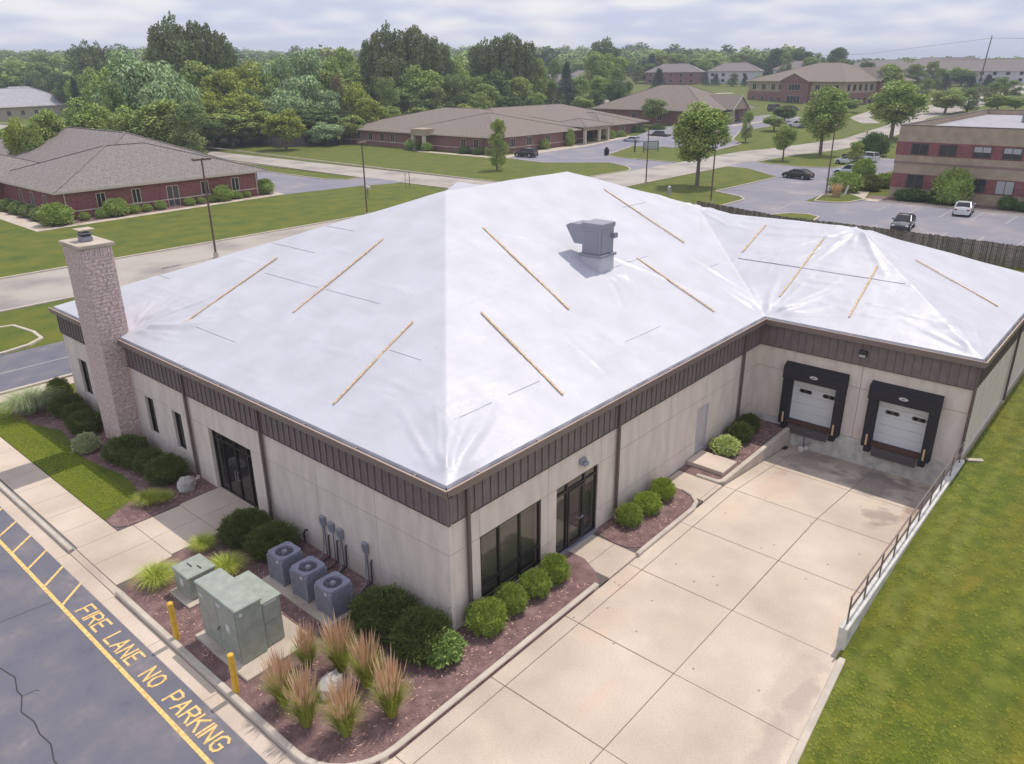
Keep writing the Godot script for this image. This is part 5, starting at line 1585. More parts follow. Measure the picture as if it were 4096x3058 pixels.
func gable(to: Node, axis: String, c: float, half: float, near: float, far: float, eave: float, top: float, mt: Material, wall: Material) -> void:   # gabled porch: axis "z": ridge runs along z from the front at z = near
	var m := MB.new()
	var w := MB.new()
	var f := func(u: float, y: float, d: float) -> Vector3: return Vector3(u, y, d) if axis == "z" else Vector3(d, y, u)
	m.quad(f.call(c - half, eave, near), f.call(c, top, near), f.call(c, top, far), f.call(c - half, eave, far))
	m.quad(f.call(c + half, eave, near), f.call(c, top, near), f.call(c, top, far), f.call(c + half, eave, far))
	var k: float = signf(far - near)
	var gh: float = near + k * 0.35
	w.tri(f.call(c - half + 0.2, eave, gh), f.call(c + half - 0.2, eave, gh), f.call(c, top - 0.15, gh))
	var o := part("porch_roof", m, mt, to)
	part("gable_wall", w, wall, o)
	var b := MB.new()
	b.bar(f.call(c - half, eave - 0.1, near), f.call(c, top - 0.1, near), 0.1, 0.25)
	b.bar(f.call(c + half, eave - 0.1, near), f.call(c, top - 0.1, near), 0.1, 0.25)
	part("barge_board", b, M.trim, o)
func wnd(to: Node, plane: String, p: float, u0: float, u1: float, y0: float, y1: float, panes := 2, fm: Material = null, pm: Material = null, called := "window") -> void:   # plane "x": a wall facing -x at x = p; "z": facing +z at z = p
	var f := func(m: MB, a0: float, a1: float, b0: float, b1: float, d0: float, d1: float) -> void:
		if plane == "x": m.box(Vector3(p - d1, b0, a0), Vector3(p - d0, b1, a1))
		else: m.box(Vector3(a0, b0, p + d0), Vector3(a1, b1, p + d1))
	var m := MB.new()
	var t := 0.07
	f.call(m, u0, u0 + t, y0, y1, -0.05, 0.05)
	f.call(m, u1 - t, u1, y0, y1, -0.05, 0.05)
	f.call(m, u0 + t, u1 - t, y0, y0 + t, -0.05, 0.06)
	f.call(m, u0 + t, u1 - t, y1 - t, y1, -0.05, 0.05)
	var w := (u1 - u0 - t) / panes
	for i in range(1, panes): f.call(m, u0 + i * w, u0 + i * w + t, y0 + t, y1 - t, -0.05, 0.04)
	var o := part(called, m, fm if fm else M.trim, to)
	for i in panes:
		var g := MB.new()
		f.call(g, u0 + i * w + t, u0 + (i + 1) * w, y0 + t, y1 - t, -0.03, 0.018)
		part("pane", g, pm if pm else M.pane, o)
func walls(to: Node, x0: float, x1: float, z0: float, z1: float, h: float, mt: Material, y0 := -0.6) -> void:
	part("wall", boxm(Vector3(x0, y0, z0), Vector3(x1, h, z1)), mt, to)
func band(to: Node, x0: float, x1: float, z0: float, z1: float, y0: float, y1: float, mt: Material, d := 0.04, called := "stone_band") -> void:
	part(called, boxm(Vector3(x0 - d, y0, z0 - d), Vector3(x1 + d, y1, z1 + d)), mt, to)
func ball(sd: int, at: Vector3, r: float, h: float, label: String, mt: Material, group: String) -> void:
	plant("round_bush", far_bush[sd % 3], mt, at, Vector3(r, h, r), label, "bush", group, sd * 1.7)
var far_bush := []

func make_neighbours() -> void:
	for i in 3: far_bush.append(bush_mesh(500 + i, 1500, 0.2, 0.09))
	# red brick office across the street
	var b := thing("brick_office", "low red brick office with a wide grey shingle hip roof across the street", "building", Vector3(20.3, 0, -82.2))
	walls(b, 0, 25, -20, 0, 3.15, M.brick_red)
	walls(b, 6.5, 26, -57, -19, 3.15, M.brick_red)
	walls(b, -14, 8, -53, -18, 3.15, M.brick_red)
	band(b, 0, 25, -20, 0, 0.82, 0.95, M.trim)
	hip(b, -0.6, 26.4, -21.4, 0.6, 3.2, 0.335, M.shingle)
	hip(b, 5.6, 27.4, -58, -7.2, 3.3, 0.415, M.shingle)
	hip(b, -15, 9.6, -54, -17, 3.3, 0.33, M.shingle)
	for u in [[4.0, 5.05], [8.1, 9.15], [16.85, 17.9], [21.1, 22.2]]: wnd(b, "z", 0, u[0], u[1], 0.95, 2.6)
	for u in [-12.2, -8.6, -4.6]: wnd(b, "x", 0, u, u + 1.0, 0.95, 2.5)
	wnd(b, "z", 0, 12.35, 13.9, 0.0, 2.5, 2, M.trim, M.dark_trim, "door")
	part("downspout", boxm(Vector3(0.55, 0.1, 0.02), Vector3(0.65, 3.1, 0.12)), M.trim, b)
	part("downspout", boxm(Vector3(24.7, 0.1, 0.02), Vector3(24.8, 3.1, 0.12)), M.trim, b)
	part("vent_pipe", boxm(Vector3(12.6, 6.0, -6.6), Vector3(12.75, 6.9, -6.45)), M.boot, b)
	var m := MB.new()
	sheet(m, pv([16.3, -100, 15.9, -77.5, 47.6, -79.7, 48, -82.2, 46.6, -82.2, 46.5, -80.9, 17.9, -78.9, 18.0, -100]), 0.02)
	struct("footpath", m, M.concrete)
	m = MB.new()
	sheet(m, pv([18.0, -99, 17.9, -78.9, 46.5, -80.9, 46.4, -82.2, 20.4, -82.1, 20.3, -99]), 0.012)
	struct("planting_bed", m, M.mulch)
	var g := "clipped round bushes along the red brick office"
	ball(1, Vector3(18.9, 0, -80.1), 1.75, 1.25, "largest round bush at the corner of the red brick office", M.leaf_mid, g)
	for i in 13:
		var q: Array = [[22.1, -80.7, 0.62], [23.9, -80.6, 0.68], [25.6, -80.6, 1.35], [27.8, -80.9, 0.7], [29.4, -81.0, 0.58], [31.1, -81.1, 0.7], [34.9, -81.2, 0.64], [36.5, -81.3, 0.55], [38.0, -81.4, 0.55], [39.4, -81.2, 1.3], [41.6, -81.4, 0.62], [43.1, -81.5, 0.52], [46.4, -82.6, 1.3]][i]
		ball(i, Vector3(q[0], 0, q[1]), q[2], q[2] * 0.8, "small clipped round bush along the red brick office wall" if q[2] < 1.0 else ["large round bush between the two windows nearer the office corner", "large round bush below the last window of the red brick office", "large round bush at the lot end of the red brick office"][[2, 9, 12].find(i)], M.leaf_mid, g)
	for i in 4: ball(i + 1, Vector3(18.95, 0, -95.0 + i * 3.4), 1.05, 0.75, "olive bush along the side wall of the red brick office", M.leaf_oval, "bushes on the office side wall")
	# long rose brick clinic
	b = thing("brick_clinic", "long rose brick clinic with a porch, grey-brown hip roofs and a small portico", "building", Vector3(103.4, 0, -92.5))
	walls(b, 0, 34, -47, -2.5, 3.2, M.brick_rose)
	walls(b, 6, 60.6, -33, -3.6, 3.2, M.brick_rose)
	walls(b, 0.3, 27, -10, 0, 3.2, M.brick_rose)
	walls(b, 40, 54, -10, -2.2, 3.2, M.brick_rose)
	band(b, 0, 34, -47, -2.5, 0.85, 0.98, M.trim)
	band(b, 0.3, 27, -10, 0, 0.87, 1.0, M.trim, 0.05)
	hip(b, -0.8, 34.8, -48, -1.6, 3.3, 0.235, M.shingle_brown)
	hip(b, 4.5, 61.6, -34.5, -2.6, 3.3, 0.265, M.shingle_brown)
	hip(b, -0.5, 28, -28, 1.0, 3.28, 0.25, M.shingle_brown)
	hip(b, 39.2, 54.8, -22, -1.2, 3.32, 0.3, M.shingle_brown)
	for u in [-45, -41.5, -37.5, -33.5, -30, -8.5, -5.0]: wnd(b, "x", 0, u, u + 1.3, 1.05, 2.7)
	for u in [1.2, 5.2, 10.4, 16.5, 22.5]: wnd(b, "z", 0, u, u + 1.7, 1.0, 2.7, 3)
	for u in [41.5, 48.0]: wnd(b, "z", -2.2, u, u + 1.8, 1.0, 2.7, 3)
	for u in [55.4, 58.2]: wnd(b, "z", -3.6, u, u + 1.3, 1.0, 2.7, 2)
	part("side_portico", boxm(Vector3(-2.6, 2.9, -20.6), Vector3(0.4, 4.3, -16.6), 0.06), M.stucco, b)
	for p in [[-2.2, -20.2], [-2.2, -17.0]]: part("column", boxm(Vector3(p[0] - 0.3, 0, p[1] - 0.3), Vector3(p[0] + 0.3, 2.9, p[1] + 0.3)), M.trim, b)
	part("door", boxm(Vector3(-0.08, 0.05, -19.6), Vector3(0.02, 2.5, -17.6)), M.stucco_band, b)
	hip(b, 27.6, 38.6, -9, 2.4, 3.9, 0.22, M.shingle_brown, "porch_roof")
	part("porch_beam", boxm(Vector3(28.2, 2.9, 1.2), Vector3(38, 3.75, 1.8)), M.stucco, b)
	for x in [28.6, 34.0, 37.4]: part("column", boxm(Vector3(x - 0.28, 0, 1.2), Vector3(x + 0.28, 2.9, 1.76)), M.trim, b)
	wnd(b, "z", -3.5, 28.8, 38.4, 0.1, 2.8, 6, M.dark_trim, M.pane, "glazed_front")
	m = MB.new()
	sheet(m, pv([98.8, -110, 98.8, -86.2, 142, -89, 150, -89.8, 150, -91.5, 141, -91, 134, -93.4, 130, -92.5, 101, -89, 100.6, -110]), 0.03)
	struct("footpath", m, M.concrete)
	g = "bushes in front of the clinic"
	for i in 10:
		var q: Array = [[101.4, -113.5, 1.6, 1.2], [101.0, -108.5, 1.2, 0.9], [101.6, -98.3, 1.2, 0.8], [101.8, -94.5, 1.2, 0.8], [118.4, -91.4, 1.1, 1.1], [127.2, -91.6, 1.1, 1.9], [143.6, -92.6, 1.6, 1.3], [147.8, -92.0, 1.3, 1.1], [158.0, -94.0, 2.0, 1.3], [166.0, -93.2, 2.0, 1.4]][i]
		ball(i, Vector3(q[0], 0, q[1]), q[2], q[3], ["bush beside the clinic portico, the larger of two", "rounded bush close to the clinic portico", "dark low bush on the other side of the portico", "dark low bush by the clinic corner", "round bush behind the parked black car", "tall egg-shaped bush left of the clinic porch steps", "round bush beside the clinic porch columns", "round bush past the clinic porch", "bush behind the white hatchback", "bush behind the black pickup"][i].replace("left of", "beside"), M.leaf_mid if i in [0, 1, 4, 5, 6, 7] else M.leaf_dark, g)
	# second clinic with a gabled porch
	var y := gy(190, -90)
	b = thing("hip_roof_clinic", "brick clinic with a large hip roof and a tan gabled porch", "building", Vector3(177, y - 0.4, -86))
	walls(b, 0, 26, -34, 0, 3.7, M.brick_rose, -1.5)
	hip(b, -1.0, 27.2, -35, 1.0, 3.8, 0.42, M.shingle_brown)
	gable(b, "z", 14.5, 5.0, 3.0, -9.0, 3.8, 7.2, M.shingle_brown, M.stucco)
	for x in [10.3, 18.7]: part("column", boxm(Vector3(x - 0.4, 0, 2.1), Vector3(x + 0.4, 3.8, 2.9)), M.stucco, b)
	wnd(b, "z", 0.3, 11.2, 17.8, 0.3, 3.4, 5, M.dark_trim)
	for u in [2.0, 5.5, 20.5, 23.0]: wnd(b, "z", 0, u, u + 1.4, 1.1, 2.9)
	for u in [-30.0, -22.0, -14.0, -6.0]: wnd(b, "x", 0, u, u + 1.4, 1.1, 2.9)
	m = MB.new()
	sheet(m, pv([182, -82.3, 199, -80, 212, -76.5, 212, -75, 198, -78.2, 182, -80.6]), 0.03)
	struct("footpath", m, M.concrete)
	# two-storey office with gables
	y = gy(257, -80)
	b = thing("two_storey_office", "two-storey brick and tan office with pointed gables and brown roofs", "building", Vector3(256.7, y, -79.8), -0.36)
	walls(b, 0, 33, -42, 0, 7.2, M.stucco, -2.5)
	band(b, 0, 33, -42, 0, -2.5, 3.7, M.brick_rose, 0.06, "brick_base")
	hip(b, -0.9, 33.9, -42.9, 0.9, 7.3, 0.33, M.shingle_brown)
	part("gable_bay", boxm(Vector3(-1.0, -2.5, -25.5), Vector3(1.0, 7.2, -13.5)), M.brick_rose, b)
	gable(b, "x", -19.5, 6.9, -1.6, 12.0, 7.2, 9.9, M.shingle_brown, M.brick_rose)
	part("gable_bay", boxm(Vector3(15.5, -2.5, -1.0), Vector3(24.5, 7.2, 1.2)), M.brick_rose, b)
	gable(b, "z", 20.0, 5.4, 1.8, -12.0, 7.2, 11.4, M.shingle_brown, M.brick_rose)
	for u in [-40.0, -35.5, -31.0, -27.5, -11.5, -7.5, -3.8]:
		wnd(b, "x", 0, u, u + 1.9, 4.3, 6.2, 2, M.trim)
		wnd(b, "x", -0.06, u, u + 1.5, 0.4, 2.2, 2, M.trim)
	wnd(b, "x", -1.0, -22.0, -17.0, 4.3, 6.3, 4, M.trim)
	wnd(b, "x", -1.0, -22.5, -16.5, -0.6, 2.6, 4, M.siding, M.pane, "glazed_entrance")
	for u in [1.5, 4.2, 6.9, 9.6, 12.3, 26, 28.6, 31]:
		wnd(b, "z", 0, u, u + 1.5, 4.3, 6.4, 1, M.trim)
		wnd(b, "z", 0.06, u, u + 1.5, 0.3, 2.4, 1, M.trim)
	for u in [16.6, 18.4, 20.2, 22.0]: wnd(b, "z", 1.2, u, u + 1.4, 4.2, 6.4, 1, M.trim)
	for u in [17.0, 20.6]: wnd(b, "z", 1.2, u, u + 2.4, -0.6, 3.2, 1, M.trim)
	# flat-roofed office beyond the board fence
	b = thing("flat_roof_office", "two-storey flat-roofed office with tan and brick bands", "building", Vector3(94, 0, -16))
	walls(b, 0, 46, 0, 30, 7.9, M.stucco)
	band(b, 0, 46, 0, 30, 1.35, 3.04, M.brick_red, 0.05, "brick_band")
	band(b, 0, 46, 0, 30, 5.26, 6.82, M.brick_red, 0.05, "brick_band")
	band(b, 0, 46, 0, 30, 4.26, 4.48, M.stucco_band, 0.06, "trim_band")
	for q in [[0.0, 46.0, 0.0, 0.4], [0.0, 46.0, 29.6, 30.0], [0.0, 0.4, 0.4, 29.6], [45.6, 46.0, 0.4, 29.6]]:
		var pa := part("parapet", boxm(Vector3(q[0], 7.9, q[2]), Vector3(q[1], 8.7, q[3])), M.stucco, b)
		part("coping", boxm(Vector3(q[0] - 0.06, 8.7, q[2] - 0.06), Vector3(q[1] + 0.06, 8.78, q[3] + 0.06)), M.dark_trim, pa)
	part("roof", boxm(Vector3(0.4, 7.9, 0.4), Vector3(45.6, 8.0, 29.6)), M.roof_membrane, b)
	part("rooftop_unit", boxm(Vector3(26, 8.0, 8.5), Vector3(31, 10.2, 13), 0.1), M.grey_box, b)
	for i in 5:
		var u: float = [1.7, 4.8, 8.45, 11.5, 15.0][i]
		wnd(b, "x", -0.05, u, u + 1.95, 5.36, 6.68, 2, M.dark_trim, M.pane if i < 2 else M.pane)
		if i > 1:
			part("roller_blind", boxm(Vector3(-0.075, 6.0, u + 0.12), Vector3(-0.07, 6.58, u + 1.83)), M.blind_white, b)
		if i != 1: wnd(b, "x", -0.05, [1.75, 0, 8.7, 11.5, 15.0][i], [3.7, 0, 10.5, 13.4, 17.0][i], 1.42, 3.0, 2, M.dark_trim, M.blind_white if i == 3 else M.pane)
	wnd(b, "x", -0.05, 5.2, 6.4, 1.42, 3.0, 2, M.dark_trim)
	m = MB.new()
	sheet(m, pv([89.2, 40, 89.4, -17.6, 91, -20.2, 101.5, -20.9, 110, -21, 110, -19.4, 97, -19.3, 91.3, -18, 90.9, 40]), 0.03)
	struct("footpath", m, M.concrete)
	m = MB.new()
	sheet(m, pv([90.9, 40, 91.2, -17.5, 94.2, -18.5, 94.2, 40]), 0.02)
	struct("planting_bed", m, M.mulch)
	g = "shrubs round the flat-roofed office"
	for q in [[95.1, -21.9, 2.1, 1.4, "big clipped dome bush beside the path to the flat-roofed office", 1], [98.5, -19.8, 1.5, 1.1, "brownish rounded shrub at the office corner", 0], [102.5, -19.3, 1.4, 1.0, "green shrub tucked behind the office corner", 1], [100.4, -22.6, 1.9, 0.8, "low mounded shrub across the path from the dome bush", 1], [93.0, -13.2, 1.9, 0.75, "low dark hedge bush under the first office window", 2], [92.8, -9.9, 1.5, 0.8, "low greyish bush under the office wall", 2], [92.7, -2.7, 1.0, 0.8, "small dark bush behind the parked white sedan", 2], [92.6, -0.2, 1.7, 0.6, "flat dark hedge near the parked white sedan", 2], [92.6, 2.6, 1.2, 0.8, "dark bush past the flat hedge", 2], [110.5, -24.6, 1.7, 1.5, "loose shrub hiding part of a parked white car", 1], [143.5, -33.5, 2.6, 2.2, "tall dark hedge behind the parked white estate car", 2]]:
		ball(int(q[2] * 10), Vector3(q[0], 0, q[1]), q[2], q[3], q[4], [M.burn, M.leaf_mid, M.leaf_dark][q[5]], g)
	plant("bush_tree", far_bush[1], M.leaf_mid, Vector3(92.6, 0, -8.6), Vector3(2.3, 2.2, 2.2), "tall rounded shrub covering a window of the flat-roofed office", "shrub")
	var og := thing("dry_grass", "brown dry ornamental grass at the tip of the lot island", "ornamental grass", Vector3(90.0, 0.1, -21.2))
	og.scale = Vector3(1.5, 1.4, 1.5)
	part("leaf_blades", blades(601, 300, 1.5, 0.5, 0.2, 0.05, 0.3).mesh(), M.plume, og)
	# houses up the slope
	for h in [[344, -193, 26, 14, 5.6, "brick_rose", "brick apartment house with a hip roof on the far slope", 0.3], [358, -168, 24, 14, 5.8, "siding", "white-sided apartment house next to the brick one on the far slope", 0.3], [392, -150, 24, 14, 5.6, "siding", "pale house half hidden behind a columnar tree", 0.2], [372, -128, 22, 14, 5.4, "siding_tan", "tan house behind the two-storey office roof", 0.2], [410, -118, 34, 16, 5.0, "siding_tan", "house with four roof vents behind the two-storey office", 0.1], [400, -70, 56, 18, 5.2, "siding", "long grey apartment building behind the row of young trees", 0.05], [452, -100, 40, 16, 5.0, "siding", "far grey house among the young trees", 0.0], [300, -215, 18, 12, 4.5, "siding_tan", "house with pale gable among the conifers", 0.4], [268, -205, 22, 12, 4.2, "siding", "low white house behind the dark spruce", 0.5], [285, -188, 12, 9, 3.6, "siding_tan", "small brown-roofed house behind the spruces", 0.5]]:
		var hy := gy(h[0], h[1])
		b = thing("house", h[6], "house", Vector3(h[0], hy, h[1]), h[7], "houses on the far slope")
		walls(b, 0, h[3], -h[2] / 2.0, h[2] / 2.0, h[4], M[h[5]], -2.0)
		hip(b, -0.6, h[3] + 0.6, -h[2] / 2.0 - 0.6, h[2] / 2.0 + 0.6, h[4], 0.5, M.shingle)
		var n := int(h[2] / 5)
		for i in n:
			for fl in 2: wnd(b, "x", 0, -h[2] / 2.0 + 1.6 + i * 5.0, -h[2] / 2.0 + 3.2 + i * 5.0, 0.8 + fl * 2.6, 2.2 + fl * 2.6, 1, M.siding)
	for h in [[70, -282, 40, 20, "wide pale grey roofed house beyond the red brick office", 0.35], [96, -330, 22, 14, "smaller house behind the wide pale-roofed one", 0.35], [112, -300, 16, 12, "tan-roofed house glimpsed beside the willow", 0.35]]:
		b = thing("house", h[4], "house", Vector3(h[0], gy(h[0], h[1]), h[1]), h[5], "houses behind the red brick office")
		walls(b, 0, h[2], -h[3], 0, 4.4, M.siding_tan)
		hip(b, -0.7, h[2] + 0.7, -h[3] - 0.7, 0.7, 4.4, 0.52, M.roof_membrane)
		for i in int(h[2] / 5): wnd(b, "z", 0, 1.5 + i * 5.0, 3.0 + i * 5.0, 1.6, 3.2)
	# board fences
	var pk := MB.new()
	pk.box(Vector3(-0.068, 0, -0.012), Vector3(0.068, 1.83, 0.012))
	var pm := pk.mesh()
	for f in [["weathered dark board fence between the white roof and the parking lot", [66.0, -28.0, 62.4, -16.5, 62.2, -8.0, 61.2, 5.5], 1.0, M.fence_wood, "fence"], ["grey board fence at the edge of the wood beside the clinic", [88.3, -149.5, 87.1, -139.6, 103.0, -141.0], 1.12, M.fence_grey, "fence"]]:
		var fe := thing("board_fence", f[0], "fence")
		var r := RandomNumberGenerator.new()
		r.seed = 7
		for i in range(0, f[1].size() - 2, 2):
			var a := Vector2(f[1][i], f[1][i + 1])
			var c := Vector2(f[1][i + 2], f[1][i + 3])
			var n := int(a.distance_to(c) / 0.15)
			for k in n:
				var p := a.lerp(c, (k + 0.5) / n)
				var o := part("picket", pm, M["fence_board_%d" % (r.randi() % 4)], fe, Vector3(p.x, r.randf_range(-0.05, 0.05), p.y), -(c - a).angle() + r.randf_range(-0.04, 0.04))
				o.scale.y = f[2]
			for h in [0.4, 1.4]:
				var rl := MB.new()
				rl.bar(Vector3(a.x + 0.06, h, a.y), Vector3(c.x + 0.06, h, c.y), 0.05, 0.09)
				part("rail", rl, f[3], fe)

# ---------- vehicles ----------
func car(kind: String, label: String, paint: Material, at: Vector3, turn: float, size := 1.0) -> void:
	var cat: String = {"sedan": "car", "suv": "car", "pickup": "pickup truck", "van": "van"}[kind]
	var o := thing({"sedan": "parked_car", "suv": "parked_suv", "pickup": "pickup_truck", "van": "parked_van"}[kind], label, cat, at, turn, "parked vehicles")
	o.scale = Vector3.ONE * size
	# stations: x, half width, belt height; then the cabin: bottom rear, top rear, top front, bottom front, roof height
	var st: Array
	var cab: Array
	if kind == "sedan":
		st = [[-2.35, 0.72, 0.78], [-2.25, 0.82, 0.95], [-1.7, 0.88, 1.0], [-0.6, 0.9, 0.98], [0.6, 0.9, 0.95], [1.1, 0.89, 0.92], [1.8, 0.86, 0.82], [2.2, 0.78, 0.7], [2.35, 0.62, 0.58]]
		cab = [-1.85, -1.0, 0.25, 1.15, 1.45]
	elif kind == "suv":
		st = [[-2.3, 0.8, 0.9], [-2.2, 0.88, 1.05], [-1.2, 0.93, 1.08], [0.4, 0.93, 1.05], [1.0, 0.92, 1.02], [1.8, 0.89, 0.95], [2.2, 0.82, 0.82], [2.35, 0.68, 0.66]]
		cab = [-2.22, -1.95, 0.15, 1.05, 1.72]
	elif kind == "pickup":
		st = [[-2.8, 0.92, 1.08], [-2.7, 0.95, 1.12], [-1.0, 0.96, 1.12], [-0.9, 0.96, 1.12], [0.9, 0.96, 1.12], [1.3, 0.95, 1.1], [2.3, 0.93, 1.02], [2.7, 0.86, 0.92], [2.85, 0.74, 0.75]]
		cab = [-1.15, -0.95, 0.6, 1.3, 1.85]
	else:
		st = [[-2.4, 0.9, 1.0], [-2.3, 0.95, 1.15], [0.6, 0.96, 1.15], [1.4, 0.94, 1.1], [2.1, 0.88, 0.95], [2.4, 0.75, 0.75]]
		cab = [-2.35, -2.2, 0.7, 1.6, 2.0]
	var m := MB.new()
	var prev := []
	for s in st:
		var y0 := 0.24
		var row := []
		for q in [[-0.9, y0], [-1.0, 0.45], [-0.985, s[2] - 0.14], [-0.9, s[2]], [0.0, s[2] + 0.03], [0.9, s[2]], [0.985, s[2] - 0.14], [1.0, 0.45], [0.9, y0]]: row.append(Vector3(s[0], minf(q[1], s[2] + 0.03), q[0] * s[1]))
		if prev: for i in 8: m.quad(prev[i], row[i], row[i + 1], prev[i + 1])
		if prev.is_empty() or s == st[-1]: for i in range(1, 7): m.tri(row[0], row[i], row[i + 1]); 
		if prev.is_empty() or s == st[-1]: m.tri(row[0], row[7], row[8])
		prev = row
	part("body", m, paint, o)
	m = MB.new()
	var bw: float = st[2][1] * 0.9
	var tw: float = bw * 0.78
	var by: float = st[3][2] + 0.0
	var lo := [Vector3(cab[0], by, -bw), Vector3(cab[3], by - 0.02, -bw), Vector3(cab[3], by - 0.02, bw), Vector3(cab[0], by, bw)]
	var hi := [Vector3(cab[1], cab[4] - 0.04, -tw), Vector3(cab[2], cab[4] - 0.04, -tw), Vector3(cab[2], cab[4] - 0.04, tw), Vector3(cab[1], cab[4] - 0.04, tw)]
	for i in 4: m.quad(lo[i], lo[(i + 1) % 4], hi[(i + 1) % 4], hi[i])
	part("windows", m, M.car_glass, o)
	m = MB.new()   # roof skin and pillars
	var rf := [hi[0] + Vector3(-0.06, 0, -0.03), hi[1] + Vector3(0.06, -0.01, -0.03), hi[2] + Vector3(0.06, -0.01, 0.03), hi[3] + Vector3(-0.06, 0, 0.03)]
	var c0 := Vector3((cab[1] + cab[2]) / 2, cab[4] + 0.02, 0)
	for i in 4: m.tri(rf[i], rf[(i + 1) % 4], c0)
	for i in 4: m.quad(rf[i], rf[(i + 1) % 4], rf[(i + 1) % 4] - Vector3(0, 0.03, 0), rf[i] - Vector3(0, 0.03, 0))
	for i in 4: m.bar(lo[i] * Vector3(1, 1, 1.005), hi[i] * Vector3(1, 1, 1.01), 0.07, 0.05)
	for s in [-1.0, 1.0]:
		var mx: float = (cab[0] + cab[3]) / 2 + 0.1
		m.bar(Vector3(mx, by, s * bw * 1.005), Vector3(mx - 0.05, cab[4] - 0.04, s * tw * 1.01), 0.06, 0.04)
		m.cbox(Vector3(cab[3] - 0.35, by + 0.02, s * (bw + 0.12) - 0.09), Vector3(cab[3] - 0.2, by + 0.16, s * (bw + 0.12) + 0.09), 0.03)
	part("roof", m, paint, o)
	if kind == "pickup":
		part("bed", boxm(Vector3(-2.65, 0.9, -0.8), Vector3(-1.2, 1.155, 0.8)), M.tyre, o)
	var front: float = st[-1][0]
	var rear: float = st[0][0]
	for s in [-1.0, 1.0]:
		part("headlight", boxm(Vector3(front - 0.28, 0.58 if kind == "sedan" else 0.72, s * 0.62 - 0.14), Vector3(front - 0.03, 0.7 if kind == "sedan" else 0.86, s * 0.62 + 0.14), 0.03), M.headlight, o)
		part("taillight", boxm(Vector3(rear - 0.02, st[0][2] - 0.1, s * 0.6 - 0.14), Vector3(rear + 0.14, st[0][2] + 0.06, s * 0.6 + 0.14), 0.03), M.taillight, o)
		for x in [st[0][0] + 0.95, st[-1][0] - 0.88]:
			var wr := 0.33 if kind == "sedan" else 0.38
			var zz: float = s * (st[3][1] - 0.1)
			m = MB.new()
			m.cyl(Vector3(x, wr, zz - 0.11), Vector3(x, wr, zz + 0.11), wr, wr, 18)
			var w := part("wheel", m, M.tyre, o)
			m = MB.new()
			m.cyl(Vector3(x, wr, zz), Vector3(x, wr, zz + s * 0.118), wr * 0.68, wr * 0.62, 14)
			part("rim", m, M.rim, w)
			m = MB.new()
			m.cyl(Vector3(x, wr + 0.02, s * (st[3][1] - 0.2)), Vector3(x, wr + 0.02, s * (st[3][1] + 0.004)), wr * 1.17, wr * 1.17, 18)
			part("wheel_arch", m, M.tyre, o)
	part("number_plate", boxm(Vector3(rear - 0.012, 0.62, -0.2), Vector3(rear + 0.06, 0.74, 0.2)), M.sticker, o)
func make_vehicles() -> void:
	car("sedan", "dark brown sedan parked at the end of the striped bays", M.paint_brown, Vector3(104.8, 0.01, -32.2), PI / 2 - 0.2)
	car("sedan", "white sedan parked in front of the estate car by the grass island", M.paint_white, Vector3(127.6, 0.01, -32.6), PI / 2 - 0.3)
	car("suv", "white estate car parked behind the white sedan", M.paint_white, Vector3(133.6, 0.01, -31.8), PI / 2 - 0.3)
	car("sedan", "black car mostly hidden behind the white estate car", M.paint_black, Vector3(136.8, 0.01, -34.6), PI / 2 - 0.3)
	car("sedan", "white sedan parked facing the flat-roofed office", M.paint_white, Vector3(86.4, 0.01, -5.8), 0.12)
	car("sedan", "black sedan parked nose towards the dark board fence", M.paint_black, Vector3(73.2, 0.01, -8.4), PI + 0.12)
	car("suv", "black estate car parked at the clinic's lawn corner", M.paint_black, Vector3(104.2, 0.01, -84.6), PI / 2 + 0.1)
	car("sedan", "white hatchback parked before the clinic", M.paint_silver, Vector3(141.4, 0.01, -84.6), PI / 2 - 0.1)
	car("pickup", "black pickup truck parked at the end of the clinic lot", M.paint_black, Vector3(154.0, 0.01, -85.6), PI / 2)
	car("suv", "white car half hidden behind the street tree and dark shrub", M.paint_white, Vector3(187.5, gy(187, -66), -66), PI / 2)
	car("suv", "white car half hidden by the loose shrub near the office", M.paint_white, Vector3(112.5, 0.01, -27.3), PI / 2)
	car("van", "blue van parked beside the two-storey office", M.paint_blue, Vector3(229, gy(229, -90), -90), -0.4)
	car("sedan", "dark red car beside the blue van", M.paint_red, Vector3(231, gy(231, -85), -85.5), -0.4)

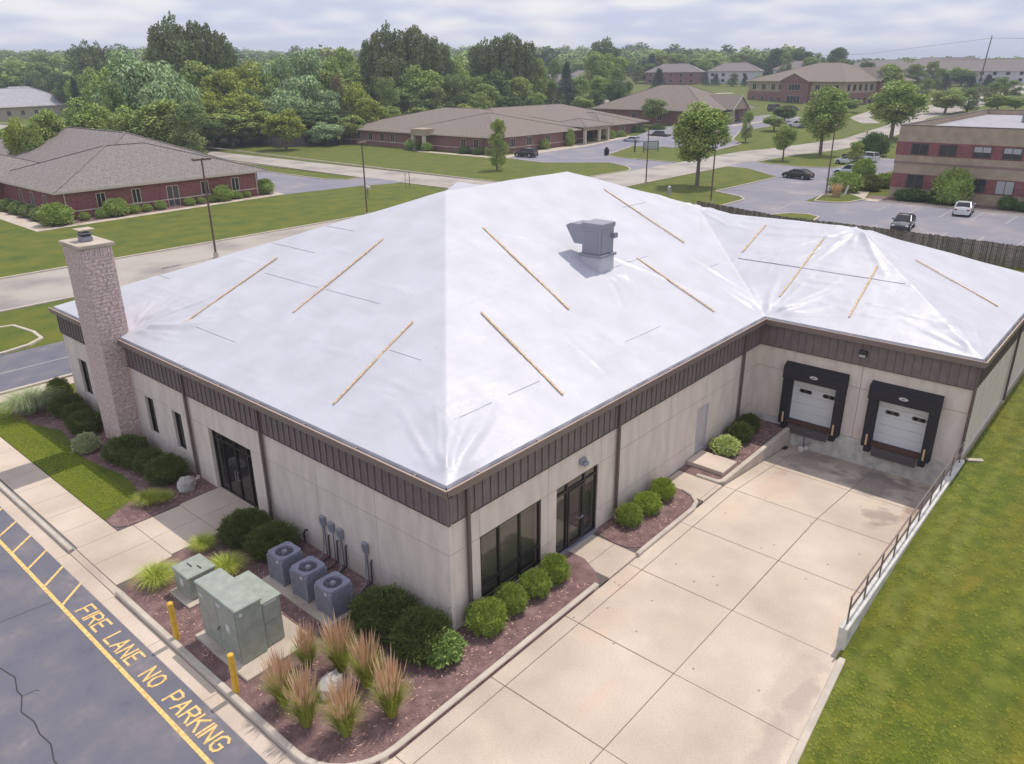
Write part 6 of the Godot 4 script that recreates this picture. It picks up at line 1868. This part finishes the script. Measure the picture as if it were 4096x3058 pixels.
# ---------- lamps, signs, posts ----------
func make_street_things() -> void:
	for l in [[21.5, -51.3, 8.45, 2, 0.0, "brown light pole with a double head before the red brick office"], [43.3, -57.0, 8.05, 2, 0.4, "brown light pole with two heads near the side street corner"], [85.0, -46.2, 7.9, 1, 0.2, "thin brown light pole behind the roof ridge"], [74.5, -30.6, 8.4, 2, 0.3, "brown light pole beside the big maple"], [88.9, -22.1, 8.6, 1, 0.3, "tall brown light pole at the lot island"], [251, -36, 6.0, 1, 0.0, "short far light pole at the end of the boulevard"]]:
		var o := thing("light_pole", l[5], "light pole", Vector3(l[0], gy(l[0], l[1]), l[1]), l[4], "parking lot light poles")
		var m := MB.new()
		m.cyl(Vector3(0, 0, 0), Vector3(0, l[2], 0), 0.1, 0.07, 10)
		part("pole", m, M.lamp_pole, o)
		m = MB.new()
		m.cyl(Vector3(0, -0.1, 0), Vector3(0, 0.5, 0), 0.24, 0.22, 14)
		part("base", m, M.concrete, o)
		for s in ([-1.0, 1.0] if l[3] == 2 else [1.0]):
			var hd := part("lamp_head", boxm(Vector3(0.08 if s > 0 else -0.82, l[2] - 0.02, -0.2), Vector3(0.82 if s > 0 else -0.08, l[2] + 0.17, 0.2), 0.04), M.lamp_pole, o)
			part("lens", boxm(Vector3(0.2 if s > 0 else -0.75, l[2] - 0.035, -0.15), Vector3(0.75 if s > 0 else -0.2, l[2] - 0.02, 0.15)), M.lamp_lens, hd)
	var st := thing("stop_sign", "octagonal road sign seen from its plain grey back", "road sign", Vector3(60.9, 0, -70.2), -0.9)
	var m := MB.new()
	m.bar(Vector3(0, 0, 0), Vector3(0, 2.55, 0), 0.06, 0.05)
	part("post", m, M.lamp_pole, st)
	m = MB.new()
	m.cyl(Vector3(0.03, 2.15, 0), Vector3(0.05, 2.15, 0), 0.42, 0.42, 8)
	part("plate", m, M.sign_back, st)
	m = MB.new()
	m.bar(Vector3(63.7, 0, -72.5), Vector3(63.7, 1.9, -72.5), 0.07, 0.07)
	single("sign_post", m, M.lamp_pole, "bare thin post behind the octagonal road sign", "post")
	var mb := thing("mailbox", "small pale mailbox on a short post on the street corner lawn", "mailbox", Vector3(53.2, 0, -69.0), 0.3)
	m = MB.new()
	m.bar(Vector3(0, 0, 0), Vector3(0, 1.0, 0), 0.1, 0.1)
	part("post", m, M.fence_grey, mb)
	part("box", boxm(Vector3(-0.25, 1.0, -0.35), Vector3(0.25, 1.4, 0.35), 0.06), M.siding, mb)
	var sg := thing("lot_sign", "low grey slatted sign panel on the clinic island", "sign", Vector3(126.2, 0, -70.6), -0.5)
	for i in 9: part("slat", boxm(Vector3(-1.6 + i * 0.36, 0.5, -0.04), Vector3(-1.34 + i * 0.36, 2.0, 0.04)), M.sign_back, sg)
	for y in [0.45, 2.0]: part("rail", boxm(Vector3(-1.7, y, -0.06), Vector3(1.6, y + 0.1, 0.06)), M.fan_dark, sg)
	for x in [-1.7, 1.6]: part("post", boxm(Vector3(x - 0.06, 0, -0.06), Vector3(x + 0.06, 2.1, 0.06)), M.fan_dark, sg)
	m = MB.new()
	m.bar(Vector3(124.0, 0, -73.0), Vector3(124.4, 2.0, -73.2), 0.3, 0.1)
	single("lot_marker", m, M.fan_dark, "dark leaning marker panel beside the slatted sign", "sign")
	m = MB.new()
	m.cbox(Vector3(115.2, 0, -74.4), Vector3(116.1, 1.3, -73.6), 0.2)
	m.cbox(Vector3(115.35, 1.3, -74.25), Vector3(115.95, 1.5, -73.75), 0.1)
	single("bin", m, M.tyre, "black bin standing on the clinic's asphalt lot", "bin")
	m = MB.new()
	m.cyl(Vector3(79.1, 0, -39), Vector3(79.1, 0.9, -39), 0.25, 0.25, 12)
	m.blob(Vector3(79.1, 0.9, -39), Vector3(0.25, 0.2, 0.25), 12, 8)
	single("utility_pedestal", m, M.sign_back, "round-topped grey pedestal on the lawn behind the roof edge", "utility box")
	m = MB.new()
	m.bar(Vector3(91.2, 0, -20.6), Vector3(91.9, 1.3, -20.4), 0.08, 0.35)
	single("path_sign", m, M.paint_white, "small white leaning board beside the dry grass", "sign")
	var pl := thing("utility_pole", "tall leaning utility pole against the far horizon", "utility pole", Vector3(376, gy(376, -66), -66))
	m = MB.new()
	m.cyl(Vector3(0, 0, 0), Vector3(1.4, 19.5, 0.9), 0.3, 0.2, 8)
	part("pole", m, M.lamp_pole, pl)
	part("wire", tube_m([Vector3(1.4, 18.5, 0.9), Vector3(40, 14.0, -60), Vector3(70, 12.5, -170)], 0.05, 4), M.fan_dark, pl)
	part("wire", tube_m([Vector3(1.4, 18.5, 0.9), Vector3(10, 16.0, 70)], 0.05, 4), M.fan_dark, pl)

# ---------- trees ----------
func tree_parts(kind: String, sd: int) -> Array:   # [trunk, crown] of a tree 10 m tall and 6 m wide
	var r := RandomNumberGenerator.new()
	r.seed = sd
	var t := MB.new()
	var c := MB.new()
	c.tint = true
	var blobs := []   # centre, radii
	var ll := 0.27
	var lw := 0.2
	var per := 220
	var hang := 0.0
	t.cyl(Vector3(0, -0.3, 0), Vector3(0.05, 3.2, 0), 0.22, 0.15, 9, false)
	t.cyl(Vector3(0.05, 3.2, 0), Vector3(0, 7.0, 0.1), 0.15, 0.05, 7, false)
	for i in 7:
		var a := TAU * i / 7.0 + r.randf()
		var y := r.randf_range(2.4, 5.0)
		t.cyl(Vector3(0.05, y, 0), Vector3(cos(a) * 2.0, y + r.randf_range(1.2, 2.4), sin(a) * 2.0), 0.08, 0.025, 6, false)
	match kind:
		"round", "street":
			var n := 52
			for i in n:
				var d := Vector3(r.randfn(), r.randfn(), r.randfn()).normalized()
				var k := pow(r.randf(), 0.33)
				var y := 6.0 + d.y * 3.2 * k
				var wide: float = clampf((y - 1.6) / 2.4, 0.35, 1.0) if kind == "street" else 1.0
				blobs.append([Vector3(d.x * 2.25 * k * wide, y if kind == "street" else y - 0.7, d.z * 2.25 * k * wide), Vector3(0.85, 0.75, 0.85) * r.randf_range(0.8, 1.25)])
		"cottonwood":
			for i in 17:
				var a := i * 2.4 + r.randf() * 0.8
				var k := 2.35 * sqrt((i + 0.5) / 17.0)
				var top := r.randf_range(8.0, 9.7) - k * k * 0.28
				for s in 5:
					var f := s / 4.0
					blobs.append([Vector3(cos(a) * k * (0.6 + 0.4 * f), lerpf(1.6, top - 0.55, f), sin(a) * k * (0.6 + 0.4 * f)), Vector3(0.78 - 0.22 * f, 0.95, 0.78 - 0.22 * f) * r.randf_range(0.85, 1.15)])
			per = 170
			hang = -0.35
		"willow":
			for i in 42:
				var d := Vector3(r.randfn(), r.randfn() * 0.9, r.randfn()).normalized()
				var k := pow(r.randf(), 0.4)
				blobs.append([Vector3(d.x * 2.4 * k, 5.2 + d.y * 3.8 * k, d.z * 2.4 * k), Vector3(0.75, 1.15, 0.75) * r.randf_range(0.8, 1.2)])
			hang = 0.9
			lw = 0.14
			ll = 0.5
		"oval":
			for i in 34:
				var y := r.randf_range(1.2, 9.3)
				var rad := 2.3 * sqrt(maxf(0.03, 1.0 - pow((y - 4.9) / 5.0, 2)))
				var a := r.randf() * TAU
				var k := sqrt(r.randf()) * rad
				blobs.append([Vector3(cos(a) * k, y, sin(a) * k), Vector3(0.75, 0.85, 0.75) * r.randf_range(0.8, 1.2)])
			hang = -0.3
		"conifer":
			for i in 46:
				var f := i / 45.0
				var a := i * 2.4
				var rad := 2.7 * (1.0 - f) + 0.15
				blobs.append([Vector3(cos(a) * rad * 0.65, 0.8 + f * 8.9, sin(a) * rad * 0.65), Vector3(0.35 + rad * 0.32, 0.42, 0.35 + rad * 0.32)])
			hang = 0.4
			lw = 0.12
			per = 150
		"dead":
			for i in 26:
				var d := Vector3(r.randfn(), r.randfn(), r.randfn()).normalized()
				blobs.append([Vector3(d.x * 1.5, 5.4 + d.y * 4.0, d.z * 1.5), Vector3(0.7, 0.9, 0.7)])
			per = 120
			lw = 0.1
	for b in blobs:
		var bt := r.randf_range(0.82, 1.18)
		var warm := r.randf_range(0.92, 1.1)
		for i in per:
			var d := Vector3(r.randfn(), r.randfn(), r.randfn()).normalized()
			if d.y < -0.5 and r.randf() < 0.5: d.y = -d.y
			var p: Vector3 = b[0] + d * b[1] * r.randf_range(0.62, 1.08)
			var g := bt * r.randf_range(0.75, 1.25)
			c.col = Color(g * warm * r.randf_range(0.92, 1.1), g, g * r.randf_range(0.8, 1.1))
			var dir := (Vector3(r.randfn(), r.randfn() * 0.6 - hang * 2.0, r.randfn()) + d * 0.4).normalized()
			var nn := (d * 1.1 + Vector3(0, 0.35, 0) + Vector3(r.randfn(), r.randfn(), r.randfn()) * 0.5)
			nn = (nn - dir * nn.dot(dir)).normalized()
			c.leaf(p, dir, nn, ll * r.randf_range(0.7, 1.35), lw * r.randf_range(0.7, 1.35))
	return [t.mesh(), c.mesh()]
var kinds := {}
func tree(kind: String, x: float, z: float, h: float, w: float, mt: Material, label: String, group: String, called := "tree", turn := 0.0, low := false) -> void:
	var set_: Array = kinds[kind]
	var q: Array = set_[int(absf(x * 7 + z * 3)) % set_.size()]
	var o := thing(called, label, "tree", Vector3(x, gy(x, z), z), turn, group)
	o.scale = Vector3(w / 6.0, h / 10.0, w / 6.0)
	part("trunk", q[0], M.bark, o)
	part("crown", q[1], mt, o)
const BELT := [
	["round",122,-406,18.3,13.2],["round",131,-413,20.0,14.8],["oval",132,-391,18.4,12.9],["round",146,-403,20.5,14.6],["cottonwood",111,-292,22.5,11.8],
	["cottonwood",120,-300,22.0,10.2],["round",108,-261,19.9,9.9],["round",108,-368,13.7,14.4],["dark",115,-371,13.4,13.3],["oval",117,-354,15.2,14.0],
	["dark",121,-342,13.5,13.6],["round",81,-224,15.9,7.9],["round",83,-217,18.2,9.0],["oval",116,-386,8.1,11.3],["round",127,-393,6.7,10.3],
	["round",128,-372,8.9,11.0],["conifer",65,-187,14.2,5.1],["round",69,-189,14.8,7.2],["dark",105,-295,13.0,9.9],["yellow",30,-120,10.4,4.2],
	["round",34,-121,11.1,6.4],["round",42,-126,12.8,7.5],["round",31,-118,9.4,3.3],["willow",64,-152,20.3,16.3],["round",64,-163,18.8,10.3],
	["willow",63,-139,16.0,11.2],["round",56,-129,11.8,11.3],["oval",57,-122,10.2,8.2],["round",53,-133,11.1,7.7],["oval",54,-143,13.3,6.1],
	["cottonwood",93,-193,27.3,13.2],["cottonwood",100,-194,27.7,10.6],["cottonwood",106,-193,25.3,8.5],["cottonwood",94,-202,24.6,8.6],
	["round",95,-184,19.0,13.5],["yellow",89,-165,17.0,11.6],["yellow",99,-170,19.1,12.2],["yellow",82,-158,12.7,8.2],["yellow",87,-155,12.6,11.1],
	["dark",94,-158,13.0,9.7],["round",82,-151,9.0,13.6],["round",89,-150,7.8,10.3],["dark",76,-149,7.0,8.9],["yellow",85,-135,9.1,8.3],
	["willow",106,-166,19.5,10.3],["willow",115,-168,22.0,13.3],["round",118,-164,20.0,10.5],["willow",104,-155,15.7,14.7],["willow",96,-150,12.0,10.5],
	["willow",105,-148,12.2,9.6],["dark",98,-144,8.6,13.8],["round",102,-165,15.7,8.9],["round",146,-192,21.6,8.6],["round",132,-172,17.1,9.8],
	["dead",108,-146,13.8,5.5],["yellow",111,-142,14.0,7.3],["yellow",110,-137,10.2,8.1],["round",104,-137,6.5,8.0],["willow",97,-137,5.2,8.9],
	["oval",119,-142,12.8,7.3],["round",116,-137,7.8,7.1],["cottonwood",140,-172,22.9,7.2],["cottonwood",141,-166,24.9,10.6],
	["cottonwood",143,-159,25.9,11.8],["cottonwood",149,-158,23.8,9.2],["cottonwood",155,-159,21.4,7.9],["cottonwood",135,-157,18.0,10.8],
	["round",138,-150,16.8,11.9],["dark",128,-145,10.6,11.4],["oval",135,-143,10.2,10.3],["round",128,-140,6.9,8.7],["round",165,-163,18.5,9.0],
	["round",160,-153,15.5,8.6],["oval",147,-149,12.4,7.5],["oval",148,-144,12.5,8.1],["round",149,-139,9.1,6.6],["dark",141,-141,7.1,6.5],
	["cottonwood",174,-160,20.6,10.7],["cottonwood",176,-153,23.6,11.3],["cottonwood",182,-151,22.0,9.1],["round",185,-148,17.0,7.6],
	["dark",165,-148,14.8,11.5],["round",170,-143,12.2,10.0],["round",158,-144,10.9,8.3],["dark",164,-141,7.5,9.8],["round",171,-138,8.5,7.1],
	["yellow",142,-136,6.9,7.7],["oval",223,-172,14.0,7.2],["conifer",196,-145,14.0,8.1],["oval",193,-149,9.2,7.8],["round",229,-164,10.8,7.2],
	["oval",200,-145,7.5,6.3],["round",257,-176,17.7,12.2],["round",267,-176,16.8,12.5],["cottonwood",333,-225,20.4,17.6],["round",209,-141,10.9,8.4],
	["oval",221,-142,11.6,7.0],["dark",210,-136,9.6,5.4],["oval",212,-133,8.2,5.4],["dark",198,-135,7.4,6.2],["round",190,-134,5.7,7.2],
	["oval",342,-212,8.4,6.5],["conifer",354,-211,13.1,12.3],["oval",349,-210,8.6,10.2],["round",400,-232,16.6,17.2],["round",395,-220,13.6,14.1],
	["dark",547,-298,20.9,10.0],["round",401,-210,11.1,15.2],["round",432,-214,12.3,17.9],["round",455,-214,14.5,16.2],["dark",441,-196,12.0,12.0],
	["dark",428,-177,15.8,12.1],["dark",433,-165,16.9,13.8],["dark",458,-155,16.2,12.0],["oval",384,-153,12.3,8.2],["round",398,-146,11.6,10.5],
	["conifer",339,-167,5.2,5.2],["oval",338,-158,5.3,6.1],["conifer",339,-172,2.7,4.3],["conifer",342,-154,2.9,4.7],["round",352,-150,4.8,7.2],
	["oval",384,-126,10.3,6.0],["dark",396,-119,10.4,7.7],["round",275,-72,12.8,9.0],["oval",355,-85,9.0,10.5],["oval",361,-81,9.9,8.3],
	["conifer",323,-66,7.0,5.4],["dark",378,-73,6.5,10.5],["conifer",330,-59,6.0,7.1],["conifer",326,-53,6.7,7.0],["oval",302,-44,7.0,6.9],
	["oval",313,-42,5.5,7.1],["oval",337,-72,8.0,6.5],["round",397,-79,7.7,10.0],["dark",438,-79,7.2,16.5],["round",243,-46,7.2,9.4],
	["oval",250,-42,6.5,6.7],["oval",271,-60,7.5,7.0],["round",253,-35,5.6,7.4],["round",256,-31,4.7,4.9],["oval",282,-43,6.2,7.2],
	["round",277,-67,7.7,6.5],
]
func make_trees() -> void:
	for k in [["round", 3], ["street", 2], ["cottonwood", 3], ["willow", 2], ["oval", 2], ["conifer", 1], ["dead", 1]]:
		kinds[k[0]] = []
		for i in k[1]: kinds[k[0]].append(tree_parts(k[0], 700 + i * 13 + k[0].length()))
	# trees of the street and lots, each by itself
	for t in [["street", 88.7, -40.1, 11.6, 8.8, "leaf_mid", "broad green maple on the lawn beside the striped bays"], ["street", 126.9, -43.8, 6.4, 4.6, "leaf_mid", "young round tree beside the dark brown sedan's bay"], ["street", 140.3, -42.2, 12.6, 9.6, "leaf_mid", "large maple behind the parked white cars"], ["street", 176, -40.2, 12.2, 13.0, "leaf_mid", "broad spreading tree beyond the flat-roofed office"], ["oval", 85.3, -75.0, 8.0, 4.2, "leaf_mid", "slender young tree standing alone on the clinic lawn"], ["street", 172, -98, 7.2, 7.5, "leaf_oval", "dense round tree between the two clinics"], ["oval", 153.4, -63.5, 6.2, 3.6, "leaf_mid", "thin young tree on the clinic lot island"], ["round", 194.5, -72.5, 5.4, 7.0, "leaf_dark", "dark round tree beside the half-hidden white car"], ["round", 177, -67.4, 4.2, 6.0, "leaf_mid", "low rounded tree at the tip of the lot island"], ["round", 201, -75.0, 4.2, 5.0, "leaf_dark", "small dark tree in the mulch circle by the gabled clinic"], ["conifer", 273, -157.7, 10.0, 10.0, "leaf_fir", "bluish spruce behind the gabled clinic's ridge"], ["round", 225, -118, 5.2, 6.0, "leaf_oval", "small green tree behind the gabled clinic"], ["round", 234, -70, 4.4, 8, "leaf_mid", "low trees planted before the two-storey office"], ["oval", 118.5, -28.5, 4.5, 3.5, "leaf_mid", "small upright tree by the loose shrub"]]:
		tree(t[0], t[1], t[2], t[3], t[4], M[t[5]], t[6], "trees of the lots and lawns", "street_tree", t[1])
	var look := {"round": ["round", "leaf_mid", "mid-green round-headed tree"], "dark": ["round", "leaf_dark", "dark green round-headed tree"], "yellow": ["round", "leaf_yellow", "yellow-green leafy tree"], "cottonwood": ["cottonwood", "leaf_cotton", "tall cottonwood with upright plumes"], "willow": ["willow", "leaf_silver", "silvery drooping tree"], "oval": ["oval", "leaf_oval", "narrow oval-headed tree"], "conifer": ["conifer", "leaf_fir", "dark pointed conifer"], "dead": ["dead", "leaf_dead", "brown dead tree"]}
	for t in BELT:
		var l: Array = look[t[0]]
		var th := rad_to_deg(atan2(13.4 - t[2], t[1] + 12.6))
		var rr := Vector2(t[1] + 12.6, t[2] - 13.4).length()
		var where := "in the wood beyond the red brick office"
		if rr < 160: where = "just behind the red brick office"
		elif th > 62: pass
		elif th > 48: where = "in the wood beside the grey board fence"
		elif th > 38: where = "in the wood behind the long clinic"
		elif rr > 390: where = "among the far houses on the slope"
		elif th > 26: where = "between the clinics and the houses"
		else: where = "along the far boulevard"
		tree(l[0], t[1], t[2], maxf(t[3] * 1.03, 5.0), t[4] * 1.12, M[l[1]], l[2] + " " + where, "%s trees %s" % [t[0], where], {"cottonwood": "cottonwood_tree", "willow": "willow_tree", "conifer": "conifer_tree", "dead": "dead_tree"}.get(t[0], "broadleaf_tree"), t[1] * 1.7)
	var ru := RandomNumberGenerator.new()
	ru.seed = 21
	for i in 30:   # brush at the wood's edge
		var x := 40.0 + i * 3.7 + ru.randf_range(-1, 1)
		var z := -158.0 - ru.randf_range(0, 14) if x < 84 or x > 100 else -152.0 - ru.randf_range(0, 10)
		tree("round", x, z, ru.randf_range(4.0, 7.5), ru.randf_range(7, 10), M[["leaf_mid", "leaf_dark", "leaf_silver", "leaf_oval"][i % 4]], ["mid-green", "dark green", "silvery", "olive"][i % 4] + " brush at the foot of the wood", "brush at the foot of the wood", "wood_edge_shrub", x)
	# wooded hills on the horizon
	var hill := func(th: float, rr: float) -> float:
		var top := lerpf(8.0, 25.0, smoothstep(10.0, 36.0, th))
		var low := gy(-12.6 + rr * cos(deg_to_rad(th)), 13.4 - rr * sin(deg_to_rad(th)))
		return lerpf(low, maxf(top, low), smoothstep(480.0, 1050.0, rr))
	var m := MB.new()
	var na := 40
	var nr := 12
	for i in na:
		for j in nr:
			var q := []
			for o in [[0, 0], [1, 0], [1, 1], [0, 1]]:
				var th: float = -12.0 + (i + o[0]) * 112.0 / na
				var rr: float = 480.0 + (j + o[1]) * 1500.0 / nr
				q.append(Vector3(-12.6 + rr * cos(deg_to_rad(th)), hill.call(th, rr) + 0.1, 13.4 - rr * sin(deg_to_rad(th))))
			m.up3(q[0], q[1], q[2])
			m.up3(q[0], q[2], q[3])
	struct("hills", m, M.grass)
	var r := RandomNumberGenerator.new()
	r.seed = 99
	var far := []
	for k in 2:
		var c := MB.new()
		c.tint = true
		for bl in 14:
			var o := Vector3(r.randfn() * 1.3, r.randf_range(2.0, 8.2), r.randfn() * 1.3)
			for i in 36:
				var d := Vector3(r.randfn(), r.randfn(), r.randfn()).normalized()
				var g := r.randf_range(0.75, 1.25)
				c.col = Color(g, g, g)
				var dir := Vector3(r.randfn(), r.randfn() * 0.5, r.randfn()).normalized()
				var nn := (d + Vector3(0, 0.3, 0))
				nn = (nn - dir * nn.dot(dir)).normalized()
				c.leaf(o + d * 1.3 * r.randf_range(0.6, 1.0), dir, nn, 1.1, 0.8)
		far.append(c.mesh())
	for k in 2:
		var mm := MultiMesh.new()
		mm.transform_format = MultiMesh.TRANSFORM_3D
		mm.use_colors = true
		mm.mesh = far[k]
		var n := 3800
		mm.instance_count = n
		for i in n:
			var th := r.randf_range(-3.0, 88.0)
			var rr := 400.0 + 1300.0 * pow(r.randf(), 1.3)
			if th < 40.0: rr = 520.0 + 1200.0 * pow(r.randf(), 1.2)
			var s := r.randf_range(1.0, 1.7) * (1.0 if th > 22 else 0.72)
			if r.randf() < 0.04 and th > 20: s *= 1.35
			mm.set_instance_transform(i, Transform3D(Basis(Vector3.UP, r.randf() * TAU).scaled(Vector3(s * 1.25, s, s * 1.25)), Vector3(-12.6 + rr * cos(deg_to_rad(th)), hill.call(th, rr) - 1.0, 13.4 - rr * sin(deg_to_rad(th)))))
			var g := r.randf_range(0.8, 1.15)
			mm.set_instance_color(i, Color(g * r.randf_range(0.9, 1.1), g, g * r.randf_range(0.9, 1.1)))
		var o := MultiMeshInstance3D.new()
		o.name = numbered("far_wood")
		o.multimesh = mm
		o.material_override = M.leaf_dark if k else M.leaf_mid
		add_child(o, true)
		o.set_meta("kind", "stuff")
		o.set_meta("label", "hazy mass of woodland along the horizon")
		o.set_meta("category", "wood")
